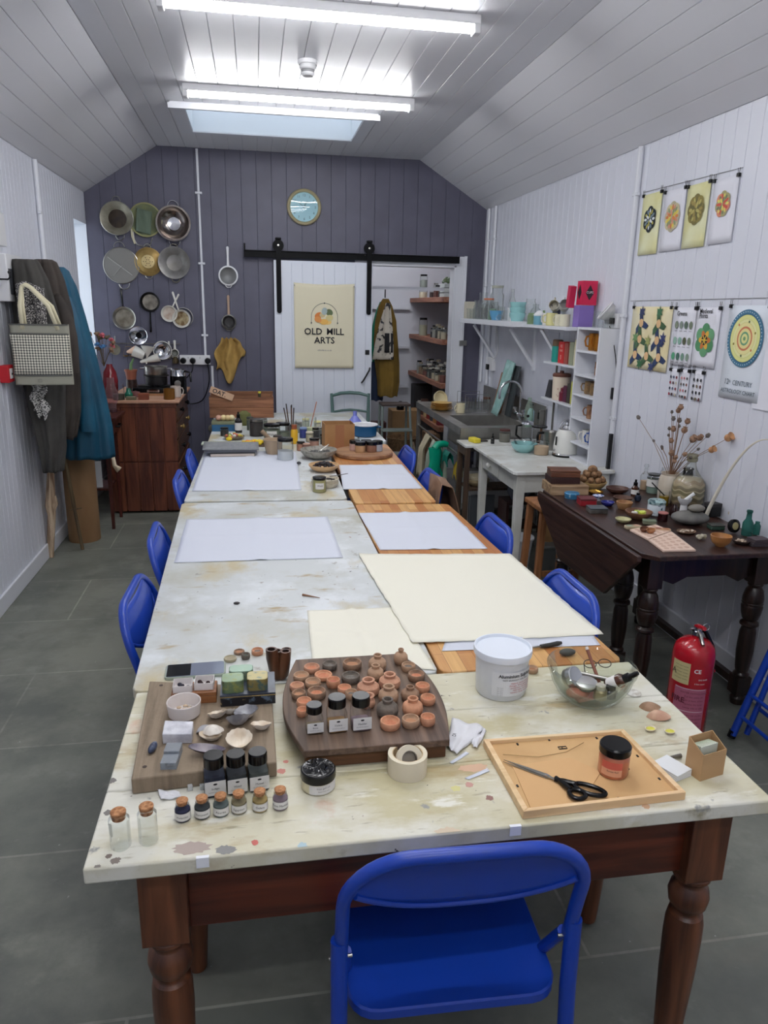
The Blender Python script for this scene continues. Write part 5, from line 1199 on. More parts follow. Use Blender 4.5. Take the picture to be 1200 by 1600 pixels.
# stoneware vase with dried poppy heads
pV=(2.053,3.349);pV=(pV[0]+.01,pV[1]+.02)
t=li('vase','cream stoneware vase behind the sand-filled flagon holding dried seed heads','vase',pV,z0,[('vase',mat('stoneware',(206,196,180),.35,col2=(186,172,152),scale=12),[(0,0),(.046,0),(.052,.010),(.056,.08),(.052,.125),(.044,.140),(.047,.150),(.043,.150),(.040,.140),(.044,.12),(0,.10)])],n=30)
STEM=mat('dry_stem',(126,92,66),.85);HEADB=mat('poppy_head',(158,124,100),.85,col2=(120,90,72),scale=60);HEADG=mat('poppy_grey',(112,104,98),.85,col2=(90,82,78),scale=60);HEADO=mat('lantern_husk',(206,156,110),.8,col2=(176,126,88),scale=50)
Xf=pV[0]
def flower(py_,pz_,kind,s,dx):
 """one dried stem: from the vase mouth to the head at wall-plane position (y, z)"""
 t=thing('dried_flower',{'b': 'brown dried seed head in the stoneware vase','g': 'grey dried poppy head in the stoneware vase','o': 'orange papery husk on a dried stem leaning right over the flagon'}[kind],'dried flower',(pV[0],pV[1],z0+.03),0,'dried seed heads in the vase, ' + {'b': 'brown','g': 'grey','o': 'orange'}[kind])
 e=Vector((dx,py_-pV[1],pz_-z0-.03));m0=Vector((e.x*.12,e.y*.10,.115));pts=[Vector((0,0,0)),m0,m0.lerp(e,.5)+Vector((0,0,.02)),e]
 q=[Vector(p) for p in smoothp([tuple(p) for p in pts],4)] if False else pts
 mb=MB(STEM);mb.tube(q,[.0016,.0016,.0014,.0012],5);mb.done('stem',t)
 mb=MB({'b': HEADB,'g': HEADG,'o': HEADO}[kind]);d=(e-q[-2]).normalized()
 M=Matrix.Translation(e+d*s*.8) @ Vector((0,0,1)).rotation_difference(d).to_matrix().to_4x4();mb.at(M)
 if kind == 'o': mb.lathe([(0,-s),(s*.7,-s*.5),(s*.95,0),(s*.8,s*.6),(s*1.05,s*1.2),(s*.6,s*1.0),(0,s*.2)],10)
 else: mb.lathe([(0,-s),(s*.45,-s*.95),(s*.95,-s*.3),(s*.95,s*.3),(s*.5,s*.75),(s*.75,s*.9),(s*.7,s*1.05),(0,s*1.0)],12)
 mb.done('head',t)
for (yz,kind,s,dx) in (((3.746,1.121),'g',.014,0),((3.563,1.026),'g',.009,0),((3.511,1.002),'g',.010,.02),((3.524,.992),'g',.009,.03),((3.478,1.187),'g',.010,.03),((3.405,1.216),'b',.018,.03),((3.431,1.197),'b',.016,.035),((3.440,1.156),'g',.014,.02),((3.435,1.147),'g',.015,.05),((3.365,1.151),'b',.018,.05),
 ((3.432,1.109),'g',.011,0),((3.395,1.108),'b',.018,0),((3.383,1.103),'b',.020,.05),((3.397,1.127),'g',.010,.03),((3.431,1.076),'g',.009,0),((3.400,1.049),'b',.016,0),((3.274,1.078),'b',.023,.03),((3.249,1.091),'b',.019,.05),((3.203,1.112),'g',.014,.06),
 ((3.216,1.047),'g',.009,.03),((3.182,1.047),'o',.020,.07),((3.100,1.117),'o',.024,.09),((3.368,.990),'b',.018,-.01),((3.313,.987),'b',.013,-.02),((3.276,1.008),'b',.014,0),((3.321,.967),'b',.015,-.02),((3.240,1.002),'g',.010,.01)):
 flower(yz[0],yz[1],kind,s*.82,dx-.0)
# jars at the back left of the vase
JC=(('glass_bottle','tall clear stoppered bottle furthest left by the wall on the oak table',(2.040,3.581),.022,.13),)
li('glass_bottle','tall clear bottle with a glass stopper behind the dropper bottle','bottle',(2.070,3.622),z0,[('contents',flat(196,166,136),[(0,.002),(.022,.002),(.022,.05),(0,.05)]),('bottle',GLASS,[(0,0),(.024,0),(.026,.004),(.026,.080),(.010,.100),(.010,.118)]),('stopper',GLASS,[(.008,.116),(.008,.122),(.014,.130),(.010,.142),(0,.144)])])
li('glass_jar','glass jar with a handwritten label and clip lid by the stoneware vase','jar',(2.082,3.549),z0,[('contents',flat(150,170,156),[(0,.002),(.034,.002),(.034,.035),(0,.036)]),('jar_body',GLASS,[(0,0),(.036,0),(.038,.004),(.038,.085),(.030,.095)]),('label',LABEL,[(.0385,.038),(.0385,.078)]),('lid',mat('jar_seal',(60,62,60),.3),[(.031,.094),(.034,.096),(.034,.104),(0,.106)])])
li('glass_jar','clear glass jar directly behind the stoneware vase','jar',(pV[0]+.06,pV[1]+.13),z0,[('jar_body',GLASS,[(0,0),(.036,0),(.038,.12),(.030,.135)]),('lid',GLASS,[(.031,.134),(.031,.145),(0,.147)])])
li('black_vase','tall black bottle against the wall right behind the flagon','bottle',(2.125,pD[1]+.06),z0,[('bottle',mat('black_glaze',(28,30,36),.2),[(0,0),(.030,0),(.034,.02),(.034,.12),(.024,.16),(.022,.175),(.027,.18),(.024,.186),(0,.186)])])
# quill: pale curved palm stem leaning
p0=(2.209,3.150)
mb=MB(mat('bone_stem',(214,208,192),.5));Q=[]
for i in range(17):
 u=i/16;y=3.02+(-.235)*u**1.0-.0*u;z=.42*math.sin(u*PI*.52)**.85;x=2.05+.095*u
 Q.append((x-2.05,y-3.02,z))
mb.tube(Q,[.009-.0068*i/16 for i in range(17)],8)
one(mb,'pampas_stem','long pale curved stem leaning against the wall at the back right of the oak table','stem',(2.05,3.02,z0))
# right-hand cluster
boxthing('camera','dark boxy old camera body behind the grey soap boxes','camera',(2.132,3.089),z0,.060,.050,.064,10,BLACKM,flat(44,40,42))
boxthing('wooden_box','black base box under the grey cartons','box',(2.225,3.057),z0,.080,.070,.020,-8,flat(50,44,44))
boxthing('carton','cream carton between the black base box and the grey carton','box',(2.225,3.057),z0+.0205,.082,.070,.014,-10,flat(196,184,168))
boxthing('carton','grey-green carton on top of the small stack near the teal bottle','box',(2.235,3.056),z0+.035,.072,.062,.026,-12,flat(132,138,132),flat(146,152,146))
boxthing('metal_tin','dark green tin with a white corner in front of the old camera','tin',(2.015,2.878),z0,.062,.048,.024,-6,flat(40,66,54),flat(46,48,42),bevel=.004)
t=thing('round_tin','black round tin standing on edge beside the teal bottle','tin',(2.058,2.824)+(z0+.031,));t.rotation_euler=(R(80),0,R(10))
mb=MB(BLACKP);mb.lathe([(0,0),(.029,0),(.030,.004),(.030,.014),(.027,.016),(0,.016)],28);mb.done('body',t);mb=MB(flat(176,164,118));mb.lathe([(.017,.0163),(.016,.0175),(0,.0175)],24);mb.done('badge',t)
li('glass_bottle','teal green glass bottle near the right edge of the photo','bottle',(2.100,2.781),z0,[('bottle',glassy('teal_glass',(90,160,150),.7,milk=.25),[(0,0),(.021,0),(.0225,.004),(.0225,.055),(.012,.075),(.0105,.100),(.013,.104),(.013,.112),(.009,.112),(.009,.09)])])
li('glass_bottle','small teal glass bottle behind the teal green one','bottle',(2.150,2.786),z0,[('bottle',glassy('teal_glass',(90,160,150),.7,milk=.25),[(0,0),(.014,0),(.015,.04),(.009,.050),(.010,.058),(0,.058)])])
li('wooden_bowl','honey-coloured turned wooden bowl at the near edge of the oak table','bowl',(1.887,2.650),z0,[('bowl',wood('honey_bowl',(150,98,52),(186,132,78),'x',rough=.35,k=4),bowlprof(.043,.046,.003,.42))])
p=(1.846,2.836);t=thing('shell_dish','oval dish of pale shell chips in front of the beach stones','dish',(p[0],p[1],z0));mb=MB(flat(116,92,72));mb.lathe(bowlprof(.034,.010,.002,.6),22,sx=1.3);mb.done('dish',t);lumps(t,'chips',[flat(206,190,172),flat(180,160,140)],22,.034,.020,.004,.005,.002,5)
p=(1.857,2.742);mb=MB(mat('crystal',(190,184,164),.3,col2=(150,138,112),scale=60));rnd=random.Random(11)
for i in range(16): a=rnd.uniform(0,6.3);q=rnd.uniform(0,.018);mb.sph((q*math.cos(a),q*math.sin(a)*.7,.008+rnd.uniform(0,.008)),rnd.uniform(.006,.010),6,4)
one(mb,'crystal_cluster','knobbly pale crystal cluster left of the honey-coloured bowl','crystal',(p[0],p[1],z0))
p=(1.992,2.665);t=thing('wooden_bowl','dark shallow bowl of shell pieces right of the honey-coloured bowl','bowl',(p[0],p[1],z0));mb=MB(flat(58,44,38));mb.lathe(bowlprof(.036,.018,.003,.5),22);mb.done('bowl',t);lumps(t,'shell_pieces',[flat(196,176,156),flat(160,140,122)],16,.024,.020,.008,.006,.002,6)
for i in range(4): p=(2.050,2.642);mb=MB(flat(58+4*i,50+3*i,54+3*i));mb.box(-.036,.036,-.026,.026,0,.0075);one(mb,'slate_tile','dark slate tile in the stack at the right end of the oak table','tile',(p[0]+.002*i,p[1],z0+.0079*i),-6+3*i,'stack of dark slate tiles',bevel=.001)

# ---------------------------------------------------------------- fire extinguisher
t=thing('fire_extinguisher','red fire extinguisher standing on the floor beside the oak table','fire extinguisher',(1.645,2.37,0),0)
RED=mat('extinguisher_red',(178,18,34),.25,coat=.4);er=.078
mb=MB(BLACKP);mb.lathe([(0,0),(er-.004,0),(er+.001,.006),(er+.001,.03),(er-.002,.03)],40);mb.done('base_ring',t)
mb=MB(RED);mb.lathe([(er-.003,.025),(er,.03),(er,.405),(er*.985,.425),(er*.90,.448),(er*.66,.468),(er*.32,.478),(.017,.482),(.017,.492)],48);mb.done('cylinder',t)
mb=MB(CHROME);mb.lathe([(.016,.490),(.019,.492),(.019,.508),(.013,.510),(.013,.525),(0,.525)],20);mb.done('valve',t)
mb=MB(RED);mb.tube([(.0,.010,.520),(.0,-.010,.528),(-.012,-.060,.542)],[.010,.011,.008],8);mb.done('handle',t)
mb=MB(STEEL);mb.tube([(.006,.004,.508),(-.006,-.035,.500),(-.014,-.068,.478)],[.007,.008,.007],8);mb.done('lever',t)
mb=MB(CHROME);mb.torus((.036,0,.520),.014,.0018,22,6,'y');mb.cyl((-.03,0,.516),(.025,0,.520),.0022,n=8);mb.done('pull_ring',t)
mb=MB(BLACKP);mb.tube([(.012,.01,.505),(.055,.03,.49),(er+.006,.012,.43),(er+.010,.0,.34),(er+.010,0,.20)],.0085,10);mb.done('hose',t)
mb=MB(RED);mb.tube([(er-.004,0,.33),(er+.022,0,.33)],.006,8);mb.done('hose_clip',t)
def wraplabel(m,a0,a1,zb,zt,off=.0006,st=6):
 mb=MB(m);rr=er+off;q=[(rr*math.sin(R(a)),-rr*math.cos(R(a))) for a in range(a0,a1+1,st)]
 for a,b in zip(q,q[1:]): mb.poly([(a[0],a[1],zb),(b[0],b[1],zb),(b[0],b[1],zt),(a[0],a[1],zt)])
 return mb
mb=wraplabel(flat(206,192,140),-92,-38,.312,.400);mb.m(flat(90,82,60))
for i in range(5): text_verts(mb,'wood paper textiles',.0068,TR(0,0,.382-.013*i) @ Matrix.Rotation(R(-62),4,'Z'),bend=er+.001)
text_verts(mb,'A',.032,TR(0,0,.345) @ Matrix.Rotation(R(-84),4,'Z'),bend=er+.0012,bold=.0008);mb.done('class_label',t)
mb=wraplabel(flat(176,96,120),-74,16,.055,.298)
mb.m(flat(232,214,218))
for a,b in ((.294,.296),(.200,.202),(.058,.060)):
 q=[((er+.001)*math.sin(R(x_)),-(er+.001)*math.cos(R(x_))) for x_ in range(-72,15,6)]
 for u,v in zip(q,q[1:]): mb.poly([(u[0],u[1],a),(v[0],v[1],a),(v[0],v[1],b),(u[0],u[1],b)])
mb.m(flat(96,26,44))
for i,s in enumerate(('WATER EXTINGUISHER','Pull the safety pin','aim at base of fire','squeeze the lever','sweep side to side','','Do not use on live','electrical equipment','or burning fat','After use return for','refilling and service','Check pressure gauge','every six months','EN3 13A 6 litre')):
 if s: text_verts(mb,s,.0100,TR(0,0,.276-.0155*i) @ Matrix.Rotation(R(-18),4,'Z'),bend=er+.0012)
text_verts(mb,'FIRE',.030,TR(0,0,.235) @ Matrix.Rotation(R(-62),4,'Z'),bend=er+.0012,bold=.0008);text_verts(mb,'WATER',.024,TR(0,0,.150) @ Matrix.Rotation(R(-62),4,'Z'),bend=er+.0012,bold=.0008);mb.done('instruction_label',t)
mb=MB(flat(232,222,224));text_verts(mb,'CE',.022,TR(0,0,.365) @ Matrix.Rotation(R(-18),4,'Z'),bend=er+.0008,bold=.0006);text_verts(mb,'EN3 BAFE',.0085,TR(0,0,.335) @ Matrix.Rotation(R(0),4,'Z'),bend=er+.0008);text_verts(mb,'6 litre water',.008,TR(0,0,.318) @ Matrix.Rotation(R(-8),4,'Z'),bend=er+.0008)
mb.done('approval_mark',t)

# ---------------------------------------------------------------- prints hanging on the right wall
XP=XR-.006
def poster(name,label,tl,br,m,art=None,group=None):
 """flat print on the right wall; art(mb, w, h) draws in local (u right, v up) coordinates"""
 y0,z1=tl;y1,z0_=br;w_=abs(y0-y1);h_=z1-z0_
 t=thing(name,label,'print',(XP,(y0+y1)/2,(z0_+z1)/2),0,group)
 mb=MB(m);mb.grid(lambda u,v: (-.001,(w_/2-w_*u),-h_/2+h_*v),4,8);mb.done('sheet',t,solid=.0006)
 if art:
  mb=MB();mb.at(Matrix(((0,0,-1,-.0052),(-1,0,0,0),(0,1,0,0),(0,0,0,1))));art(mb,w_,h_);mb.done('artwork',t)
 for u in (-.47,.47):
  mb=MB(BLACKM);mb.box(-.009,.003,u*w_*-1-.008,u*w_*-1+.008,h_/2-.012,h_/2+.004);mb.tube([(-.004,-u*w_-.005,h_/2+.004),(-.004,-u*w_-.007,h_/2+.026)],.0012,5);mb.tube([(-.004,-u*w_+.005,h_/2+.004),(-.004,-u*w_+.007,h_/2+.026)],.0012,5);mb.done('bulldog_clip',t)
 return t
def disc(mb,x,y,r,c,z,n=24,ry=None,rot=0):
 mb.m(flat(*c,rough=.8));ry=ry or r;ca,sa=math.cos(R(rot)),math.sin(R(rot))
 mb.poly([(x+r*math.cos(2*PI*i/n)*ca-ry*math.sin(2*PI*i/n)*sa,y+r*math.cos(2*PI*i/n)*sa+ry*math.sin(2*PI*i/n)*ca,z) for i in range(n)])
def rosette(cols,lobes,r,cx=0,cy=0):
 def art(mb,w_,h_):
  z=.0;R0=r*w_;cy_=cy*h_
  for i in range(lobes): a=2*PI*i/lobes+PI/2;disc(mb,cx+R0*.55*math.cos(a),cy_+R0*.55*math.sin(a),R0*.47,cols[0] if i % 2 else cols[1],z+.00005*i)
  z += .0008
  for i in range(lobes*2): a=2*PI*i/(lobes*2);disc(mb,cx+R0*.62*math.cos(a),cy_+R0*.62*math.sin(a),R0*.20,cols[2+(i % (len(cols)-2))],z+.00004*i,14,R0*.11,math.degrees(a))
  z += .0008
  for i in range(lobes): a=2*PI*i/lobes+PI/lobes;disc(mb,cx+R0*.30*math.cos(a),cy_+R0*.30*math.sin(a),R0*.27,cols[2+((i+1) % (len(cols)-2))],z+.00004*i,14,R0*.11,math.degrees(a))
  disc(mb,cx,cy_,R0*.10,cols[1],z+.0008)
 return art
YP=mat('print_yellow',(222,218,160),.8,col2=(230,230,190),scale=5);WP=mat('print_white',(230,230,238),.8);G4='rosette prints in the upper row'
poster('art_print','pale yellow print with a dark blue-black rosette, leftmost of the upper row',(4.172,2.315),(3.966,1.995),YP,rosette([(36,46,52),(24,32,38),(220,226,230),(120,140,150),(190,180,90)],6,.33,cy=.08),G4)
poster('art_print','white print with an orange and green rosette, second of the upper row',(3.938,2.303),(3.730,1.999),WP,rosette([(206,196,160),(184,176,150),(206,128,70),(226,206,90),(150,160,120),(214,150,130)],8,.36,cy=.06),G4)
poster('art_print','pale yellow print with an olive-brown rosette, third of the upper row',(3.717,2.300),(3.518,2.000),YP,rosette([(140,128,70),(122,112,66),(164,146,84),(110,104,64),(190,180,110)],8,.36,cy=.10),G4)
poster('art_print','white print with a red and yellow oval rosette, rightmost of the upper row',(3.492,2.294),(3.299,2.004),WP,rosette([(216,140,112),(170,164,120),(224,214,110),(206,90,76),(120,130,100)],7,.30,cy=.10),G4)
def wire(label,pts):
 p0=Vector(pts[0]);mb=MB(DSTEEL);mb.tube([Vector(p)-p0 for p in pts],.0012,5);one(mb,'hanging_wire',label,'wire',pts[0])
q1=(4.185,2.310);q2=(3.286,2.306);wire('thin wire holding the upper row of prints on the right wall',[(XR-.004,q1[0],q1[1]+.024),(XR-.004,q2[0],q2[1]+.012)])
q1=(4.202,1.722);q2=(2.980,1.741);wire('thin wire holding the lower row of prints on the right wall',[(XR-.004,q1[0],q1[1]+.024),(XR-.004,q2[0],q2[1]+.012)])
def tess(mb,w_,h_):
 cs=[(40,58,96),(66,98,66),(40,58,96),(66,98,66),(70,110,90)]
 k_=0
 for j in range(3):
  for i in range(2 if j != 2 else 3):
   x=(-.22+.44*i if j != 2 else -.30+.30*i)*w_;y=(.24-.26*j)*h_;c=cs[(i+j) % 4];s=w_*.16
   for q in range(3):
    a=R(90+120*q+10);mb.m(flat(*c));cx,cy=x+s*.62*math.cos(a),y+s*.62*math.sin(a);z=.0001*(k_ % 9)
    pts=[(x+s*.3*math.cos(a+1.2),y+s*.3*math.sin(a+1.2),z),(cx+s*.30*math.cos(a+1.4),cy+s*.30*math.sin(a+1.4),z),(cx+s*.6*math.cos(a+.4),cy+s*.6*math.sin(a+.4),z),(cx+s*.35*math.cos(a-.5),cy+s*.35*math.sin(a-.5),z),(x+s*.3*math.cos(a-1.1),y+s*.3*math.sin(a-1.1),z)]
    mb.poly(pts);k_ += 1
   disc(mb,x,y,s*.34,(226,186,138),.0012)
 for (x,y,c) in ((-.22,.42,(50,62,100)),(.22,.42,(70,120,84)),(.36,.02,(54,64,110)),(-.34,-.0,(110,150,96)),(.0,-.04,(156,160,96)),(-.16,-.42,(60,110,70)),(.14,-.44,(60,70,116))):
  mb.m(flat(*c));s=w_*.085;mb.poly([(x*w_+(s if q % 2 else s*.45)*math.cos(PI*q/6),y*h_+(s if q % 2 else s*.45)*math.sin(PI*q/6),.0014) for q in range(12)])
OLDP=mat('aged_paper',(232,218,170),.85,col2=(240,232,200),scale=6)
poster('art_print','square aged print of interlocking blue and green shapes with stars, lower row left',(4.154,1.714),(3.722,1.370),OLDP,tess)
def chart(cols,title,rows=3,nc=4,big=False):
 def art(mb,w_,h_):
  mb.m(INK);
  if title: text_verts(mb,title,w_*.16,TR(-w_*.38,h_*.36,0),'LEFT',bold=.0004)
  for j in range(rows):
   for i in range(nc):
    c=cols[(i+j*nc) % len(cols)];disc(mb,(-.34+.68*i/(nc-1))*w_,(.20-(.27 if rows == 3 else .22)*j)*h_,w_*.085,c,.0,18,w_*.10)
    mb.m(INKG);x=(-.34+.68*i/(nc-1))*w_;y=(.20-(.27 if rows == 3 else .22)*j)*h_-w_*.16
    mb.poly([(x-w_*.07,y,0),(x+w_*.07,y,0),(x+w_*.07,y+w_*.012,0),(x-w_*.07,y+w_*.012,0)])
 return art
GR=[(120,130,110),(130,142,132),(92,110,96),(118,128,108),(150,186,170),(140,178,162),(84,90,66),(120,132,112),(84,160,120),(72,110,96),(124,158,140),(136,156,140)]
poster('art_print','white chart of green paint swatches headed Greens in the lower row',(3.694,1.712),(3.500,1.418),WP,chart(GR,'Greens'))
def minpaint(mb,w_,h_):
 mb.m(INK);text_verts(mb,'Medieval',w_*.155,TR(-w_*.36,h_*.40,0),'LEFT',bold=.0004);text_verts(mb,'Paints',w_*.155,TR(-w_*.36,h_*.325,0),'LEFT',bold=.0004)
 R0=w_*.26;cy=-.04*h_
 for i in range(6): a=R(90+60*i);disc(mb,R0*.95*math.cos(a),cy+R0*.95*math.sin(a),R0*.62,(104,160,116) if i % 2 else (80,140,96),.00008*i)
 for i in range(6): a=R(60*i+60);disc(mb,R0*.5*math.cos(a),cy+R0*.5*math.sin(a),R0*.46,((226,176,70),(210,120,60))[i % 2],.0008+.00005*i,18,R0*.28,math.degrees(a))
 disc(mb,0,cy,R0*.48,(44,40,40),.0014)
 for i in range(6): a=60*i;disc(mb,R0*.25*math.cos(R(a)),cy+R0*.25*math.sin(R(a)),R0*.26,(236,200,80),.0018,12,R0*.06,a)
poster('art_print','white print headed Medieval Paints with a green and orange rosette',(3.495,1.713),(3.297,1.425),WP,minpaint)
def astro(mb,w_,h_):
 cy=.155*h_;R0=w_*.44
 for k_,(r,c) in enumerate(((1,(44,84,116)),(.985,(70,122,150)),(.86,(52,96,128)),(.82,(214,214,120)),(.80,(226,226,150)),(.68,(206,210,130)),(.665,(232,230,170)),(.56,(196,190,110)),(.55,(234,226,160)),(.42,(206,126,90)),(.35,(232,218,150)),(.24,(110,160,120)),(.17,(226,222,150)),(.07,(120,160,110)))): disc(mb,0,cy,R0*r,c,.0002*k_,56)
 for i in range(48): a=2*PI*i/48;disc(mb,R0*.92*math.cos(a),cy+R0*.92*math.sin(a),R0*.022,(214,226,232),.0032,6)
 for i,a in enumerate((20,75,130,200,265,320)): disc(mb,R0*.60*math.cos(R(a)),cy+R0*.60*math.sin(R(a)),R0*.045,((150,140,60),(90,110,70),(200,120,70))[i % 3],.0034,10)
 mb.m(flat(70,88,100));text_verts(mb,'12',w_*.125,TR(-w_*.31,-.345*h_,0));text_verts(mb,'th',w_*.060,TR(-w_*.225,-.325*h_,0));text_verts(mb,'CENTURY',w_*.110,TR(w_*.09,-.345*h_,0));text_verts(mb,'ASTROLOGY CHART',w_*.092,TR(0,-.435*h_,0))
poster('art_print','large white print of a blue-ringed zodiac wheel captioned 12th century astrology chart',(3.232,1.722),(2.943,1.303),mat('print_bluewhite',(222,228,236),.8),astro)
for (tl,br,cs,lb) in (((3.671,1.398),(3.589,1.262),[(60,62,80),(90,100,130),(120,30,40),(150,40,60),(70,30,36),(200,190,170)],'left small white card of dark red and grey swatches below the lower prints'),
 ((3.567,1.403),(3.492,1.260),[(210,130,130),(190,110,120),(70,60,60),(110,100,96),(60,62,64),(120,60,50)],'middle small white card of pink and grey swatches below the lower prints'),
 ((3.456,1.405),(3.367,1.262),[(60,60,64),(44,44,50),(30,32,38),(54,50,50),(120,110,90),(90,40,40)],'right small white card of blackish swatches below the lower prints')):
 poster('swatch_card',lb,tl,br,WP,chart(cs,'',4,3))
q=(2.961,1.661);mb=MB(WP);mb.box(-.001,0,-.30,0,-.42,0);o=one(mb,'art_print','white print cut off by the right edge of the photo','print',(XP,q[0]+.012,q[1]+.04));

# ================================================================ RIGHT SIDE: white side table, sink, shelves
ZW=.74
WTOP=layered('white_table_top',(200,200,194),[((224,226,224),4,.45,.62,None),((176,160,132),5,.62,.72,(1,2,1)),((150,144,130),18,.68,.73,None)],.4,.1,30)
WPNT=mat('white_gloss_wood',(222,222,216),.35,col2=(204,204,196),scale=6)
t=thing('side_table','white painted wooden side table with a drawer carrying the kettle','table',(1.84,4.585,0))
x0,x1,y0,y1=1.515-1.84,2.165-1.84,4.15-4.585,5.02-4.585
mb=MB(WTOP);mb.prism([(x0+.02,y0),(x1,y0),(x1,y1),(x0,y1),(x0,y0+.02)],ZW-.022,ZW);mb.done('tabletop',t,bevel=.004)
mb=MB(WPNT);mb.box(x0+.075,x1-.065,y0+.045,y0+.063,ZW-.14,ZW-.023);mb.done('apron',t,bevel=.002)
mb=MB(WPNT);mb.box(x0+.045,x0+.063,y0+.09,y1-.09,ZW-.14,ZW-.023);mb.done('apron',t,bevel=.002)
for a,b in ((x0+.062,y0+.066),(x0+.062,y1-.062),(x1-.042,y0+.066),(x1-.042,y1-.062)):
 mb=MB(WPNT);mb.frus((-.019,.019,-.019,.019),(-.029,.029,-.029,.029),0,ZW-.0225);mb.done('leg',t,bevel=.003,loc=(a,b,0))
mb=MB(WPNT);mb.box(x0+.036,x0+.046,-.02,y1-.13,ZW-.128,ZW-.034);d_=mb.done('drawer',t,bevel=.003)
mb=MB(WPNT);mb.at(TR(x0+.036,.14,ZW-.08,0,-90,0));mb.lathe([(0,-.001),(.009,0),(.009,.008),(.019,.014),(.019,.022),(.010,.028),(0,.028)],18);o=mb.done('drawer_knob',d_)
# kettle
KW=mat('kettle_cream',(226,226,220),.18,coat=.5)
pK=(2.037,4.630);z0=ZW+.0005
t=thing('kettle','white dome-shaped electric kettle with a chrome handle on the side table','kettle',pK+(z0,),0)
mb=MB(KW);mb.lathe([(0,.012),(.078,.012),(.081,.02),(.080,.07),(.074,.12),(.066,.155),(.052,.175),(.048,.180)],40);mb.done('body',t)
mb=MB(CHROME);mb.lathe([(.082,.010),(.084,.012),(.084,.019),(.082,.021)],40);mb.lathe([(.050,.178),(.052,.182),(.044,.187),(0,.188)],36);mb.done('trim_band',t)
mb=MB(BLACKP);mb.lathe([(0,0),(.084,0),(.084,.010),(.078,.0115),(0,.0115)],36);mb.done('power_base',t)
mb=MB(CHROME);mb.lathe([(0,.188),(.036,.188),(.030,.205),(.014,.212),(.012,.222),(.016,.230),(0,.236)],28)
mb.done('lid',t)
mb=MB(CHROME);P=[(-.050*math.cos(R(a)),.0,.182+.062*math.sin(R(a))) for a in range(0,181,15)];mb.tube(P,.0075,10);mb.done('handle',t)
mb=MB(BLACKP);mb.box(-.079,-.074,-.028,-.010,.075,.135);o=mb.done('water_gauge',t,bevel=.002)
mb=MB(CHROME);mb.tube([(-.082,-.02,.045),(-.090,-.024,.042)],.008,10);o=mb.done('switch',t)
mb=MB(KW);mb.tube([(.055,.02,.150),(.085,.03,.172),(.095,.034,.180)],[.018,.012,.009],10);mb.done('spout',t)
# aqua bowl, glass bowl in it
AQ=mat('aqua_enamel',(150,202,202),.22,coat=.3)
pA=(1.802,4.782);li('mixing_bowl','pale turquoise bowl with a glass bowl nested in it on the side table','bowl',pA,z0,[('bowl',AQ,bowlprof(.090,.062,.005,.5))],n=36)
li('glass_bowl','clear glass bowl nested in the pale turquoise bowl','bowl',pA,z0+.024,[('bowl',GLASS,bowlprof(.072,.058,.003,.45))],n=32)
def lidjar(name,label,p,r,h,m_in,lidm,fill=.6,lidr=1.02):
 parts=[('contents',m_in,[(0,.002),(r*.92,.002),(r*.93,h*fill),(0,h*fill)])] if m_in else []
 parts += [('jar_body',GLASS,[(0,0),(r*.95,0),(r,.004),(r,h*.80),(r*.86,h*.88)]),('lid',lidm,[(r*.88,h*.87),(r*.9*lidr,h*.875),(r*.9*lidr,h*.99),(r*.85,h),(0,h)])]
 return li(name,label,'jar',p[:2],p[2],parts)
lidjar('storage_jar','square-shouldered glass jar with a dark red lid at the back of the side table',(1.798,5.183)+(z0,),.042,.092,flat(132,128,118),flat(84,44,40),.7)
lidjar('storage_jar','glass jar of biscuits left of the kettle',(1.890,4.684)+(z0,),.052,.095,flat(206,178,148),GLASS,.6)
t=thing('french_press','glass coffee press with a black knob and handle behind the turquoise bowl','coffee press',(1.945,5.122)+(z0,));mb=MB(GLASS);mb.lathe([(0,.006),(.043,.006),(.044,.012),(.044,.135),(.047,.14)],28);mb.done('glass',t)
mb=MB(CHROME);mb.lathe([(.046,.02),(.0465,.03)],28);mb.lathe([(0,0),(.046,0),(.046,.008)],28);mb.lathe([(.047,.140),(.044,.155),(.012,.166),(0,.167)],28);mb.cyl((0,0,.165),(0,0,.19),.002);mb.done('frame',t)
mb=MB(BLACKP);mb.sph((0,0,.197),.011,12,8);mb.done('knob',t);mb=MB(BLACKP);mb.tube([(-.044,.0,.13),(-.080,.0,.125),(-.082,0,.06),(-.047,0,.03)],.008,8);mb.done('handle',t)
t=thing('measuring_jug','clear glass jug with a wooden paddle inside by the coffee press','jug',((1.974,4.990)[0]+.03,(1.974,4.990)[1]+.04,z0));mb=MB(GLASS);mb.lathe([(0,0),(.044,0),(.048,.12),(.052,.125)],24);mb.done('jug',t)
mb=MB(BLACKP);mb.lathe([(.050,.128),(.056,.130),(.056,.138),(0,.138)],24);mb.done('lid',t);mb=MB(flat(140,98,66));mb.cyl((.0,0,.012),(.015,0,.12),.008);mb.done('wooden_paddle',t)
t=thing('milk_jug','steel jug with a black handle just left of the kettle','jug',(pK[0]-.02,pK[1]+.22,z0));mb=MB(STEEL);mb.lathe([(0,0),(.040,0),(.042,.01),(.048,.09),(.054,.13),(.052,.13),(.046,.09),(0,.02)],28);mb.done('jug',t)
mb=MB(BLACKP);mb.tube([(-.048,.0,.12),(-.088,.0,.118),(-.094,.0,.10),(-.092,0,.05)],.009,8);mb.done('handle',t)
mb=MB(mat('sponge',(222,204,60),.9,bump=.4,bscale=120));mb.prism(rrect(.060,.105,.018,4),0,.032);one(mb,'sponge','yellow cleaning sponge on the small white-topped rack by the sink','sponge',(1.565,5.17,.7406),12,bevel=.006)
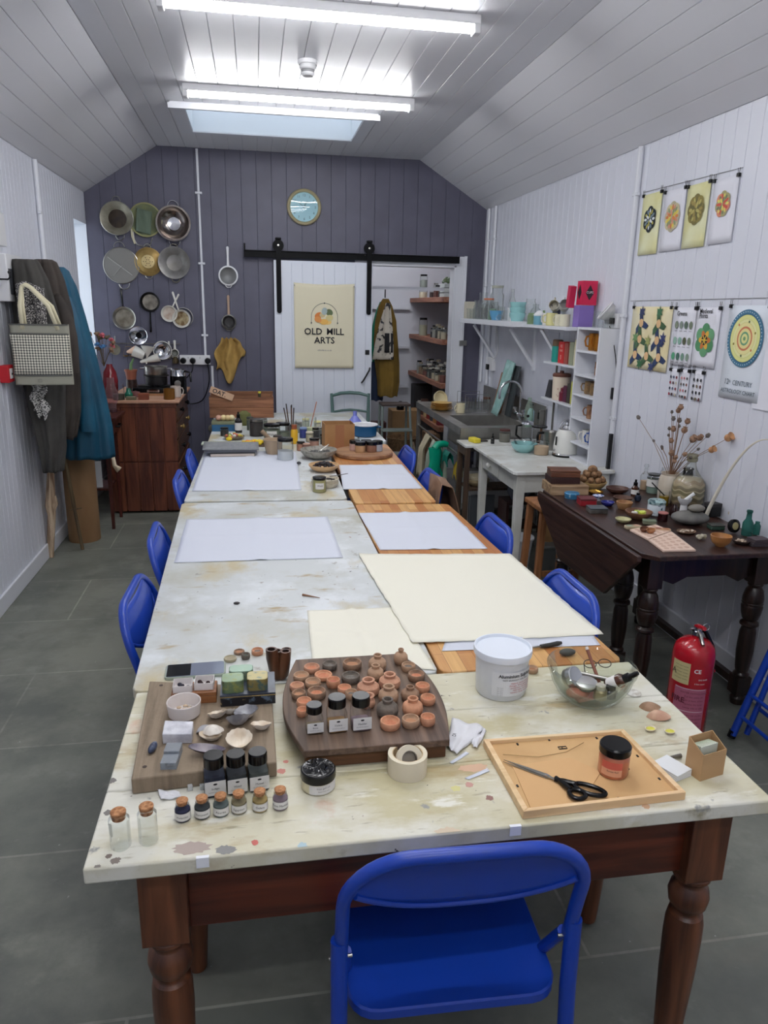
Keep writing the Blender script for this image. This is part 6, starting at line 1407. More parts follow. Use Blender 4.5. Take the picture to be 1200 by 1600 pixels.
li('dropper_bottle','small dark dropper bottle next to the yellow sponge','bottle',(1.68,5.10),.7406,[('bottle',mat('dark_glass',(26,26,26),.15),[(0,0),(.014,0),(.014,.035),(.007,.042)]),('cap',BLACKP,[(.008,.042),(.008,.055),(.004,.058),(.004,.075),(0,.076)])])
for i,(dx,lb) in enumerate(((0,'flat dark soap dish on the white-topped rack'),)): mb=MB(flat(58,50,48));mb.box(-.03,.03,-.02,.02,0,.010);one(mb,'soap_dish',lb,'dish',(1.64,5.20,.7406),5,bevel=.002)

# narrow dark rack with white top and stacked bowls and files
t=thing('narrow_rack','narrow dark wooden rack with a white top between the side table and the sink','shelf',(1.76,5.16,0))
DR=wood('dark_rack',(62,46,36),(92,72,56),'z',rough=.5)
mb=MB(WTOP);mb.box(-.30,.34,-.12,.12,.722,.740);mb.done('tabletop',t,bevel=.002)
for a in (-.275,.315):
 for b in (-.098,.098): mb=MB(DR);mb.box(a-.017,a+.017,b-.017,b+.017,0,.7215);mb.done('leg',t,bevel=.002)
for zz in (.10,.40): mb=MB(DR);mb.box(-.257,.297,-.105,.105,zz,zz+.016);mb.done('shelf_board',t)
mb=MB(DR);mb.box(-.292,-.258,-.080,.080,.66,.7215);mb.done('rail',t)
li('bowl_stack','cream bowl inside the beige bowl on the narrow rack','bowl',(1.60,5.155),.417+.012,[('bowl',mat('china_cream',(206,196,170),.3),bowlprof(.070,.065,.004,.5))])
li('mixing_bowl','beige mixing bowl on the middle board of the narrow rack','bowl',(1.60,5.155),.4165,[('bowl',mat('china_beige',(186,168,132),.3),bowlprof(.090,.055,.004,.5))])
for i in range(4): mb=MB(flat(*((70,74,80),(120,124,128),(50,52,58),(150,150,148))[i]));mb.box(-.09,.09,-.009,.009,0,.24-.01*i);one(mb,'binder','grey file standing at the bottom of the narrow rack','file',(1.63,5.10+.024*i,.1165),0,'files in the narrow rack')

# things under the side table
def stuffbox(name,label,cat,loc,w,d,h,m,rz=0,lid=None,**k): return boxthing(name,label,cat,loc[:2],loc[2],w,d,h,rz,m,lid,**k)
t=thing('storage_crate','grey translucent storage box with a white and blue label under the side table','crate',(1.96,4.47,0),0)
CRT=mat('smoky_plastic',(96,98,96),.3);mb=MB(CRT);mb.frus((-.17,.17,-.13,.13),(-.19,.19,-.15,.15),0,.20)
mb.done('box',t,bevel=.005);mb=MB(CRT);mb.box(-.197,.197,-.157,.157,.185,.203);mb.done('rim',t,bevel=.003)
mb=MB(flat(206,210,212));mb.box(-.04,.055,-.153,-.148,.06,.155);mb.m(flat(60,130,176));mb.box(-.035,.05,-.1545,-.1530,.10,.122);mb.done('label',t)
mb=MB(mat('paper_bag',(140,106,66),.9,bump=.4,bscale=12));mb.grid(lambda u,v: (.10*math.cos(2*PI*u)*(1-.5*v**3),.07*math.sin(2*PI*u)*(1-.75*v**2),.20*v+.012*math.sin(9*u+7*v)),20,8);one(mb,'paper_bag','crumpled brown paper bag on the grey storage box under the side table','bag',(1.93,4.47,.2055))
li('bucket','small white plastic bucket under the side table near the blue chair','bucket',(1.66,4.40),0,[('bucket',mat('bucket_white2',(212,214,216),.35),[(0,0),(.075,0),(.10,.24),(.108,.245),(.108,.255),(.098,.255),(.074,.01),(0,.01)])])
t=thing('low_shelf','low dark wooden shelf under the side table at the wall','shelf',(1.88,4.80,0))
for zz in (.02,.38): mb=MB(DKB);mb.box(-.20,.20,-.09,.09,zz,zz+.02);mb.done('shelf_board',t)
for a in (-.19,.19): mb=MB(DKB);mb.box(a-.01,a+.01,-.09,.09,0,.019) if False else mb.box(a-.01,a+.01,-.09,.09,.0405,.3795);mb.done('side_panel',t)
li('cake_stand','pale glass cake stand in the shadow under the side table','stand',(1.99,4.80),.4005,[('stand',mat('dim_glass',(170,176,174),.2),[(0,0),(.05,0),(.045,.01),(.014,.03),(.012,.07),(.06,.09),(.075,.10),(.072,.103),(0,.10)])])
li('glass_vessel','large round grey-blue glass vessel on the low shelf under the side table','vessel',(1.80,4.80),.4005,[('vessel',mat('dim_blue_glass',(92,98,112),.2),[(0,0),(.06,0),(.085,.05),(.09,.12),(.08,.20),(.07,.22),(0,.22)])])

# stainless sink on a steel stand
ZS=.82
t=thing('sink_unit','stainless steel sink with drainer on a metal stand in the back right corner','sink',(1.84,6.12,0))
SS=mat('stainless',(170,168,163),.36,.85,col2=(146,144,140),scale=5,bump=.03,bscale=60)
X0,X1,Y0,Y1=1.50-1.84,2.165-1.84,5.33-6.12,6.93-6.12;bx0,bx1,by0,by1=1.585-1.84,2.06-1.84,5.44-6.12,6.0-6.12
mb=MB(SS)
for q in ((X0,X1,Y0,by0),(X0,X1,by1,Y1),(X0,bx0,by0,by1),(bx1,X1,by0,by1)): mb.box(*q,ZS-.004,ZS)
mb.box(X0-.0,X0+.003,Y0,Y1,ZS-.055,ZS-.004);mb.box(X0,X1,Y0-.0,Y0+.003,ZS-.14,ZS-.004)
mb.done('worktop',t)
mb=MB(SS)
for q in ((bx0-.001,bx0+.001,by0,by1),(bx1-.001,bx1+.001,by0,by1),(bx0,bx1,by0-.001,by0+.001),(bx0,bx1,by1-.001,by1+.001)): mb.box(*q,ZS-.20,ZS-.004)
mb.box(bx0,bx1,by0,by1,ZS-.202,ZS-.20);mb.done('basin',t)
mb=MB(SS);mb.box(X1-.004,X1,Y0,Y1,ZS,ZS+.16);mb.done('upstand',t)
for a in (X0+.02,X1-.03):
 for b in (Y0+.03,Y1-.03): mb=MB(SS);mb.box(a-.016,a+.016,b-.016,b+.016,0,ZS-.0045);mb.done('leg',t)
for zz in (.60,.30): mb=MB(SS);mb.cyl((X0+.02,Y0+.05,zz),(X0+.02,Y1-.05,zz),.008);mb.done('rail',t)
mb=MB(SS);mb.box(X0+.04,X1-.05,Y0+.05,Y1-.05,.16,.175);mb.done('under_shelf',t)
for i in range(6): mb=MB(flat(*((206,208,210),(176,178,182),(90,92,98),(214,214,214),(60,62,66),(196,196,190))[i]));mb.box(-.10,.10,-.012,.012,0,.26-.012*i);one(mb,'magazine','magazine file standing on the lower shelf of the sink stand','file',(1.70,5.55+.032*i,.1755),0,'files under the sink')
# tap
t=thing('tap','tall chrome swan-neck tap arching over the sink','tap',(2.10,5.72,ZS+.0005));mb=MB(CHROME);P=[(0,0,.0),(0,0,.22)]+[(-.09+.09*math.cos(R(a)),0,.22+.09*math.sin(R(a))) for a in range(15,181,15)]+[(-.18,0,.17)]
mb.tube(P,.010,12);mb.done('spout',t);mb=MB(CHROME);mb.lathe([(0,0),(.026,0),(.024,.05),(.012,.06)],20);mb.tube([(0,-.10,.045),(0,.10,.045)],.014,12);mb.done('body',t)
for s in (-1,1): mb=MB(CHROME);mb.lathe([(0,.045),(.016,.045),(.016,.075),(.026,.08),(.026,.095),(0,.10)],12,(0,s*.10,0));mb.done('tap_handle',t)
zz=ZS+.0005
# boards/teal cloth leaning behind the tap
mb=MB(flat(150,104,72));mb.box(-.012,.012,-.10,.10,0,.34);o=one(mb,'chopping_board','brown wooden chopping board leaning behind the teal cloth','board',(2.06,6.20,zz),0,bevel=.004);o.rotation_euler=(0,R(12),0)
TEAL=mat('teal_plastic_sheet',(132,174,168),.35,col2=(166,200,196),scale=14,bump=.4,bscale=20)
mb=MB(TEAL);mb.grid(lambda u,v: (.012*math.sin(8*u+3*v),-.085+.17*u,.46*v),12,10);o=one(mb,'teal_cloth','pale teal plastic sheet draped over a board behind the tap','sheet',(1.99,6.06,zz+.004),0,solid=.016);o.rotation_euler=(R(6),R(15),0)
mb=MB(flat(58,64,66));mb.box(-.008,.008,-.06,.06,0,.42);o=one(mb,'dark_board','dark grey board leaning at the right of the teal sheet','board',(2.07,5.93,zz),0,bevel=.003);o.rotation_euler=(0,R(9),0)
li('soap_bottle','blue and white soap bottle beside the tap','bottle',(2.11,5.50),zz,[('bottle',mat('soap_blue',(176,204,222),.25),[(0,0),(.026,0),(.028,.01),(.028,.10),(.012,.125)]),('cap',flat(60,62,70),[(.012,.125),(.012,.145),(.016,.148),(.016,.16),(0,.16)])])
li('glass_bottle','tall clear green-tinted bottle right of the tap','bottle',(2.05,5.385),zz,[('bottle',glassy('faint_green',(222,236,224),.5,milk=.15),[(0,0),(.030,0),(.032,.01),(.032,.14),(.014,.19),(.014,.22),(0,.22)])])
t=thing('soap_dispenser','small steel dispenser mounted at the right end of the sink upstand','dispenser',(2.14,5.36,zz));mb=MB(DSTEEL);mb.box(-.02,.02,-.02,.02,0,.13);mb.done('body',t,bevel=.003);mb=MB(BLACKP);mb.box(-.0225,-.0205,-.012,.012,.06,.11);mb.done('panel',t)
# plates, cup, jar, glasses on the drainer
for i in range(5):
 mb=MB((flat(198,154,84,rough=.3),flat(206,168,96,rough=.3),flat(186,140,72,rough=.3))[i % 3]);mb.lathe([(0,0),(.055,0),(.060,.004),(.098-.002*i,.014),(.101-.002*i,.017),(.096-.002*i,.0175),(.058,.008),(0,.007)],32)
 one(mb,'plate','mustard yellow plate in the stack on the draining board','plate',(1.60,6.34,zz+.0122*i),0,'stack of mustard plates')
mb=MB(mat('cream_china',(226,212,172),.25));mb.lathe([(0,0),(.045,0),(.068,.03),(.070,.055),(.066,.055),(.06,.03),(0,.01)],28);o=one(mb,'bowl','cream bowl turned on its side behind the mustard plates','bowl',(1.62,6.56,zz+.062));o.rotation_euler=(R(70),0,R(20))
def mug(name,label,loc,r,h,m,rz=0,group=None,rot=None):
 t=thing(name,label,'mug',loc,rz,group);mb=MB(m);mb.lathe([(0,0),(r*.9,0),(r,h*.06),(r,h),(r*.92,h),(r*.9,h*.1),(0,h*.08)],24);mb.done('cup',t)
 mb=MB(m);mb.tube([(r*.97,0,h*.82),(r*1.4,0,h*.80),(r*1.6,0,h*.55),(r*1.4,0,h*.26),(r*.97,0,h*.22)],h*.055,8);mb.done('handle',t)
 if rot: t.rotation_euler=[R(a) for a in rot]
 return t
mug('mug','cream mug with a pattern right of the mustard plates',(1.72,6.14,zz),.040,.080,mat('cream_mug',(212,202,170),.3),200)
for i,(x,y) in enumerate(((1.80,6.30),(1.83,6.16),(1.90,6.32),(1.88,6.16))):
 li('drinking_glass','clear drinking glass upside down in the rack behind the sink','glass',(x,y),zz+.006,[('glass',GLASS,[(.036,0),(.036,.004),(.030,.11),(0,.112)])],'drinking glasses by the sink')
t=thing('drying_rack','wire drying rack holding glasses behind the sink','rack',(1.85,6.24,zz));mb=MB(CHROME)
mb.tube([(-.10,-.13,.003),(.10,-.13,.003),(.10,.13,.003),(-.10,.13,.003)],.0025,6,closed=True)
mb.done('base_frame',t)
for s in (-1,1): mb=MB(CHROME);mb.tube([(-.10,s*.13,.003),(-.10,s*.13,.16),(.10,s*.13,.16),(.10,s*.13,.003)],.003,6);mb.done('hoop',t)
li('glass_jar','glass jar with a brown lid standing at the back edge of the basin','jar',(2.0,6.30),zz,[('jar_body',GLASS,[(0,0),(.034,0),(.036,.09),(.03,.1)]),('lid',flat(88,56,42),[(.031,.1),(.031,.115),(0,.116)])])
# cloths and rubber gloves on the rail
def drape(name,label,cat,m,x,ya,yb_,ztop,zbot,amp=.02,n=7,th=.004,kind=None,thick=.05):
 mb=MB(m);ph=ya*7
 def f(u,v):
  s=1 if v < .5 else -1;q=abs(v-.5)*2;y=ya+(yb_-ya)*u;e=(.3+.7*q)
  return (x-s*thick*.5*min(1,q*3)+amp*e*math.sin(n*2*PI*u+ph)*.5,y+amp*.4*math.sin(5*v+3*u),ztop-(ztop-zbot)*(q if s > 0 else q*.8)-.02*math.sin(PI*3*u+ph)*q)
 mb.grid(f,36,24);o=mb.done(name,solid=th);return tag(o,label,cat)
drape('tea_towel','pale grey-green towel hanging from the sink stand rail','towel',mat('towel_grey',(172,180,164),.95,col2=(150,160,146),scale=8,bump=.3,bscale=60),1.475,5.82,6.12,.60,.20,.05,3,thick=.11)
drape('tea_towel','beige striped towel hanging at the far end of the sink stand rail','towel',mat('towel_beige',(190,180,154),.95,bump=.3,bscale=60),1.470,6.14,6.34,.615,.26,.05,2,thick=.11)
t=thing('rubber_glove','bright turquoise-green rubber glove hanging over the towels on the sink rail','glove',(1.400,5.72,.600),-75)
GLV=mat('green_rubber',(0,158,124),.35,coat=.2)
mb=MB(GLV);prof=[(.055,0),(.058,-.04),(.050,-.12),(.056,-.18),(.060,-.24),(.048,-.28)]
rings=[mb.ring(Vector((0,.012*math.sin(i),z)),Vector((.026,0,0)),Vector((0,r,0)),16) for i,(r,z) in enumerate(prof)]
for a,b in zip(rings,rings[1:]): mb.skin(a,b)
mb.F(rings[-1]);mb.F(rings[0]);mb.done('palm',t);mb=MB(GLV);mb.tube([(0,.0,-.01),(0,.03,.022),(0,.08,.026),(0,.115,.018)],[.030,.030,.028,.024],12);mb.done('cuff',t)
for i in range(4): mb=MB(GLV);yy=-.036+.024*i;mb.tube([(0,yy,-.255),(-.004,yy*1.1,-.30),(-.006,yy*1.15,-.335-.008*(i in (1,2)))],[.0125,.0115,.008],10);mb.done('finger',t)
mb=MB(GLV);mb.tube([(0,.045,-.17),(-.004,.075,-.215),(-.008,.082,-.25)],[.014,.012,.009],10);mb.done('thumb',t)
drape('rubber_glove','second dark green glove cuff behind the bright glove','glove',mat('green_rubber_dark',(10,110,96),.4),1.472,5.50,5.66,.60,.50,.02,1,thick=.045)
drape('yellow_cloth','yellow cloth hanging low behind the green glove','cloth',mat('yellow_cloth',(190,164,50),.9),1.545,5.48,5.56,.52,.40,.015,1)

# ---------------------------------------------------------------- long white shelf
t=thing('wall_shelf','long deep white shelf on brackets over the sink','shelf',(2.03,6.2,1.58))
mb=MB(TRIMW);mb.box(1.89-2.03,2.175-2.03,5.47-6.2,6.93-6.2,-.022,.018);mb.done('board',t,bevel=.002)
for yy in (6.65,5.66):
 mb=MB(TRIMW);mb.box(2.155-2.03,2.178-2.03,yy-.018-6.2,yy+.018-6.2,-.36,-.0225);mb.done('bracket',t)
 mb=MB(TRIMW);mb.tube([(2.165-2.03,yy-6.2,-.33),(1.95-2.03,yy-6.2,-.035)],.014,4);mb.done('bracket',t)
t=thing('wall_shelf','thin white shelf continuing the long shelf to the right, holding mugs','shelf',(2.07,5.05,1.572))
mb=MB(TRIMW);mb.box(1.97-2.07,2.175-2.07,4.63-5.05,5.465-5.05,-.012,.010);mb.done('board',t,bevel=.002)
mb=MB(TRIMW);mb.tube([(2.165-2.07,.05,-.27),(1.99-2.07,.05,-.02)],.012,4);mb.done('bracket',t)
z1=1.5985
GC='clear glassware on the long white shelf'
def gl(kind,label,x,y,r,h,z=z1,m=None,lid=None,lidm=None,group=None):
 prof={'tumbler': [(0,0),(r*.85,0),(r,h)],'jar': [(0,0),(r*.95,0),(r,.005),(r,h*.78),(r*.8,h*.86),(r*.8,h)],'round': [(0,0),(r*.5,0),(r*.95,h*.25),(r,h*.45),(r*.75,h*.7),(r*.45,h*.8),(r*.5,h)],
   'bottle': [(0,0),(r,0),(r,h*.55),(r*.4,h*.75),(r*.38,h)]}[kind]
 parts=[('glass',m or GLASS2,prof)]
 if lid: rr=prof[-1][0]*1.06;parts.append(('lid',lidm or GLASS2,[(rr,h),(rr,h+lid),(0,h+lid)]))
 return li({'tumbler': 'glass_tumbler','jar': 'glass_jar','round': 'glass_carafe','bottle': 'glass_bottle'}[kind],label,'glassware',(x,y),z,parts,group)
GLASS2=glassy('shelf_glass',(246,248,247),.6,.06,milk=.03)
mb=MB(mat('linen_box',(196,190,172),.8));mb.box(-.04,.04,-.05,.05,0,.15);one(mb,'storage_box','plain beige box at the left end of the long shelf','box',(1.96,6.85,z1),0,bevel=.002)
for k_,(kd,x,y,r,h,lid) in enumerate((('tumbler',1.93,6.72,.034,.09,0),('tumbler',1.93,6.62,.034,.085,0),('jar',2.02,6.76,.04,.13,.02),('jar',2.03,6.66,.045,.20,.03),('tumbler',2.01,6.56,.035,.13,0),('jar',1.94,6.50,.045,.14,.02),('tumbler',1.93,6.40,.038,.10,0),('jar',2.03,6.46,.045,.12,.02),
 ('jar',2.10,6.56,.045,.15,.0),('round',2.10,6.70,.05,.16,0),('tumbler',2.12,6.42,.035,.11,0))):
 gl(kd,'clear glass vessel in the crowd at the left end of the long shelf',x,y,r,h,lid=lid,group=GC)
SEAL=flat(196,118,84)
gl('jar','large clip-top jar of pale flakes standing tallest on the long shelf',2.04,6.30,.058,.26,lid=.02,lidm=flat(168,170,156))
gl('jar','clip-top jar with an orange-red seal in front of the tallest jar',1.95,6.24,.050,.16,lid=.014,lidm=SEAL)
gl('jar','small clip-top jar of green leaves on the long shelf',1.95,6.12,.036,.09,lid=.012,m=glassy('leafy_glass',(170,196,176),.5,.1,milk=.4))
li('enamel_bowl','blue enamel bowl on the left part of the long shelf','bowl',(1.94,5.99),z1,[('bowl',mat('blue_enamelware',(96,158,196),.3),[(0,0),(.035,0),(.052,.04),(.056,.075),(.052,.075),(.048,.04),(0,.01)])])
gl('bottle','ribbed swan-necked glass bottle behind the blue enamel bowl',2.08,6.02,.034,.25)
gl('round','small round glass ornament left of the white tub',1.93,5.87,.03,.05,lid=0)
li('tub','white plastic tub with a lid in the middle of the long shelf','tub',(2.04,5.84),z1,[('tub',WHITEP,[(0,0),(.050,0),(.056,.085)]),('lid',WHITEP,[(.059,.085),(.060,.095),(.055,.10),(0,.10)])])
gl('tumbler','clear tumbler beside the stacked aqua bowls',1.94,5.75,.036,.08)
for i in range(3): li('aqua_bowl','aqua blue bowl in the stack of three on the long shelf','bowl',(1.99,5.62),z1+.040*i,[('bowl',AQ,[(0,0),(.045,0),(.056,.03),(.063,.060),(.060,.062),(.052,.03),(0,.008)])],'stacked aqua bowls')
gl('jar','glass beaker with papers standing behind the aqua bowls',2.12,5.70,.045,.17)
gl('round','clear jug right of the aqua bowls',2.10,5.53,.045,.13)
z2=1.5825
gl('jar','small green-tinted jar at the left end of the thin shelf',2.02,5.40,.028,.08,z2,m=glassy('greenish',(186,206,168),.5,.1,milk=.3))
gl('bottle','small green bottle at the left end of the thin shelf',2.10,5.36,.022,.10,z2,m=glassy('greenish',(186,206,168),.5,.1,milk=.3))
li('tub','blue tub with a white domed lid on the thin shelf','tub',(2.02,5.24),z2,[('tub',mat('tub_blue',(110,164,182),.3),[(0,0),(.038,0),(.040,.062)]),('lid',WHITEP,[(.041,.062),(.041,.072),(.026,.086),(.012,.098),(0,.1)])])
mb=MB(flat(34,38,56));mb.box(-.012,.012,-.045,.045,0,.155);one(mb,'dark_book','dark navy book standing behind the mugs on the thin shelf','book',(2.12,5.17,z2),0,bevel=.001)
CM=mat('cream_mug2',(216,212,186),.25);YM=mat('lemon_mug',(216,210,150),.25)
mug('mug','white mug with its handle to the left on the thin shelf',(2.03,5.10,z2),.036,.082,ENAMEL,120)
mug('mug','pale yellow mug at the front of the thin shelf',(2.015,4.99,z2),.038,.085,YM,150)
mug('mug','cream mug with a spot pattern at the front of the thin shelf',(2.03,4.88,z2),.036,.078,CM,120)
mug('mug','cream mug at the right end of the thin shelf next to the purple carton',(2.02,4.775,z2),.035,.078,CM,140)
mug('mug','upturned speckled mug lying on the pale yellow mug',(2.05,5.03,z2+.125),.034,.078,mat('speckle_mug',(196,190,170),.3,col2=(70,64,60),scale=40,lo=.6,hi=.64),0,rot=(0,-80,60))
mug('mug','grey striped mug lying on top of the cream mugs',(2.06,4.90,z2+.125),.033,.076,mat('stripe_mug',(186,186,184),.3),0,rot=(0,-75,70))
t=thing('carton','bright pink tea carton with a black diamond standing above the purple carton','carton',(2.11,4.665,1.72),0)
mb=MB(flat(204,30,76));mb.box(-.05,.05,-.042,.042,.0005,.15);mb.box(-.05,.05,-.075,-.0555,.0,.0001) if False else None
mb.done('box',t,bevel=.001)
mb=MB(flat(38,26,34));mb.poly([(-.0506,0,.03),(-.0506,.030,.08),(-.0506,0,.13),(-.0506,-.030,.08)]);mb.poly([(0,-.0426,.03),(.028,-.0426,.075),(0,-.0426,.125),(-.028,-.0426,.075)]);mb.done('diamond_panel',t)
mb=MB(flat(232,220,222));text_verts(mb,'CUPS',.020,TR(0,-.0432,.072,90));mb.done('lettering',t)
mb=MB(mat('pink_carton',(196,36,80),.5));mb.box(-.02,.02,-.022,.022,0,.135);o=one(mb,'carton','smaller pink packet leaning left of the bright pink carton','carton',(2.03,4.735,1.705),0,bevel=.001);o.rotation_euler=(R(8),0,0)
mb=MB(flat(128,106,176));mb.box(-.05,.05,-.045,.045,0,.1355);o=one(mb,'carton','lilac tea carton at the right end of the thin shelf','carton',(2.10,4.672,z2+.0005),0,bevel=.001)
# tall pigeonhole unit
t=thing('pigeonhole_unit','tall narrow white pigeonhole unit standing on the side table','shelf',(2.11,4.43,ZW+.0005))
hh=.845;mb=MB(TRIMW);mb.box(-.075,.065,-.165,-.150,0,hh);mb.done('side_panel',t,bevel=.001);mb=MB(TRIMW);mb.box(-.075,.065,.150,.165,0,hh);mb.done('side_panel',t,bevel=.001)
mb=MB(TRIMW);mb.box(.060,.065,-.1495,.1495,0,hh);mb.done('back_panel',t)
SHZ=[0,.105,.265,.415,.54,.69,hh-.014]
for z_ in SHZ: mb=MB(TRIMW);mb.box(-.0745,.0595,-.1495,.1495,z_,z_+.013);mb.done('shelf_board',t)
AMB=glassy('amber_cups',(206,140,50),.6,.1,milk=.45);BRM=mat('brown_glaze',(120,82,58),.25,col2=(160,120,88),scale=30);GLM=mat('gold_glaze',(150,118,76),.25,col2=(110,88,62),scale=40)
for i in range(3):
 o=mug('mug','amber glass mug in the top pigeonhole',(2.115,4.33+.085*i,ZW+.0005+SHZ[5]+.0135),.036,.105,AMB,150,'amber glass mugs in the top pigeonhole')
mug('mug','brown mug alone in the second pigeonhole from the top',(2.115,4.38,ZW+SHZ[4]+.014),.036,.085,BRM,100)
for i in range(3): mug('mug','speckled gold-brown mug in the third pigeonhole',(2.115,4.34+.082*i,ZW+SHZ[3]+.014),.035,.080,GLM,150,'gold-brown mugs in the third pigeonhole')
for i in range(2): mug('mug','dark brown glazed mug in the fourth pigeonhole',(2.115,4.345+.09*i,ZW+SHZ[2]+.014),.037,.085,BRM,150,'brown mugs in the fourth pigeonhole')
mug('mug','blue mug with white polka dots in the pigeonhole beside the kettle',(2.105,4.345,ZW+SHZ[1]+.014),.040,.095,mat('polka_blue',(34,78,156),.25,col2=(226,230,236),scale=70,lo=.62,hi=.64),160)
mug('mug','white patterned mug lying in the pigeonhole beside the kettle',(2.105,4.45,ZW+SHZ[1]+.014),.036,.085,ENAMEL,160)
zt2=ZW+hh+.002
t=thing('sieve_bowl','white plastic sieve tilted on glasses on top of the pigeonhole unit','sieve',(2.10,4.36,zt2+.105));t.rotation_euler=(R(-15),R(-50),0)
mb=MB(WHITEP);mb.torus((0,0,.0),.062,.005,30,8);mb.done('rim',t);mb=MB(glassy('mesh_milk',(224,224,222),.3,.3,milk=.5));mb.lathe([(.060,0),(.054,-.03),(.03,-.052),(0,-.058)],28);mb.done('mesh',t)
for i in range(3): li('glass_tumbler','upturned glass on top of the pigeonhole unit','glass',(2.11,4.32+.075*i,),zt2,[('glass',GLASS2,[(.033,0),(.028,.095),(0,.097)])],'glasses on top of the pigeonhole unit')
# double socket on the conduit and lead
t=thing('wall_socket','white surface-mounted double socket beside the thick conduit','socket',(XR-.022,4.34,1.63));mb=MB(WHITEP);mb.box(-.020,.020,-.075,.075,-.043,.043);mb.done('back_box',t,bevel=.004)
mb=MB(BLACKP);mb.box(-.045,-.0205,-.045,-.015,-.02,.018);mb.done('plug',t,bevel=.005);mb=MB(flat(150,150,154));mb.box(-.045,-.0205,.015,.045,-.02,.018);mb.done('plug',t,bevel=.005)
def cable(label,pts,r=.0028,m=None,name='cable'):
 p0=Vector(pts[0]);P=smoothp([tuple(p) for p in pts],6) if False else pts
 Q=[]
 for i in range(len(pts)-1):
  a=Vector(pts[max(i-1,0)]);b=Vector(pts[i]);c=Vector(pts[i+1]);d=Vector(pts[min(i+2,len(pts)-1)])
  for j in range(6):
   q=j/6;Q.append(.5*((2*b)+(c-a)*q+(2*a-5*b+4*c-d)*q*q+(3*b-a-3*c+d)*q**3))
 Q.append(Vector(pts[-1]));mb=MB(m or BLACKP);mb.tube([q-p0 for q in Q],r,6);return one(mb,name,label,'cable',pts[0])
cable('black lead running down the right wall from the double socket',[(XR-.068,4.31,1.60),(XR-.05,4.27,1.50),(XR-.03,4.245,1.36),(XR-.012,4.255,1.18),(XR-.012,4.275,1.02),(XR-.012,4.245,.92),(XR-.012,4.25,.80),(XR-.02,4.24,.76)])
mb=MB(BLACKP);mb.box(-.012,.012,-.014,.014,-.035,.035);one(mb,'inline_switch','small black switch on the lead beside the pigeonhole unit','switch',(XR-.027,4.255,1.20),0,bevel=.003)
mb=MB(BLACKM);mb.box(-.01,.01,-.012,.012,0,.22);one(mb,'black_bar','black upright bar at the end of the side table by the conduit','bar',(2.140,4.20,ZW+.0005),0,bevel=.002)
# two short shelves left of the unit
for (zz_,lb) in ((1.325,'upper short white shelf left of the pigeonhole unit'),(1.07,'lower short white shelf left of the pigeonhole unit')):
 mb=MB(TRIMW);mb.box(-.065,.065,-.275,.275,-.007,.007);one(mb,'wall_shelf',lb,'shelf',(2.112,4.885,zz_),0,bevel=.001)
zu,zl=1.3325,1.0775
t=thing('flask','turquoise flask with a brown lid and dark handle on the upper short shelf','flask',(2.10,5.05,zu));mb=MB(mat('flask_teal',(36,150,136),.3));mb.lathe([(0,0),(.036,0),(.038,.01),(.038,.11)],24);mb.done('body',t);mb=MB(flat(108,84,60));mb.lathe([(.037,.11),(.036,.15),(.030,.155),(0,.155)],24);mb.done('lid',t);mb=MB(BLACKP);mb.tube([(0,.036,.10),(0,.066,.09),(0,.068,.03),(0,.038,.015)],.007,8);mb.done('handle',t)
t=thing('tea_box','bright red box with white lettering on the upper short shelf','box',(2.11,4.935,zu));mb=MB(flat(196,34,36));mb.box(-.03,.03,-.048,.048,0,.145);mb.done('box',t,bevel=.001);mb=MB(flat(232,214,200));text_verts(mb,'VIS',.030,Matrix(((0,0,-1,-.0305),(-1,0,0,0),(0,1,0,.105),(0,0,0,1))));text_verts(mb,'NAR',.024,Matrix(((0,0,-1,-.0305),(-1,0,0,0),(0,1,0,.078),(0,0,0,1))));text_verts(mb,'0',.045,Matrix(((0,0,-1,-.0305),(-1,0,0,0),(0,1,0,.025),(0,0,0,1))));mb.done('lettering',t)
mb=MB(flat(150,70,60));mb.box(-.03,.03,-.030,.030,0,.14);one(mb,'tea_box','dark red box right of the bright red box on the upper short shelf','box',(2.11,4.85,zu),0,bevel=.001)
mb=MB(flat(150,156,130));mb.box(-.03,.03,-.034,.034,0,.15);one(mb,'tea_box','grey-green box at the right end of the upper short shelf','box',(2.11,4.765,zu),0,bevel=.001)
mb=MB(flat(206,200,170));mb.box(-.03,.03,-.030,.030,0,.17);one(mb,'tea_box','tall pale box next to the pigeonhole unit on the upper short shelf','box',(2.11,4.692,zu),0,bevel=.001)
mb=MB(flat(46,46,52));mb.frus((-.03,.03,-.045,.045),(-.02,.02,-.02,.02),0,.125);one(mb,'dark_pouch','dark grey tapering pouch at the left end of the lower short shelf','pouch',(2.10,5.10,zl),0,bevel=.004)
t=thing('biscuit_tin','cream lidded canister with painted figures on the lower short shelf','canister',(2.112,4.965,zl));mb=MB(mat('figure_tin',(222,208,188),.4,col2=(150,80,60),scale=45,lo=.66,hi=.7));mb.lathe([(0,0),(.055,0),(.060,.16),(.060,.165)],30);mb.done('body',t);mb=MB(flat(104,62,48));mb.lathe([(.062,.16),(.063,.175),(.055,.183),(.014,.186),(.014,.20),(0,.202)],28);mb.done('lid',t)
mb=MB(flat(126,34,44));mb.box(-.018,.018,-.032,.032,0,.075);one(mb,'small_box','maroon box in front of the painted canister on the lower shelf','box',(2.072,4.885,zl),0,bevel=.001) if False else None
mb=MB(mat('spice_maroon',(110,24,46),.4));mb.lathe([(0,0),(.022,0),(.022,.06),(.014,.07),(.014,.09),(0,.09)],18);one(mb,'small_jar','maroon jar right of the painted canister on the lower shelf','jar',(2.09,4.875,zl))
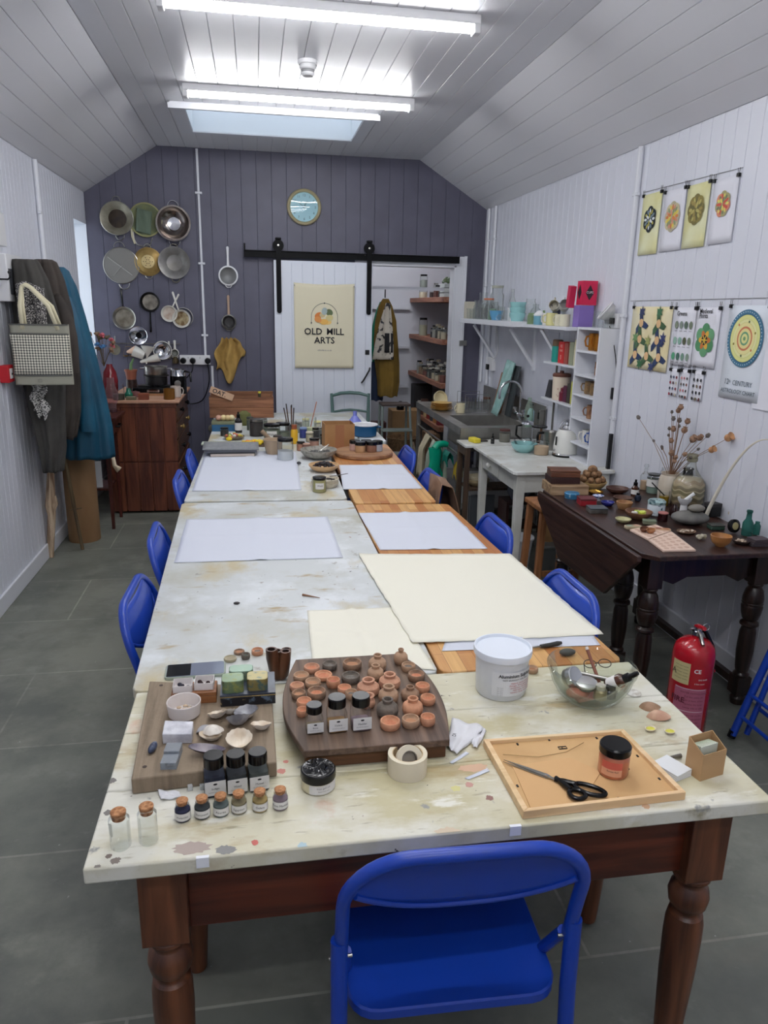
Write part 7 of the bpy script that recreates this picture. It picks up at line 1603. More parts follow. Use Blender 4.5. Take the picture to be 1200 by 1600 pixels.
for i,(c,h,lb) in enumerate((((86,30,60),.11,'plum-coloured packet on the lower short shelf'),((60,56,50),.13,'black packet on the lower short shelf'),((190,190,92),.15,'yellow-green packet next to the unit on the lower short shelf'))):
 mb=MB(flat(*c));mb.box(-.03,.03,-.028,.028,0,h);one(mb,'packet',lb,'packet',(2.11,4.815-.062*i,zl),0,bevel=.001)
# splashback panel and edge strip, twin sockets near the corner
mb=MB(mat('splash_panel',(204,206,216),.3,col2=(190,192,204),scale=3));mb.box(XR-.006,XR-.0005,5.22,6.72,ZS+.17,1.53);struct(mb,'trim_3')
mb=MB(DSTEEL);mb.box(XR-.012,XR-.0005,5.205,5.218,ZS+.0,1.34);struct(mb,'trim_4')
t=thing('wall_socket','white switch box below the long shelf in the far right corner','socket',(XR-.02,6.72,1.18));mb=MB(WHITEP);mb.box(-.018,.0185,-.075,.075,-.045,.075);mb.done('back_box',t,bevel=.004);mb=MB(BLACKP);mb.box(-.040,-.0185,.01,.06,-.04,.01);mb.done('plug',t,bevel=.004)
cable('pale cable looping from the corner switch box to the shelf',[(XR-.03,6.66,1.24),(XR-.03,6.55,1.30),(XR-.02,6.58,1.44),(XR-.02,6.68,1.55)],.004,WHITEP)
t=thing('door_latch','small steel latch plate on the right edge of the doorway frame','latch',(DX1+.105,YB-.04,1.36));mb=MB(STEEL);mb.box(-.045,.03,-.006,.004,-.025,.025);mb.done('plate',t,bevel=.002)

# ================================================================ BACK WALL
YW=YB-.0005
def wallobj(name,label,cat,xz,parts,group=None,rz=0):
 """parts = [(part name, material, profile r/out, centre offset, sx)]: round things hung flat on the purple wall"""
 t=thing(name,label,cat,(xz[0],YW,xz[1]),0,group)
 for pn,m_,prof in parts:
  mb=MB(m_);mb.at(TR(0,0,0,90));mb.lathe(prof,32);mb.done(pn,t)
 return t
def rim(t,r,out,m_,tk=.004):
 mb=MB(m_);mb.torus((0,-out,0),r,tk,32,6,'y');mb.done('rolled_rim',t)
def ear(t,a,r,w_,h_,m_,tk=.004):
 """loop handle at angle a (deg) on a rim of radius r"""
 mb=MB(m_);c,s=math.cos(R(a)),math.sin(R(a));P=[]
 for q in range(0,181,20): x=w_*math.cos(R(q));y=h_*math.sin(R(q));P.append(((r+y)*c-x*s,-.02,(r+y)*s+x*c))
 mb.tube(P,tk,7);mb.done('handle',t)
DULL=mat('dull_steel',(150,146,130),.42,.5,col2=(118,112,98),scale=9)
t=wallobj('steaming_pan','round steel pan with a dark scorched centre, top left of the wall display','pan',(-1.163,2.381),[('pan',DULL,[(.085,.004),(.132,.055),(.139,.058),(.137,.062),(.124,.056),(.075,.012)]),('base',mat('scorched',(70,58,48),.6,.4,col2=(40,34,32),scale=18),[(.085,.010),(.08,.013),(0,.014)])]);ear(t,90,.137,.036,.045,STEEL);ear(t,-85,.137,.036,.04,STEEL)
t=wallobj('sieve','sieve draped with green-grey cloth, top middle of the wall display','sieve',(-.926,2.379),[('rim',mat('olive_rim',(146,144,96),.5),[(.130,.02),(.141,.022),(.143,.03),(.130,.034)]),('mesh',mat('cloth_sieve',(128,134,96),.9,col2=(100,110,92),scale=7,bump=.4,bscale=22),[(.132,.03),(.10,.012),(0,.006)])])
mb=MB(mat('green_cloth2',(98,112,96),.95,bump=.5,bscale=30));mb.grid(lambda u,v: (-.085+.125*u+.02*v,-.040-.012*math.sin(7*u+4*v),-.095+.19*v-.03*u),12,12);mb.done('cloth',t,solid=.003)
mb=MB(STEEL);mb.tube([(-.11,-.02,-.09),(-.11,-.02,-.16),(-.085,-.02,-.205),(-.02,-.02,-.225),(.03,-.02,-.20),(.05,-.02,-.145)],.005,7);mb.done('handle',t);mb=MB(flat(196,188,160));mb.tube([(-.125,-.02,-.06),(-.12,-.02,-.14),(-.10,-.02,-.20)],.010,8);mb.done('cord',t)
t=wallobj('colander','shiny steel colander with two ear handles, top right of the wall display','colander',(-.687,2.356),[('bowl',mat('mirror_steel',(150,142,136),.2,1,col2=(110,100,96),scale=11),[(.060,.004),(.075,.008),(.120,.045),(.136,.07),(.146,.072),(.148,.078),(.135,.078)]),('base',CHROME,[(.060,.006),(.055,.014),(.03,.010),(0,.010)])]);ear(t,90,.146,.046,.045,CHROME,.005);ear(t,-90,.146,.046,.036,CHROME,.005)
t=wallobj('splatter_guard','large flat steel mesh lid with ornate handles, left of the second row','lid',(-1.159,1.992),[('mesh',mat('grey_mesh',(128,126,122),.45,.3,bump=.2,bscale=300),[(.150,.014),(.10,.016),(0,.016)]),('rim',STEEL,[(.150,.010),(.155,.012),(.155,.018),(.150,.020)])]);ear(t,92,.155,.045,.045,STEEL);ear(t,-84,.155,.045,.045,STEEL)
mb=MB(STEEL);mb.tube([(-.11,-.02,.07),(.09,-.02,-.08)],.003,6);mb.done('brace',t);mb=MB(STEEL);mb.tube([(-.07,-.02,-.09),(.01,-.02,.0)],.003,6);mb.done('brace',t)
BRS=mat('old_brass',(176,148,92),.45,.7,col2=(150,122,72),scale=12)
t=wallobj('colander','pale brass colander with a flower of holes, middle of the second row','colander',(-.926,2.031),[('bowl',BRS,[(.058,.030),(.060,.034),(.075,.028),(.110,.010),(.122,.008),(.122,.014),(.110,.018)]),('base',mat('brass_light',(206,184,132),.5,.4),[(.058,.034),(.05,.037),(0,.037)])]);ear(t,90,.120,.030,.03,STEEL);ear(t,-90,.120,.030,.025,STEEL)
mb=MB(flat(88,62,38));mb.at(TR(0,0,0,90))
for i in range(6):
 for rr in (.018,.038): mb.lathe([(.0045,.0372),(0,.0378)],8,(rr*math.cos(PI*i/3),rr*math.sin(PI*i/3),0))
o=mb.done('drain_holes',t);o['kind']='stuff'
t=wallobj('pan','wide grey steel pan with a ringed base, right of the second row','pan',(-.699,2.027),[('pan',mat('grey_pan',(138,136,134),.38,.5,col2=(110,106,100),scale=8),[(.075,.012),(.079,.016),(.128,.05),(.137,.052),(.139,.058),(.126,.056),(.078,.022),(.068,.016)]),('base',mat('grey_pan',(138,136,134),.38,.5),[(.069,.017),(.06,.015),(0,.015)])]);ear(t,90,.137,.032,.024,DULL);ear(t,-88,.137,.034,.028,DULL)
def fry(label,xz,r,ang,ln,inner,hm,rimm=STEEL,hw=.009):
 t=wallobj('frying_pan',label,'pan',xz,[('pan',rimm,[(0,.004),(r*.8,.004),(r*.98,.035),(r*1.02,.036),(r*1.0,.040),(r*.94,.036),(r*.78,.010)]),('inside',inner,[(r*.78,.011),(r*.5,.009),(0,.009)])])
 c,s=math.cos(R(ang)),math.sin(R(ang));mb=MB(hm);mb.tube([(r*.95*c,-.03,r*.95*s),((r+ln*.4)*c,-.028,(r+ln*.4)*s),((r+ln*.95)*c,-.02,(r+ln*.95)*s),((r+ln)*c,-.02,(r+ln)*s)],[hw*.7,hw*.9,hw*1.1,hw*.6],8);mb.done('handle',t);return t
fry('steel frying pan with a black handle pointing up, left of the third row',(-1.163,1.541),.100,93,.155,mat('worn_pan',(158,152,138),.38,.5,col2=(108,98,84),scale=12),BLACKP)
fry('small steel frying pan with a black handle pointing down',(-.931,1.685),.086,-92,.18,mat('worn_pan2',(156,150,138),.4,.6,col2=(96,90,82),scale=13),BLACKP,BLACKM)
EN=mat('white_enamel_pan',(220,218,210),.25)
fry('small white enamel ladle pan, the left of the crossed pair',(-.768,1.587),.072,62,.125,mat('enamel_stain',(206,196,184),.4,col2=(176,150,132),scale=18),EN,EN,.008)
t=fry('white enamel saucepan with a rusty brown inside, the right of the crossed pair',(-.663,1.544),.080,106,.165,mat('rusty_inside',(110,84,52),.8,col2=(190,176,140),scale=24),EN,EN,.009)
mb=MB(EN);mb.at(TR(.016,0,.012,90));mb.lathe([(.085,.0),(.088,.02),(.083,.034)],30);mb.done('pan_side',t)
def handsieve(label,xz,r,ln,mesh,hm,frame):
 t=wallobj('hand_sieve',label,'sieve',xz,[('rim',frame,[(r*.86,.02),(r,.022),(r*1.02,.04),(r*.86,.046)]),('mesh',mesh,[(r*.88,.04),(r*.6,.018),(0,.010)])])
 mb=MB(hm);mb.tube([(0,-.03,r),(0,-.024,r+ln*.5),(0,-.018,r+ln*.95),(0,-.016,r+ln)],[.012,.010,.013,.008],8);mb.done('handle',t)
 mb=MB(frame)
 mb.tube([(-.03,-.03,-r*.95),(-.016,-.03,-r*1.16),(.016,-.03,-r*1.16),(.03,-.03,-r*.95)],.004,6);mb.done('rest_hook',t)
handsieve('white plastic-rimmed hand sieve hanging right of the white conduit',(-.230,1.930),.086,.165,mat('fine_mesh',(124,124,124),.5,.2),WHITEP,WHITEP)
handsieve('small dark wire hand sieve hanging under the white-rimmed sieve',(-.238,1.523),.066,.17,mat('dark_mesh',(56,54,54),.6,.3),flat(176,148,128),DSTEEL)
for o_,r_,d_ in [(o,{'steaming_pan': .138,'colander': .147,'pan': .138}[o.name],{'steaming_pan': .058,'colander': .074,'pan': .055}[o.name]) for o in list(SC.objects) if o.name in ('steaming_pan','colander','pan') and not o.parent]: rim(o_,r_,d_,STEEL)
# ochre cloth
xz=(-.233,1.161);mb=MB(mat('ochre_cloth',(178,144,80),.95,col2=(152,120,62),scale=10,bump=.3,bscale=50))
def oc(u,v):
 w_=.06+.075*math.sin(min(1,v*1.25)*PI*.62);bot=-.40+.20*abs(u-.35)*1.6+.06*math.sin(9*u)
 return ((u-.5)*2*w_+.01*math.sin(10*v)+.02*v,-.025-.022*math.sin(14*u+2*v)-.01*v,(bot)*v+(.008*math.sin(20*u)*(1-v)))
mb.grid(oc,30,24);o=mb.done('rag',solid=.004);o.location=(xz[0]-.02,YW-.005,xz[1]+.215);tag(o,'ochre yellow rag hanging from a nail on the purple wall','rag')
# lower hanging row
t=wallobj('funnel','shiny steel funnel hung open side out above the lower row of utensils','funnel',(-1.051,1.390),[('cone',CHROME,[(.078,.05),(.081,.052),(.079,.047),(.02,.008)]),('hole',BLACKP,[(.022,.014),(0,.012)])])
t=wallobj('ladle','dark steel ladle bowl at the left end of the lower hanging row','ladle',(-1.261,1.262),[('bowl',DULL,[(0,.0),(.03,.004),(.045,.02),(.048,.035),(.044,.035),(.03,.012),(0,.006)])]);mb=MB(DSTEEL);mb.tube([(.0,-.03,.045),(.004,-.02,.12)],.005,6);mb.done('handle',t)
xz=(-1.145,1.240);t=thing('brass_scale','little brass weighing pans hanging beside the copper cone','scale',(xz[0],YW-.03,xz[1]));
for s in (-1,1): mb=MB(BRS);mb.lathe([(0,-.04),(.02,-.036),(.026,-.028),(.024,-.028),(0,-.034)],14,(s*.028,0,0));mb.done('pan',t);mb=MB(BRS);mb.tube([(s*.05,0,-.03),(s*.028,0,.05),(s*.006,0,-.03)],.0012,4);mb.done('chain',t)
mb=MB(BRS);mb.tube([(-.028,0,.05),(.028,0,.05)],.002,5);mb.done('beam',t)
def cone(name,label,xz,prof,m_,rot,out=-.05):
 mb=MB(m_);mb.lathe(prof,26);o=one(mb,name,label,'funnel',(xz[0],YW+out,xz[1]));o.rotation_euler=[R(a) for a in rot];return o
cone('copper_cone','peach-coloured cone lying among the hanging utensils',(-1.111,1.252),[(0,-.05),(.010,-.045),(.045,.04),(.043,.04)],flat(206,170,146),(0,80,0),-.06)
cone('white_cup','white enamel cup left of the white enamel funnel',(-1.050,1.235),[(0,-.05),(.04,-.05),(.052,.05),(.049,.05),(.038,-.045),(0,-.045)],EN,(0,-65,0),-.07)
t=cone('enamel_funnel','white enamel funnel with a black rim in the lower hanging row',(-.975,1.248),[(.006,-.11),(.010,-.04),(.062,.045),(.064,.048),(.060,.046)],EN,(0,8,0),-.07)
cone('white_jug','long white enamel scoop lying under the enamel funnel',(-.934,1.185),[(0,-.12),(.012,-.11),(.035,.02),(.04,.06),(.038,.06)],EN,(0,75,0),-.06)
t=wallobj('steel_bowl','bright steel bowl in a white rim, right of the lower hanging row','bowl',(-.844,1.261),[('outer_bowl',EN,[(0,.0),(.05,.004),(.080,.05),(.084,.055),(.078,.055)]),('steel_insert',CHROME,[(.078,.056),(.055,.025),(.03,.014),(0,.012)])])
for i,(px,lb) in enumerate(((((-.786,1.273)),'white-handled spoon hanging left of the small strainer'),)):
 mb=MB(EN);mb.tube([(0,0,.07),(0,0,-.02)],.008,8);mb.m(DSTEEL).sph((0,0,-.06),(.018,.008,.035),12,8);one(mb,'spoon',lb,'spoon',(px[0],YW-.03,px[1]))
handsieve('tiny strainer with a white handle at the right end of the lower hanging row',(-.736,1.239),.036,.075,flat(120,122,116),EN,EN)
cone('brass_bell','dark brass ornament below the tiny strainer',(-.734,1.175),[(0,-.03),(.03,-.03),(.03,0),(.012,.03),(0,.03)],mat('dark_brass',(64,52,30),.4,.6),(0,0,0),-.04)
mb=MB(DSTEEL);a_=(-1.307,1.324);b_=(-.687,1.291);mb.tube([(0,0,0),(b_[0]-a_[0],0,0)],.004,8);one(mb,'hanging_rail','thin metal rail carrying the lower row of utensils','rail',(a_[0],YW-.018,(a_[1]+b_[1])/2+.01))
# sockets strip
s0_=(-.697,1.216);s1_=(-.422,1.136);cx=(s0_[0]+s1_[0])/2;cz=(s0_[1]+s1_[1])/2;hw=(s1_[0]-s0_[0])/2
t=thing('socket_strip','white four-gang socket strip with black plugs on the purple wall','socket',(cx,YW-.02,cz));mb=MB(WHITEP);mb.box(-hw,hw,-.018,.0195,-.043,.043);mb.done('back_box',t,bevel=.004)
for x_ in (-.105,-.02,.115):
 mb=MB(BLACKP);mb.at(TR(x_,-.0185,-.006,90));mb.lathe([(0,0),(.027,0),(.029,.01),(.024,.032),(0,.034)],16);mb.done('plug',t)
for x_ in (-.06,.045): mb=MB(flat(196,196,200));mb.box(x_-.006,x_+.006,-.0205,-.0182,.012,.028);mb.done('rocker_switch',t)
cable('black lead curving from the right plug of the socket strip to the chest',[(cx+.115,YW-.05,cz-.03),(cx+.12,YW-.04,cz-.20),(cx+.05,YW-.04,cz-.37),(cx-.08,YW-.05,cz-.40),(cx-.17,YW-.12,cz-.33)],.005)
cable('short black lead from the middle plug down to the coffee gauge',[(cx-.02,YW-.05,cz-.03),(cx-.03,YW-.05,cz-.10),(cx-.08,YW-.10,cz-.16)],.005)
# round metal disc at the foot of the conduit
xz=(-.430,.533);t=wallobj('metal_disc','small grey metal disc hanging low beside the wooden crate','disc',(xz[0],xz[1]),[('disc',DULL,[(0,.004),(.035,.004),(.038,.012),(.034,.016),(0,.018)])])
# clock
xz=(.462,2.539);t=thing('wall_clock','round gold-rimmed wall clock with a pale blue face above the sliding door','clock',(xz[0],YW,xz[1]))
GR_=mat('pale_gold',(196,184,146),.35,.5);mb=MB(GR_);mb.at(TR(0,0,0,90));mb.lathe([(.120,.0),(.150,.004),(.156,.02),(.150,.040),(.138,.046),(.128,.040),(.124,.028)],48);mb.done('rim',t)
mb=MB(mat('clock_face',(150,196,208),.4));mb.at(TR(0,0,0,90));mb.lathe([(.126,.026),(0,.026)],40);mb.done('face',t)
mb=MB(flat(60,80,92))
for i in range(12):
 a=R(90-30*(i+1));text_verts(mb,str(i+1),.030,TR(.100*math.cos(a),-.0265,.100*math.sin(a)-.010,90))
mb.done('numerals',t)
for (a,l,w_) in ((90-30*.95,.060,.005),(90-6*51,.085,.004),(90+6*118/2,.04,.002)): mb=MB(flat(40,52,60));mb.at(TR(0,-.028,0,0,-a,0));mb.box(-.012,l,-.0006,.0006,-w_/2,w_/2);mb.done('hand',t)
mb=MB(glassy('clock_glass',(248,250,250),.35));mb.at(TR(0,0,0,90));mb.lathe([(.127,.036),(.06,.041),(0,.042)],40);mb.done('clock_glass',t)

# sliding barn door and rail
dl=(.175,2.065);dr_=(1.091,2.092)
DW0,DW1=.178,1.088;DTOP=2.075
mb=MB();d1=bpy.data.objects.new('door_1',None);COL.objects.link(d1);d1['kind']='structure';d1.location=(0,0,0)
DPM=mat('door_paint',(222,226,236),.4,bump=.05,bscale=10)
mb=MB(DPM);boards(mb,lambda u,d,v: (u,7.115+d,v),DW0+.06,DW1-.06,.098,[(DW0+.06,DW1-.06,k(.06),k(DTOP-.02))],.003,.005);mb.box(DW0,DW1,7.1225,7.150,.03,DTOP);mb.done('door_boards',d1)
for a,b in ((DW0,DW0+.06),(DW1-.06,DW1)): mb=MB(DPM);mb.box(a,b,7.110,7.122,.03,DTOP);mb.done('door_stile',d1,bevel=.002)
mb=MB(BLACKM);mb.at(TR(1.045,7.108,1.265));mb.box(-.02,.02,-.006,.002,-.022,.022);mb.done('door_latch',d1)
a_=(.994,.979);b_=(1.072,1.119);mb=MB(BLACKM);mb.tube([(a_[0],7.105,a_[1]),(a_[0]+.01,7.07,a_[1]+.02),(b_[0]-.01,7.07,b_[1]-.02),(b_[0],7.105,b_[1])],.008,8);mb.done('door_handle',d1)
t=thing('door_rail','black iron sliding-door rail above the white board door','rail',(.915,7.12,2.125));RAILM=layered('worn_black_iron',(9,10,13),[((112,108,104),16,.72,.75,None)],.5,0);RAILM.node_tree.nodes['Principled BSDF'].inputs['Specular IOR Level'].default_value=.12
mb=MB(RAILM);mb.box(-1.0,1.0,-.004,.006,-.032,.026);mb.box(-1.0,1.0,-.012,.010,.020,.030);mb.done('rail_bar',t,bevel=.002)
for x_ in (-.95,-.3,.3,.95): mb=MB(RAILM);mb.cyl((x_,.0062,0),(x_,.078,0),.012);mb.done('spacer',t)
mb=MB(RAILM);mb.box(-1.0,-.985,-.02,.005,.030,.085);mb.done('end_stop',t)
for x_ in (.222,1.052):
 t=thing('door_hanger','black roller hanger strap on the ' + ('left' if x_ < .5 else 'right') + ' side of the sliding door','door hanger',(x_,7.10,2.2));mb=MB(RAILM);mb.prism(rrect(.044,.62,.02,5,0,0),0,.008) if False else mb.at(TR(0,0,-.28,90)).prism(rrect(.044,.62,.021,5),.002,.010);mb.done('strap',t)
 mb=MB(RAILM);mb.at(TR(0,.0,.0,90));mb.lathe([(0,-.024),(.05,-.024),(.05,-.018),(.040,-.016),(.040,-.008),(.050,-.006),(.050,0),(0,0)],26);mb.done('wheel',t);mb=MB(RAILM);mb.box(-.026,.026,-.016,.024,.048,.066);mb.done('cap',t,bevel=.004)
 mb=MB(STEEL);mb.at(TR(0,-.0,0,90));mb.lathe([(0,.010),(.010,.010),(.010,.016),(0,.018)],8);mb.done('axle_bolt',t)
# banner
tl=(.356,1.886);br=(.905,1.118);tr=(.916,1.872)
w_=tr[0]-tl[0];h_=tl[1]-br[1]
t=thing('cloth_banner','cream cloth banner printed OLD MILL ARTS pinned to the sliding door','banner',((tl[0]+tr[0])/2,7.100,(tl[1]+br[1])/2-.002))
mb=MB(mat('calico',(228,220,192),.9,bump=.15,bscale=30));mb.grid(lambda u,v: ((u-.5)*w_*(1-.01*(1-v)),-.003+.005*math.sin(8*u)*math.sin(3*v)-.0055,(v-.5)*h_-.012*math.sin(PI*u)*v*v),24,24);mb.done('cloth',t,solid=.001)
mb=MB(INK);Mx=lambda x,z: TR(x,-.017,z,90)
text_verts(mb,'OLD',.082,Mx(-.105,-.075),bold=.0015);mb.done('lettering',t);mb=MB(INK);text_verts(mb,'MILL',.082,Mx(.100,-.075),bold=.0015);mb.done('lettering',t);mb=MB(INK);text_verts(mb,'ARTS',.082,Mx(0,-.155),bold=.0015);mb.done('lettering',t);mb=MB(INKG);text_verts(mb,'oldmillarts.co.uk',.020,Mx(0,-.225));mb.done('small_print',t)
mb=MB(flat(70,78,80));P=[(-.122,-.016,.02)]+[(.122*math.cos(R(a)),-.016,.085+.122*math.sin(R(a))) for a in range(180,-1,-12)]+[(.122,-.016,.02)];mb.tube(P,.0018,5)
mb.done('arch_line',t)
for (x_,z_,s_,c) in ((0,.207,.008,(50,60,64)),(-.122,.03,.008,(50,60,64)),(.122,.03,.008,(50,60,64))): mb=MB(flat(*c));mb.poly([(x_+s_*math.cos(PI*i/2)*(1),-.0165,z_+s_*math.sin(PI*i/2)) for i in range(4)]);mb.done('diamond_mark',t)
for (x_,z_,rx,rz,c,a) in ((-.055,.095,.038,.028,(220,130,62),30),(-.06,.06,.034,.026,(226,150,80),-20),(-.005,.04,.042,.026,(232,180,90),0),(.045,.075,.036,.028,(214,200,140),20),(.045,.125,.034,.030,(98,112,74),-30),(.0,.135,.034,.026,(164,178,176),80),(-.02,.10,.026,.022,(206,188,140),0),(.035,.035,.03,.02,(236,200,120),10)):
 mb=MB(flat(*c));ca,sa=math.cos(R(a)),math.sin(R(a));off=-.0162-.0004*random.random();mb.poly([(x_+rx*math.cos(2*PI*i/16)*ca-rz*math.sin(2*PI*i/16)*sa,off,z_+rx*math.cos(2*PI*i/16)*sa+rz*math.sin(2*PI*i/16)*ca) for i in range(16)]);mb.done('petal_print',t)
for x_ in (-.49,.49): mb=MB(STEEL);mb.sph((x_*w_,-.018,h_*.47),.006,8,6);mb.done('pin',t)

# ================================================================ CHEST AND LEFT CORNER
ZD=.93
t=thing('chest_of_drawers','dark stained pine chest with planked end and side drawers by the purple wall','chest',(-.90,6.64,0))
x0,x1,y0,y1=-1.18+.90,-.645+.90,6.12-6.64,7.15-6.64
mb=MB(CHESTW);mb.box(x0,x1-.012,y0+.012,y1,.03,ZD-.022);mb.done('carcass',t)
n=5
for i in range(n):
 for (za,zb) in ((.02,.425),(.437,ZD-.055)):
  a=x0+(x1-x0)*i/n;mb=MB(CHESTW);mb.box(a+.004,a+(x1-x0)/n-.004,y0,y0+.0118,za,zb);mb.done('plank',t,bevel=.0015)
mb=MB(CHESTW);mb.box(x0-.005,x1+.005,y0-.006,y0+.0,ZD-.053,ZD-.022);mb.done('moulding',t)
mb=MB(wood('chest_top',(176,128,100),(206,164,136),'x',rough=.6));mb.box(x0-.02,x1+.03,y0-.025,y1+.01,ZD-.021,ZD);mb.done('top',t,bevel=.004)
DRW=wood('drawer_front',(70,44,30),(112,76,52),'y',rough=.4)
for i,(za,zb) in enumerate(((.05,.22),(.24,.41),(.455,.60),(.615,.745),(.76,.885))):
 half=((y0+.03,y1-.03),) if i < 3 else ((y0+.03,(y0+y1)/2-.006),((y0+y1)/2+.006,y1-.03))
 for a,b in half:
  mb=MB(DRW);mb.box(x1-.0115,x1+.004,a,b,za,zb);d_=mb.done('drawer',t,bevel=.002)
  for f in ((.22,.78) if b-a > .6 else (.5,)):
   mb=MB(BLACKP if i != 3 else BRS);mb.at(TR(x1+.004,a+(b-a)*f,(za+zb)/2,0,90,0));mb.lathe([(0,0),(.010,0),(.009,.012),(.020,.020),(.020,.028),(.008,.036),(0,.037)],14);mb.done('drawer_knob',d_)
z3=ZD+.0005
# things on the chest
li('mug','amber brown mug at the near right corner of the chest','mug',(-.70,6.20),z3,[('cup',mat('amber_mug',(112,74,22),.25),[(0,0),(.042,0),(.045,.005),(.045,.085),(.041,.085),(.040,.01),(0,.01)])])
mug('mug','white mug right behind the amber one on the chest',(-.66,6.33,z3),.042,.092,mat('pale_mug',(190,178,168),.3),30)
cyl=boxthing('ring_box','small reddish wooden box near the front of the chest','box',(-.895,6.17),z3,.078,.05,.052,0,flat(120,62,40),flat(140,76,50))
boxthing('tin_box','small greenish tin lying left of the reddish box on the chest','tin',(-.99,6.16),z3,.075,.045,.026,0,flat(104,98,74),flat(120,112,90),bevel=.004)
lidjar('glass_jar','squat glass jar with dark contents at the front left of the chest',(-1.085,6.17,z3),.046,.13,flat(70,64,52),GLASS,.35)
li('green_ornament','small green glass ornament behind the tin on the chest','ornament',(-1.03,6.30),z3,[('ornament',flat(20,98,76,rough=.2),[(0,0),(.03,0),(.034,.03),(.02,.05),(.016,.075),(0,.08)])])
li('wax_block','reddish brown lump behind the green ornament','ornament',(-.985,6.36),z3,[('lump',flat(108,62,60),[(0,0),(.04,0),(.036,.04),(0,.05)])])
t=thing('hotplate','black double hotplate at the back of the chest','hotplate',(-.86,6.62,z3));mb=MB(BLACKP);mb.box(-.17,.17,-.14,.14,.012,.06);mb.done('body',t,bevel=.008)
for s in (-1,1): mb=MB(mat('hob_iron',(58,58,60),.3,.7));mb.lathe([(.072,.0605),(.074,.066),(.066,.070),(0,.070)],26,(s*.08,.02,0));mb.done('ring',t);mb=MB(CHROME);mb.lathe([(0,.002),(.012,.002),(.012,.010),(0,.012)],10,(s*.1,-.12,-.002));mb.done('foot',t)
mb=MB(CHROME);mb.box(-.05,.05,-.1425,-.1405,.025,.045);mb.done('nameplate',t)
t=thing('cooking_pot','steel cooking pot with side handles on the hotplate','pot',(-.85,6.66,z3+.152));mb=MB(STEEL);mb.lathe([(0,0),(.088,0),(.094,.01),(.094,.072),(.098,.076),(.09,.076),(.088,.01),(0,.008)],32);mb.done('pot',t);mb=MB(CHROME);mb.tube([(-.093,-.03,.055),(-.13,-.025,.055),(-.13,.025,.055),(-.093,.03,.055)],.005,7);mb.done('handle',t);mb=MB(CHROME);mb.tube([(.093,-.03,.055),(.13,-.025,.055),(.13,.025,.055),(.093,.03,.055)],.005,7);mb.done('handle',t)
t=thing('black_pot','black pot with a dark rim under the steel pot on the hotplate','pot',(-.85,6.66,z3+.0707));mb=MB(mat('matt_black_pan',(30,28,30),.5));mb.lathe([(0,0),(.085,0),(.09,.01),(.09,.070),(.106,.074),(.106,.0805),(0,.0805)],30);mb.done('pot',t)
t=thing('stove_kettle','black enamelled canister with a dial and steel top beside the hotplate','canister',(-.665,6.62,z3));mb=MB(BLACKP);mb.lathe([(0,0),(.066,0),(.068,.006),(.068,.15)],30);mb.done('body',t);mb=MB(CHROME);mb.lathe([(.066,.15),(.064,.155),(.062,.20),(.058,.204),(0,.204)],30);mb.done('top',t);mb=MB(STEEL);mb.at(TR(0,-.0675,.09,90));mb.lathe([(.028,0),(.026,.004),(.0,.005)],20);mb.done('dial',t);mb=MB(BLACKP);mb.tube([(.062,-.02,.19),(.105,-.03,.18),(.108,-.03,.10)],.009,8);mb.done('handle',t)
mb=MB(wood('hob_board',(140,100,66),(176,130,92),'x'));mb.box(-.15,.19,-.012,.012,0,.018);one(mb,'wooden_strip','light wooden strip lying in front of the hotplate','strip',(-.85,6.44,z3),0,bevel=.002)
# terracotta pot with cactus, lamp glass, red vase, dried flowers on the desk side
zc=.86
t=thing('writing_desk','small dark mahogany desk between the coats and the chest','desk',(-1.24,5.86,0));MAH=wood('mahogany',(48,18,16),(82,36,28),'z',rough=.3)
mb=MB(MAH);mb.box(-.17,.215,-.20,.20,zc-.02,zc);mb.done('top',t,bevel=.003);mb=MB(MAH);mb.box(-.16,.16,-.18,.18,zc-.15,zc-.021);mb.done('carcass',t,bevel=.002)
mb=MB(MAH);mb.box(.1605,.175,-.16,.16,zc-.135,zc-.035);d_=mb.done('drawer',t,bevel=.002);mb=MB(BLACKP);mb.tube([(.18,-.06,zc-.085),(.205,-.05,zc-.088),(.205,.05,zc-.088),(.18,.06,zc-.085)],.008,8);mb.done('drawer_pull',d_)
for a in (-.14,.13):
 for b in (-.165,.165): mb=MB(MAH);mb.frus((a-.011,a+.011,b-.011,b+.011),(a-.016,a+.016,b-.016,b+.016),0,zc-.1505);mb.done('leg',t)
mb=MB(MAH);mb.box(-.124,.114,-.15,.15,.30,.315);mb.done('lower_shelf',t)
mb=MB(flat(206,208,212));mb.box(-.10,.10,-.01,.01,0,.20);one(mb,'white_board','white panel standing on the lower shelf of the small desk','panel',(-1.28,5.76,.3155),0)
t=thing('paper_tag','cream paper tag hanging on a cord from the small desk','tag',(-1.055,5.655,.60));mb=MB(flat(222,206,178));mb.prism([(-.03,0),(.0,-.1),(.03,-.06),(.0,-.0)],0,.002) if False else mb.poly([(-.025,-.012,-.02),(-.02,-.012,-.10),(.01,-.012,-.15),(.045,-.012,-.11),(.01,-.012,-.09),(.0,-.012,-.02)]);mb.done('tag',t,solid=.001);mb=MB(flat(200,170,160));mb.tube([(0,-.012,-.02),(-.01,-.008,.06)],.002,5);mb.done('cord',t)
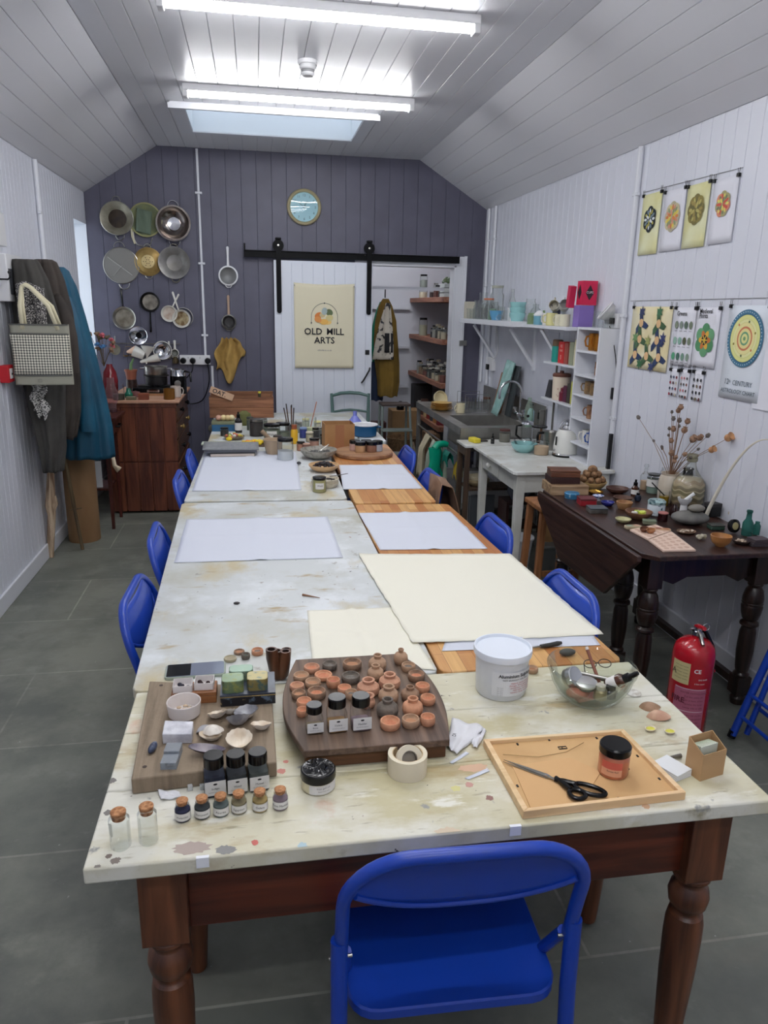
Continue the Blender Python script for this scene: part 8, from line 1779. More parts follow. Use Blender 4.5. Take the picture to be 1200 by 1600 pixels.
# desk easel with cards
EZ=wood('easel_wood',(112,60,34),(152,90,54),'z',rough=.45)
t=thing('desk_easel','brown wooden desk easel holding long cards at the edge of the small desk','easel',(-1.13,5.78,zc+.001));
mb=MB(EZ);mb.tube([(-.075,0,.30),(.02,-.01,.0)],.014,4);mb.done('leg',t)
mb=MB(EZ);mb.tube([(-.13,0,.30),(-.17,.0,.0)],.012,4);mb.done('leg',t)
mb=MB(EZ);mb.box(-.17,-.05,-.014,.014,.19,.225);mb.done('crossbar',t,bevel=.003);mb=MB(EZ);mb.box(-.18,.045,-.035,.015,.0,.02);mb.done('ledge',t,bevel=.003);mb=MB(EZ);mb.tube([(-.10,.0,.28),(-.09,.10,.0)],.010,4);mb.done('back_leg',t)
mb=MB(flat(226,218,172));mb.poly([(-.105,-.004,.235),(-.055,-.004,.225),(-.15,-.004,.50),(-.195,-.004,.51)]);o=one(mb,'card','long pale yellow card standing tilted on the desk easel','card',(-1.13,5.765,zc+.001),0,solid=.002)
mb=MB(flat(232,232,236));mb.poly([(-.145,-.004,.02),(-.05,-.004,.02),(-.115,-.004,.195),(-.165,-.004,.195)]);one(mb,'card','white card hanging under the pale yellow one behind the blue coat','card',(-1.11,5.74,zc+.001),0,solid=.002)
li('oil_lamp','clear bulbous glass lamp chimney on the small desk','lamp glass',(-1.105,5.98),zc+.0005,[('glass_chimney',glassy('pink_glass',(230,206,210),.5,.05,milk=.08),[(.030,0),(.030,.05),(.050,.10),(.052,.14),(.030,.20),(.026,.26)]),('base',flat(60,24,30),[(0,0),(.036,0),(.034,.02),(0,.02)])])
li('red_vase','dark red glossy vase with flowers behind the lamp chimney','vase',(-1.16,6.28),z3,[('vase',flat(112,20,30,rough=.15),[(0,0),(.035,0),(.055,.06),(.060,.14),(.050,.21),(.026,.25),(.022,.27),(0,.27)])])
t=thing('potted_cactus','terracotta pot with a green cactus on a stand at the back of the chest','plant',(-1.08,6.80,z3));mb=MB(flat(150,88,66));mb.lathe([(0,.10),(.04,.10),(.05,.17),(.055,.17),(.055,.185),(.048,.185),(.044,.17),(0,.165)],22);mb.done('pot',t);mb=MB(flat(96,130,84));mb.tube([(0,0,.165),(.005,0,.23),(.03,0,.28)],[.014,.012,.006],8);mb.done('cactus',t);mb=MB(DARKW);mb.lathe([(0,0),(.05,0),(.045,.099),(0,.099)],18);mb.done('stand',t)
t=thing('dried_bouquet','loose dried flower bunch with red and pink blooms above the desk','flowers',(-1.20,6.28,z3+.27));rnd=random.Random(21)
for i in range(16):
 a=rnd.uniform(0,6.28);q=rnd.uniform(.02,.13);e=Vector((q*math.cos(a)+.01,q*math.sin(a)*.6,rnd.uniform(.10,.24)));c=rnd.choice(((120,96,70),(96,84,60),(204,60,62),(214,110,120),(140,110,84),(90,92,60),(70,120,170)))
 mb=MB(flat(96,80,56));mb.tube([(0,0,-.02),e*.5,e],.0018,4);mb.m(flat(*c));mb.sph(e,(.018,.018,.015),7,5)
 for j in range(3): mb.sph(e+Vector((rnd.uniform(-.02,.02),rnd.uniform(-.02,.02),rnd.uniform(-.02,.01))),.009,6,4)
 mb.done('flower',t)

# rolled brown tube, sticks
t=thing('cardboard_roll','tall thick roll of brown paper standing on the floor under the coats','roll',(-1.27,5.45,0));mb=MB(mat('kraft_roll',(156,122,86),.8,col2=(140,106,72),scale=6,stretch=(1,1,.3)))
P=[(.108,0),(.110,.004),(.110,.78),(.104,.784),(.098,.78),(.098,.02),(0,.02)];mb.lathe(P,36);mb.done('roll',t)
DRF=wood('driftwood',(128,98,76),(206,182,156),'z',rough=.8)
a_=(-1.405,5.05);mb=MB(DRF);mb.tube([(0,0,0),(.005,.01,.12),(.03,.0,.30),(.028,0,.36),(.045,.01,.55),(.07,.02,.85)],[.016,.024,.026,.034,.024,.018],10);mb.tube([(.03,0,.33),(.06,-.01,.38),(.068,-.012,.43)],[.028,.022,.006],8)
one(mb,'driftwood_staff','thick pale driftwood staff leaning on the left wall under the coats','stick',(a_[0],a_[1],.001))
mb=MB(wood('bamboo_dark',(78,62,44),(118,98,70),'z',rough=.7));mb.tube([(0,0,0),(-.03,0,.30),(-.03,0,.305),(-.062,0,.70)],[.012,.011,.014,.010],8);mb.tube([(-.055,0,.29),(.02,0,.30)],.004,6);one(mb,'walking_stick','thin dark knobbly stick leaning beside the paper roll','stick',(-1.235,5.20,.001))

# ---------------------------------------------------------------- coats, bag, scarf
def garment(name,label,rows,y,dep,m_,folds=7,amp=.014,seed=1,extra=None):
 """rows = [(z, x left, x right)] top to bottom; hollow cloth body with folds growing towards the hem"""
 t=thing(name,label,'coat',(rows[0][1]*.5+rows[0][2]*.5,y,rows[-1][0]));ox,oz=t.location.x,t.location.z
 mb=MB(m_);nu=72;nv=30;ph=seed*1.7
 def row(v):
  q=v*(len(rows)-1);i=min(int(q),len(rows)-2);f=q-i;f=f*f*(3-2*f);return [rows[i][j]*(1-f)+rows[i+1][j]*f for j in range(3)]
 def fn(u,v):
  z,xl,xr=row(v);a=2*PI*u;hw=(xr-xl)/2;cx=(xl+xr)/2;d_=dep*(.45+.55*min(1,v*2.5))
  w_=amp*(.35+.65*v);k_=w_*(math.sin(folds*a+ph+2.2*math.sin(3*v+ph))+.5*math.sin((folds*2+1)*a+5*v+ph))
  return (cx-ox+(hw+k_*.6)*math.cos(a),(d_*.5+k_)*math.sin(a)*(1-.2*math.cos(a)**2),z-oz+.008*math.sin(5*a+ph)*v)
 mb.grid(fn,nu,nv);mb.done('body',t,solid=.005,smooth=70)
 for pts,rr in (extra or ()):
  mb=MB(m_);Q=[Vector((p[0]-ox,p[1]-y,p[2]-oz)) for p in pts];N_=16;rings=[]
  for i,p in enumerate(Q):
   d=(Q[min(i+1,len(Q)-1)]-Q[max(i-1,0)]).normalized();a=d.cross(Vector((0,1,0))).normalized();b=a.cross(d)
   rings.append([mb.V(p+a*rr[i]*math.cos(2*PI*j/N_)*(1+.10*math.sin(3*j+i*2))+b*rr[i]*.75*math.sin(2*PI*j/N_)*(1+.12*math.sin(2*j+i*3))) for j in range(N_)])
  for a,b in zip(rings,rings[1:]): mb.skin(a,b)
  mb.F(rings[0][::-1]);mb.done('sleeve',t,sub=1,smooth=80)
 return t
BLC=mat('teal_waxed_cotton',(14,82,108),.6,col2=(10,66,90),scale=5,bump=.35,bscale=11);GRC=mat('charcoal_coat',(70,68,64),.85,col2=(54,52,50),scale=6,bump=.4,bscale=14);BKC=mat('brown_black_coat',(62,54,48),.8,col2=(48,42,38),scale=7,bump=.4,bscale=14)
def hook(label,x,y,z):
 mb=MB(BLACKM);mb.tube([(0,0,0),(.05,0,.0),(.062,0,.012),(.06,0,.035)],.005,7);mb.sph((.06,0,.038),.009,8,6);one(mb,'coat_hook',label,'hook',(x,y,z))
garment('coat','long teal blue coat hanging nearest the chest on the left wall',[(1.885,-1.27,-1.20),(1.86,-1.30,-1.17),(1.78,-1.33,-1.14),(1.60,-1.34,-1.105),(1.35,-1.335,-1.06),(1.10,-1.32,-1.02),(.85,-1.305,-.985),(.655,-1.31,-.975)],5.22,.22,BLC,5,.024,2,
 [([(-1.19,5.16,1.74),(-1.145,5.09,1.55),(-1.115,5.06,1.30),(-1.095,5.05,1.05),(-1.095,5.045,.86)],[.035,.055,.055,.050,.050])])
mb=MB(TRIMW);mb.box(0,.02,-.55,.55,-.045,.045);one(mb,'hook_rail','white wooden hook rail behind the coats on the left wall','rail',(XL+.0005,4.95,1.80),0,bevel=.003)
for i,(y,z,lb) in enumerate(((4.62,1.79,'black hook on the white rail holding the tote bag'),(4.95,1.80,'black hook on the white rail holding the dark coats'),(5.20,1.81,'black hook on the white rail holding the teal coat'))): hook(lb,XL+.021,y,z)
garment('coat','dark brown-black coat hanging in the middle of the left wall hooks',[(1.915,-1.29,-1.20),(1.90,-1.31,-1.175),(1.80,-1.33,-1.14),(1.62,-1.34,-1.11),(1.40,-1.33,-1.10),(1.20,-1.33,-1.10),(1.0,-1.33,-1.12),(.83,-1.32,-1.16)],4.95,.15,BKC,6,.014,4,
 [([(-1.19,4.90,1.74),(-1.12,4.85,1.55),(-1.105,4.83,1.40),(-1.115,4.83,1.26)],[.035,.052,.048,.044])])
garment('coat','charcoal grey coat with a turned collar hanging behind the tote bag',[(1.905,-1.37,-1.24),(1.885,-1.385,-1.225),(1.80,-1.39,-1.19),(1.60,-1.39,-1.15),(1.30,-1.385,-1.14),(1.05,-1.37,-1.16),(.82,-1.33,-1.18),(.66,-1.315,-1.215)],4.775,.13,GRC,6,.015,6)
# tote bag
def tote_mat():
 m,N,L_,B=newmat('woven_tote');tc=N.new('ShaderNodeTexCoord');mp=N.new('ShaderNodeMapping');mp.inputs['Rotation'].default_value=(0,R(45),0);mp.inputs['Location'].default_value=(.3,.003,.3)
 L_.new(tc.outputs['Object'],mp.inputs[0]);ck=N.new('ShaderNodeTexChecker');ck.inputs['Scale'].default_value=95;ck.inputs['Color1'].default_value=C3(226,222,204);ck.inputs['Color2'].default_value=C3(98,98,92)
 sp_=N.new('ShaderNodeSeparateXYZ');L_.new(mp.outputs[0],sp_.inputs[0]);cb=N.new('ShaderNodeCombineXYZ');L_.new(sp_.outputs['X'],cb.inputs[0]);L_.new(sp_.outputs['Z'],cb.inputs[1]);cb.inputs[2].default_value=.003
 L_.new(cb.outputs[0],ck.inputs[0]);L_.new(ck.outputs['Color'],B.inputs['Base Color']);B.inputs['Roughness'].default_value=.9;return m
def weave_mat():
 m,N,L_,B=newmat('tote_band');tc=N.new('ShaderNodeTexCoord');sp_=N.new('ShaderNodeSeparateXYZ');L_.new(tc.outputs['Object'],sp_.inputs[0]);cb=N.new('ShaderNodeCombineXYZ');L_.new(sp_.outputs['X'],cb.inputs[0]);L_.new(sp_.outputs['Z'],cb.inputs[1]);cb.inputs[2].default_value=.003
 ck=N.new('ShaderNodeTexChecker');ck.inputs['Scale'].default_value=190;ck.inputs['Color1'].default_value=C3(186,184,166);ck.inputs['Color2'].default_value=C3(118,118,108);L_.new(cb.outputs[0],ck.inputs[0]);L_.new(ck.outputs['Color'],B.inputs['Base Color']);B.inputs['Roughness'].default_value=.9;return m
t=thing('tote_bag','cream and grey checked woven tote bag hanging in front of the coats','bag',(-1.21,4.60,1.21),3);W2=.155;HB=.34
TM,WM=tote_mat(),weave_mat();DB_=flat(92,92,88)
def bagface(za,zb,m_,name,yo=0):
 mb=MB(m_);mb.grid(lambda u,v: ((2*u-1)*(W2-.004*math.sin(PI*v)+.003*v),-.028-.010*math.cos((u-.5)*PI)-yo,za+(zb-za)*v),16,6);mb.done(name,t,solid=.002)
mb=MB(WM);mb.grid(lambda u,v: ((W2)*math.cos(2*PI*u)*(1),.030*math.sin(2*PI*u)*(abs(math.sin(2*PI*u))**.2),HB*v),40,6);mb.done('bag_body',t)
bagface(.055,.285,TM,'checked_panel',.002);bagface(.0,.053,WM,'lower_band');bagface(.287,HB,WM,'upper_band')
for zz_ in (.054,.286,HB-.003): bagface(zz_-.004,zz_+.004,DB_,'trim_line',.004)
mb=MB(flat(110,110,106));mb.torus((-.02,-.0445,.026),.010,.0016,16,5,'y');text_verts(mb,'bag co',.014,TR(.03,-.0445,.022,90));mb.done('maker_mark',t)
for (xa,xb,yo) in ((-.085,.10,-.035),(-.075,.115,-.012)):
 mb=MB(flat(222,214,182));P=[(xa,yo,HB-.03),(xa-.003,yo,HB+.10),(-.075+.0,yo+.02,HB+.20),(-.055,yo+.02,HB+.215),(-.03,yo+.02,HB+.20),((xb-.04),yo,HB+.10),(xb,yo,HB-.03)]
 R_=[];
 for i in range(len(P)-1):
  a_,b_=Vector(P[i]),Vector(P[i+1]);d=(b_-a_).normalized();s_=d.cross(Vector((0,1,0))).normalized()*.011;R_.append((a_,s_));
 R_.append((Vector(P[-1]),s_));vs=[(mb.V(p-s_),mb.V(p+s_)) for p,s_ in R_]
 for a_,b_ in zip(vs,vs[1:]): mb.F([a_[0],b_[0],b_[1],a_[1]])
 mb.done('strap',t,solid=.003)
KEF=mat('keffiyeh',(206,204,198),.95,col2=(40,40,42),scale=130,lo=.50,hi=.53,bump=.2)
mb=MB(KEF);mb.grid(lambda u,v: (-.045+.085*u+.015*math.sin(9*v),.012*math.sin(11*u+3*v),-.02-.205*v*(1-.35*abs(u-.6)-.1*math.sin(15*u))),24,20);o=mb.done('scarf',solid=.004);o.location=(-1.275,4.68,1.225);tag(o,'black and white patterned scarf with fringe hanging below the tote bag','scarf')
mb=MB(mat('patterned_scarf',(60,58,60),.95,col2=(200,196,190),scale=150,lo=.52,hi=.56,bump=.2));mb.grid(lambda u,v: (-.075+.15*u,.015*math.sin(13*u+2*v),.24*v*(1-.25*abs(u-.35))),24,16);o=mb.done('scarf',solid=.008);o.location=(-1.265,4.665,1.545);tag(o,'dark patterned scarf bunched above the tote bag between its straps','scarf')

# control box and call point on the left wall
t=thing('alarm_panel','white alarm panel with a dark display and red light at the left photo edge','panel',(XL+.03,4.83,1.80));mb=MB(WHITEP);mb.box(-.0295,.03,-.17,.13,-.13,.13);mb.done('case',t,bevel=.005)
mb=MB(flat(62,64,70));mb.box(.0302,.033,-.15,.10,-.09,.05);mb.done('display',t);mb=MB(flat(160,30,50));mb.box(.0335,.036,.0,.07,-.075,-.04);mb.done('indicator',t);mb=MB(flat(206,208,212));mb.box(.0335,.035,.0,.085,.0,.035);mb.done('label',t)
t=thing('fire_call_point','red fire alarm call point at the left photo edge','alarm',(XL+.025,(4.562,1.273)[0],(4.562,1.273)[1]));mb=MB(flat(190,24,36));mb.box(-.0245,.025,-.05,.05,-.048,.048);mb.done('case',t,bevel=.005);mb=MB(flat(226,222,220));mb.box(.0252,.028,-.028,.028,-.026,.03);mb.done('window',t);mb=MB(flat(20,20,24));mb.sph((.03,0,.0),.006,8,6);mb.done('button',t)
t=thing('notice_box','white box on the wall just above the alarm panel','box',(XL+.02,4.62,2.06));mb=MB(WHITEP);mb.box(-.0195,.02,-.16,.16,-.09,.09);mb.done('case',t,bevel=.004)

# ================================================================ FAR END OF THE TABLE ROW
zf=ZT+.0006
# wooden crate
t=thing('wooden_crate','old brown wooden crate at the back of the far table by the sliding door','crate',(-.13,6.42,zf));CRW=wood('crate_wood',(112,72,48),(156,108,76),'x',rough=.7)
for (a,b,c,d) in ((-.265,.265,-.11,-.098),(-.265,.265,.098,.11)):
 for z0_,z1__ in ((0,.085),(.088,.175)): mb=MB(CRW);mb.box(a,b,c,d,z0_,z1__ + (.025 if c > 0 and z0_ > 0 else 0));mb.done('slat',t,bevel=.002)
for a in (-.264,.252): mb=MB(CRW);mb.box(a,a+.012,-.0975,.0975,0,.175);mb.done('end_board',t,bevel=.002)
mb=MB(CRW);mb.box(-.25,.25,-.097,.097,0,.012);mb.done('base',t)
t=thing('wooden_sign','small wooden plank lettered OATS leaning on the left corner of the crate','sign',(-.30,6.30,zf+.178));t.rotation_euler=(R(-8),R(22),0);mb=MB(flat(196,160,130));mb.box(-.10,.10,-.006,.006,0,.055);mb.done('plank',t,bevel=.002);mb=MB(INK);text_verts(mb,'OAT.',.050,TR(-.02,-.0066,.010,90),bold=.001);mb.done('lettering',t)
li('small_bottle','tiny yellow-capped bottle on the rim of the wooden crate','bottle',(.02,6.317),zf+.1755,[('bottle',flat(60,60,40),[(0,0),(.012,0),(.012,.03)]),('cap',flat(206,190,60),[(.012,.03),(.012,.045),(0,.046)])])
def fj(name,label,p,r,h,m_in,lidm,fill=.6,lab=None,group=None):
 parts=[('contents',m_in,[(0,.002),(r*.92,.002),(r*.92,h*fill),(0,h*fill)])] if m_in else []
 parts += [('jar_body',GLASS2,[(0,0),(r*.95,0),(r,.004),(r,h*.82),(r*.88,h*.88)])]
 if lidm: parts.append(('lid',lidm,[(r*.93,h*.86),(r*.97,h*.865),(r*.97,h*.985),(r*.9,h),(0,h)]))
 t=li(name,label,'jar',p,zf,parts,group)
 if lab: mb=MB(LABEL);q=[(r*1.02*math.sin(R(a)),-r*1.02*math.cos(R(a))) for a in range(-38,39,12)];[mb.poly([(a[0],a[1],h*.25),(b[0],b[1],h*.25),(b[0],b[1],h*.65),(a[0],a[1],h*.65)]) for a,b in zip(q,q[1:])];mb.m(INK);text_verts(mb,lab,r*.36,TR(0,0,h*.42),bend=r*1.04);mb.done('label',t)
 return t
boxthing('blue_tin','blue and yellow metal box at the left of the far table','tin',(-.245,5.679),zf,.19,.13,.07,0,flat(36,92,130),flat(120,124,96))
p=(-.245,5.679);
for i,(dx,c) in enumerate(((-.045,(196,150,130)),(-.01,(222,202,150)),(.022,(216,190,140)),(.05,(226,212,166)))):
 mb=MB(flat(*c));mb.sph((0,0,0),(.024,.026,.022),12,8);one(mb,'soap_lump','cream and pink lumps on top of the blue metal box','lump',(p[0]+dx,p[1]+.01*(i % 2),zf+.092),0,'lumps on the blue metal box')
fj('glass_jar','small dark glass pot at the left front of the far table clutter',(-.240,5.420),.030,.06,flat(30,30,34),BLACKP,.7)
li('dropper_bottle','white-labelled dropper bottle standing among the jars by the blue box','bottle',(-.142,5.556),zf,[('bottle',flat(40,38,40,rough=.2),[(0,0),(.026,0),(.027,.09),(.012,.11)]),('label',LABEL,[(.0275,.02),(.0275,.075)]),('cap',BLACKP,[(.013,.11),(.013,.135),(.006,.14),(.006,.155),(0,.156)])])
p=(-.168,5.281);t=thing('scrap_tray','shallow tray of mixed colourful scraps in front of the dropper bottle','tray',p+(zf,));mb=MB(flat(120,108,90));mb.lathe(bowlprof(.075,.022,.003,.7),24);mb.done('tray',t);lumps(t,'scraps',[flat(206,120,90),flat(214,210,200),flat(120,140,90),flat(170,60,60),flat(210,190,90)],26,.055,.05,.012,.012,.012,8)
li('pigment_pot','olive green mossy lump behind the dropper bottle','jar',(-.105,5.925),zf,[('moss',mat('moss',(98,100,58),.95,bump=.6,bscale=60),[(0,0),(.05,0),(.062,.04),(.05,.09),(.02,.11),(0,.112)])])
fj('storage_jar','large dark jar with a silver lid left of the square labelled jar',(-.011,5.408),.052,.125,flat(46,34,34),STEEL,.8)
t=fj('storage_jar','greenish jar with a black lid and a white label in the far clutter',(.095,5.164),.058,.125,flat(112,122,104),BLACKP,.7,'Walnut')
fj('storage_jar','clear jar with a black lid right of the white-labelled jar',(.172,5.211),.052,.125,flat(128,136,118),BLACKP,.5)
mb=MB(flat(150,160,130));p=(-.235,5.182);t=thing('seedling_tray','pale flat glass tray behind the grey folder','tray',(-.210,5.081)+(zf,));mb=MB(mat('pale_glass_tray',(196,204,186),.15));mb.box(-.17,.10,-.045,.045,0,.012);mb.done('tray',t,bevel=.003)
YF_=flat(226,196,40);OF_=flat(230,140,50)
p=(-.025,4.998);t=thing('flower_tray','tray heaped with bright yellow and orange flower heads','flowers',p+(zf,));mb=MB(flat(96,74,56));mb.box(-.11,.08,-.04,.04,0,.012);mb.done('tray',t,bevel=.002);lumps(t,'flower_heads',[YF_,YF_,OF_,flat(214,180,60)],46,.085,.032,.012,.013,.010,14)
p=(-.198,5.130)
mb=MB(YF_);mb.sph((0,0,0),(.022,.018,.014),10,7);one(mb,'yellow_flower','single yellow flower head on the pale glass tray','flower',(p[0],p[1],zf+.027))
# grey folder stack
p=(-.167,4.632)
t=thing('sketchbook','pale-paged book with a dark cover under the grey folder','book',(p[0]+.005,p[1]+.10,zf),1);mb=MB(flat(210,196,184));mb.box(-.135,.135,-.10,.10,.003,.020);mb.done('pages',t);mb=MB(flat(60,62,66));mb.box(-.138,.138,-.103,.103,0,.003);mb.box(-.138,.138,-.103,.103,.0202,.023);mb.done('cover',t)
t=thing('folder','big grey cloth folder lying on the left far table','folder',(p[0]-.005,p[1]+.13,zf+.0235),1);FG=mat('grey_cloth_cover',(132,134,136),.8,col2=(120,122,126),scale=40);mb=MB(FG);mb.grid(lambda u,v: ((u-.5)*.345,(v-.5)*.27,.024+.012*math.sin(PI*v)-.004*u),10,10);mb.done('cover',t,solid=.005);mb=MB(flat(96,98,104));mb.box(-.16,.16,-.125,.125,.002,.018);mb.done('pages',t)
mb=MB(flat(40,70,170));mb.box(-.02,.02,-.012,.012,0,.018);one(mb,'blue_clip','small blue object left of the grey folder','clip',(-.320,4.855)+(zf,),0,bevel=.004)
# mortar with pestle
li('mortar','brown stone mortar in front of the labelled jar on the far table','mortar',(.093,4.720),zf,[('bowl',flat(176,154,128),[(0,0),(.042,0),(.046,.012),(.062,.085),(.066,.095),(.058,.095),(.045,.03),(0,.025)])])
stick('pestle','wooden pestle leaning in the brown mortar','pestle',(.107,4.784)+(zf+.050,),((.107,4.784)[0]-.085,(.107,4.784)[1]+.02,zf+.135),.011,flat(142,120,96),r2=.014)
fj('storage_jar','tall glass jar half full of white powder with a black lid',(.163,4.529),.050,.135,flat(226,228,232),BLACKP,.42)
fj('storage_jar','plain glass jar of brown grains just left of the white powder jar',(.125,4.828),.030,.10,flat(130,104,84),flat(60,52,48),.5)
li('paint_bottle','yellow paint bottle with a brown cap on the far table','bottle',(.246,5.080),zf,[('bottle',flat(214,168,40,rough=.3),[(0,0),(.024,0),(.025,.085),(.018,.10)]),('cap',flat(150,80,50),[(.018,.10),(.018,.13),(0,.131)])])
fj('paint_jar','jar of ultramarine blue paint on the far table',(.322,5.309),.028,.075,flat(40,60,160),flat(130,150,190),.8)
p=(.237,5.260);p=(p[0],p[1]+.12);li('brush_jar','glass jar crowded with dark brush handles on the far table','jar',p,zf,[('jar_body',GLASS2,[(0,0),(.040,0),(.042,.11),(.040,.115)])])
for i in range(6): a=i*1.05;stick('paint_brush','dark-handled paint brush standing in the crowded jar','brush',(p[0]+.012*math.cos(a),p[1]+.012*math.sin(a),zf+.004),(p[0]+.034*math.cos(a)-.012,p[1]+.035*math.sin(a),zf+.19+.012*(i % 3)),.0042,flat(62+i*8,48+i*5,38+i*4),group='brushes in the crowded jar',tip=flat(40,36,34))
p=(.386,5.361);p=(p[0],p[1]+.10);li('brush_jar','pale glass jar with a single long brush on the far table','jar',p,zf,[('jar_body',GLASS2,[(0,0),(.042,0),(.044,.12),(.042,.125)]),('contents',flat(190,192,150),[(0,.002),(.038,.002),(.038,.05),(0,.05)])])
stick('paint_brush','long pink-handled brush leaning in the pale jar','brush',(p[0],p[1],zf+.055),(p[0]+.045,p[1],zf+.24),.004,flat(190,130,110))
CL=(((.275,4.818),.028,.060,(206,140,110),'jar of salmon pink pigment behind the grey bowl',BLACKP),((.310,4.772),.026,.055,(196,120,100),'jar of brick pink pigment beside the salmon one',flat(190,150,130)),((.366,4.858),.034,.075,(200,150,130),'glass jar with a black lid and pink contents near the cardboard box',BLACKP),
 ((.357,5.150),.028,.07,(206,196,170),'cream pot behind the pink jars',flat(210,200,180)),((.402,5.199),.024,.09,(40,40,44),'small dark bottle right of the cream pot',BLACKP),((.438,5.250),.026,.085,(120,124,126),'grey bottle near the cardboard box',DSTEEL),((.443,5.044),.022,.07,(30,30,34),'black tube bottle touching the cardboard box',BLACKP),
 ((.229,5.481),.030,.07,(90,70,60),'small brown jar behind the yellow bottle',BLACKP),((.298,5.536),.030,.08,(150,154,150),'grey glass jar behind the blue paint',STEEL),((.363,5.652),.028,.09,(196,200,180),'pale green jar at the back of the far table',flat(214,206,150)),((.447,5.588),.028,.08,(220,214,190),'cream jar at the back of the far table',flat(224,216,150)),
 ((.043,5.666),.030,.09,(110,116,96),'grey-green jar behind the labelled jar',STEEL),((-.058,5.671),.026,.10,(90,96,84),'slim grey jar behind the flower tray',flat(60,64,60)))
for p,r,h,c,lb,lm in CL: fj('pigment_jar',lb,p,r,h,flat(*c),lm,.75)
# cardboard box
t=thing('cardboard_box','open brown cardboard box in the middle of the far table','box',(.534,4.942)+(zf,),2);CB=mat('carton_brown',(170,128,84),.85,col2=(156,112,70),scale=5)
w_,d_,h_=.100,.085,.165
for q in ((-w_,w_,-d_,-d_+.004),(-w_,w_,d_-.004,d_),(-w_,-w_+.004,-d_+.004,d_-.004),(w_-.004,w_,-d_+.004,d_-.004)): mb=MB(CB);mb.box(*q,0,h_);mb.done('side',t)
mb=MB(CB);mb.box(-w_,w_,-d_,d_,0,.003);mb.done('base',t);mb=MB(flat(158,106,70));mb.box(-.03,.03,-d_-.0006,-d_,0,h_*.98);mb.done('tape',t)
# blue pot
t=thing('enamel_pot','blue enamel pot with a white rim behind the round board','pot',(.780,5.369)+(zf,));mb=MB(flat(16,78,122,rough=.25));mb.lathe([(0,0),(.078,0),(.086,.006),(.092,.080)],34);mb.done('pot',t);mb=MB(WHITEP);mb.lathe([(.092,.080),(.097,.086),(.094,.090),(.086,.084),(.080,.012),(0,.01)],34);mb.done('rim',t)
for s in (-1,1): mb=MB(flat(16,78,122,rough=.25));mb.tube([(s*.090,-.025,.066),(s*.112,-.02,.068),(s*.112,.02,.068),(s*.090,.025,.066)],.006,7);mb.done('handle',t)
li('funnel','lilac plastic funnel upside down behind the blue pot','funnel',((.764,5.761)[0],(.764,5.761)[1]+.06),zf,[('funnel',flat(120,128,206,rough=.35),[(.068,0),(.070,.006),(.060,.03),(.026,.075),(.016,.085),(.016,.12),(.012,.12)])])
li('glass_dish','small glass lid lying in front of the blue pot','lid',(.707,5.183),zf,[('lid',GLASS2,[(.036,0),(.034,.008),(0,.014)]),('knob',STEEL,[(.008,.012),(.008,.022),(0,.023)])])
# round board with jars
pr_=(.667,4.640);t=thing('round_board','thick round wooden board carrying pigment jars on the right far table','board',pr_+(zf,));RB=wood('round_board_wood',(128,92,66),(166,126,92),'x',rough=.6);mb=MB(RB);mb.lathe([(0,0),(.182,0),(.188,.006),(.188,.022),(.182,.028),(0,.028)],56);mb.done('board',t)
for (dx,dy,c,lb) in ((-.055,.022,(206,170,160),'pigment jar at the back left of the round board'),(-.028,-.045,(200,160,120),'pigment jar with orange-tan powder at the front of the round board'),(.020,.020,(150,110,90),'pigment jar in the middle back of the round board'),(.046,-.040,(150,50,44),'pigment jar of dark red powder at the front of the round board'),(.088,-.012,(180,186,196),'pigment jar with a pale label at the right of the round board')):
 parts=[('jar_body',mat('jarfill_%d' % c[0],c,.3),[(0,0),(.031,0),(.033,.004),(.033,.046)]),('lid',BLACKP,[(.0345,.045),(.0345,.064),(.031,.067),(0,.067)])]
 li('pigment_jar',lb,'jar',(pr_[0]+dx,pr_[1]+dy),zf+.0285,parts)
# bowls
p=(.371,4.555);t=thing('ceramic_bowl','grey speckled bowl of charcoal sticks with a spoon','bowl',p+(zf,));mb=MB(mat('grey_speckle',(164,160,150),.5,col2=(130,126,116),scale=50));mb.lathe(bowlprof(.115,.058,.005,.42),36);mb.done('bowl',t);lumps(t,'charcoal',[flat(70,68,66),flat(90,90,88)],30,.07,.05,.022,.014,.006,31);mb=MB(STEEL);mb.tube([(0,0,.04),(.05,.01,.075),(.065,.012,.085)],[.007,.003,.003],6);mb.done('spoon',t)
p=(.370,4.180);t=thing('wooden_bowl','peach wooden bowl heaped with black charcoal','bowl',p+(zf,));mb=MB(mat('peach_bowl',(206,168,124),.5));mb.lathe(bowlprof(.088,.040,.005,.5),34);mb.done('bowl',t);lumps(t,'charcoal',[flat(34,28,32),flat(48,38,42)],34,.058,.045,.018,.013,.018,32)
p=(.337,3.773)
for i in range(2): mb=MB(mat('stoneware_pale',(206,198,178),.4,col2=(186,176,154),scale=30));mb.lathe([(0,0),(.060,0),(.070,.012),(.074,.026),(.069,.028),(.062,.012),(0,.010)],34);one(mb,'stacked_dish','pale stoneware dish in the stack of two by the labelled jar','dish',(p[0]+.006,p[1]+.03,zf+.0185*i),0,'pale stacked dishes')
lm_=MB(flat(56,50,50));rnd=random.Random(5)
for i in range(9): a=rnd.uniform(0,6.3);lm_.sph((rnd.uniform(-.04,.04),rnd.uniform(-.03,.03),.006),(rnd.uniform(.006,.018),.005,.005),6,4)
o=one(lm_,'bark_scraps','dark bark scraps in the upper pale dish','bark',(p[0]+.01,p[1]+.03,zf+.0185+.012));o['kind']='stuff'
stick('twig','thin grey twig sticking out of the pale stacked dishes','twig',(p[0]+.03,p[1]+.03,zf+.052),(p[0]+.13,p[1]+.05,zf+.062),.003,flat(110,104,104),r2=.0015)
fj('pigment_jar','glass jar with a black lid and cream label in front of the stacked dishes',(.304,3.691),.036,.078,flat(186,178,120),BLACKP,.8,'Weld')
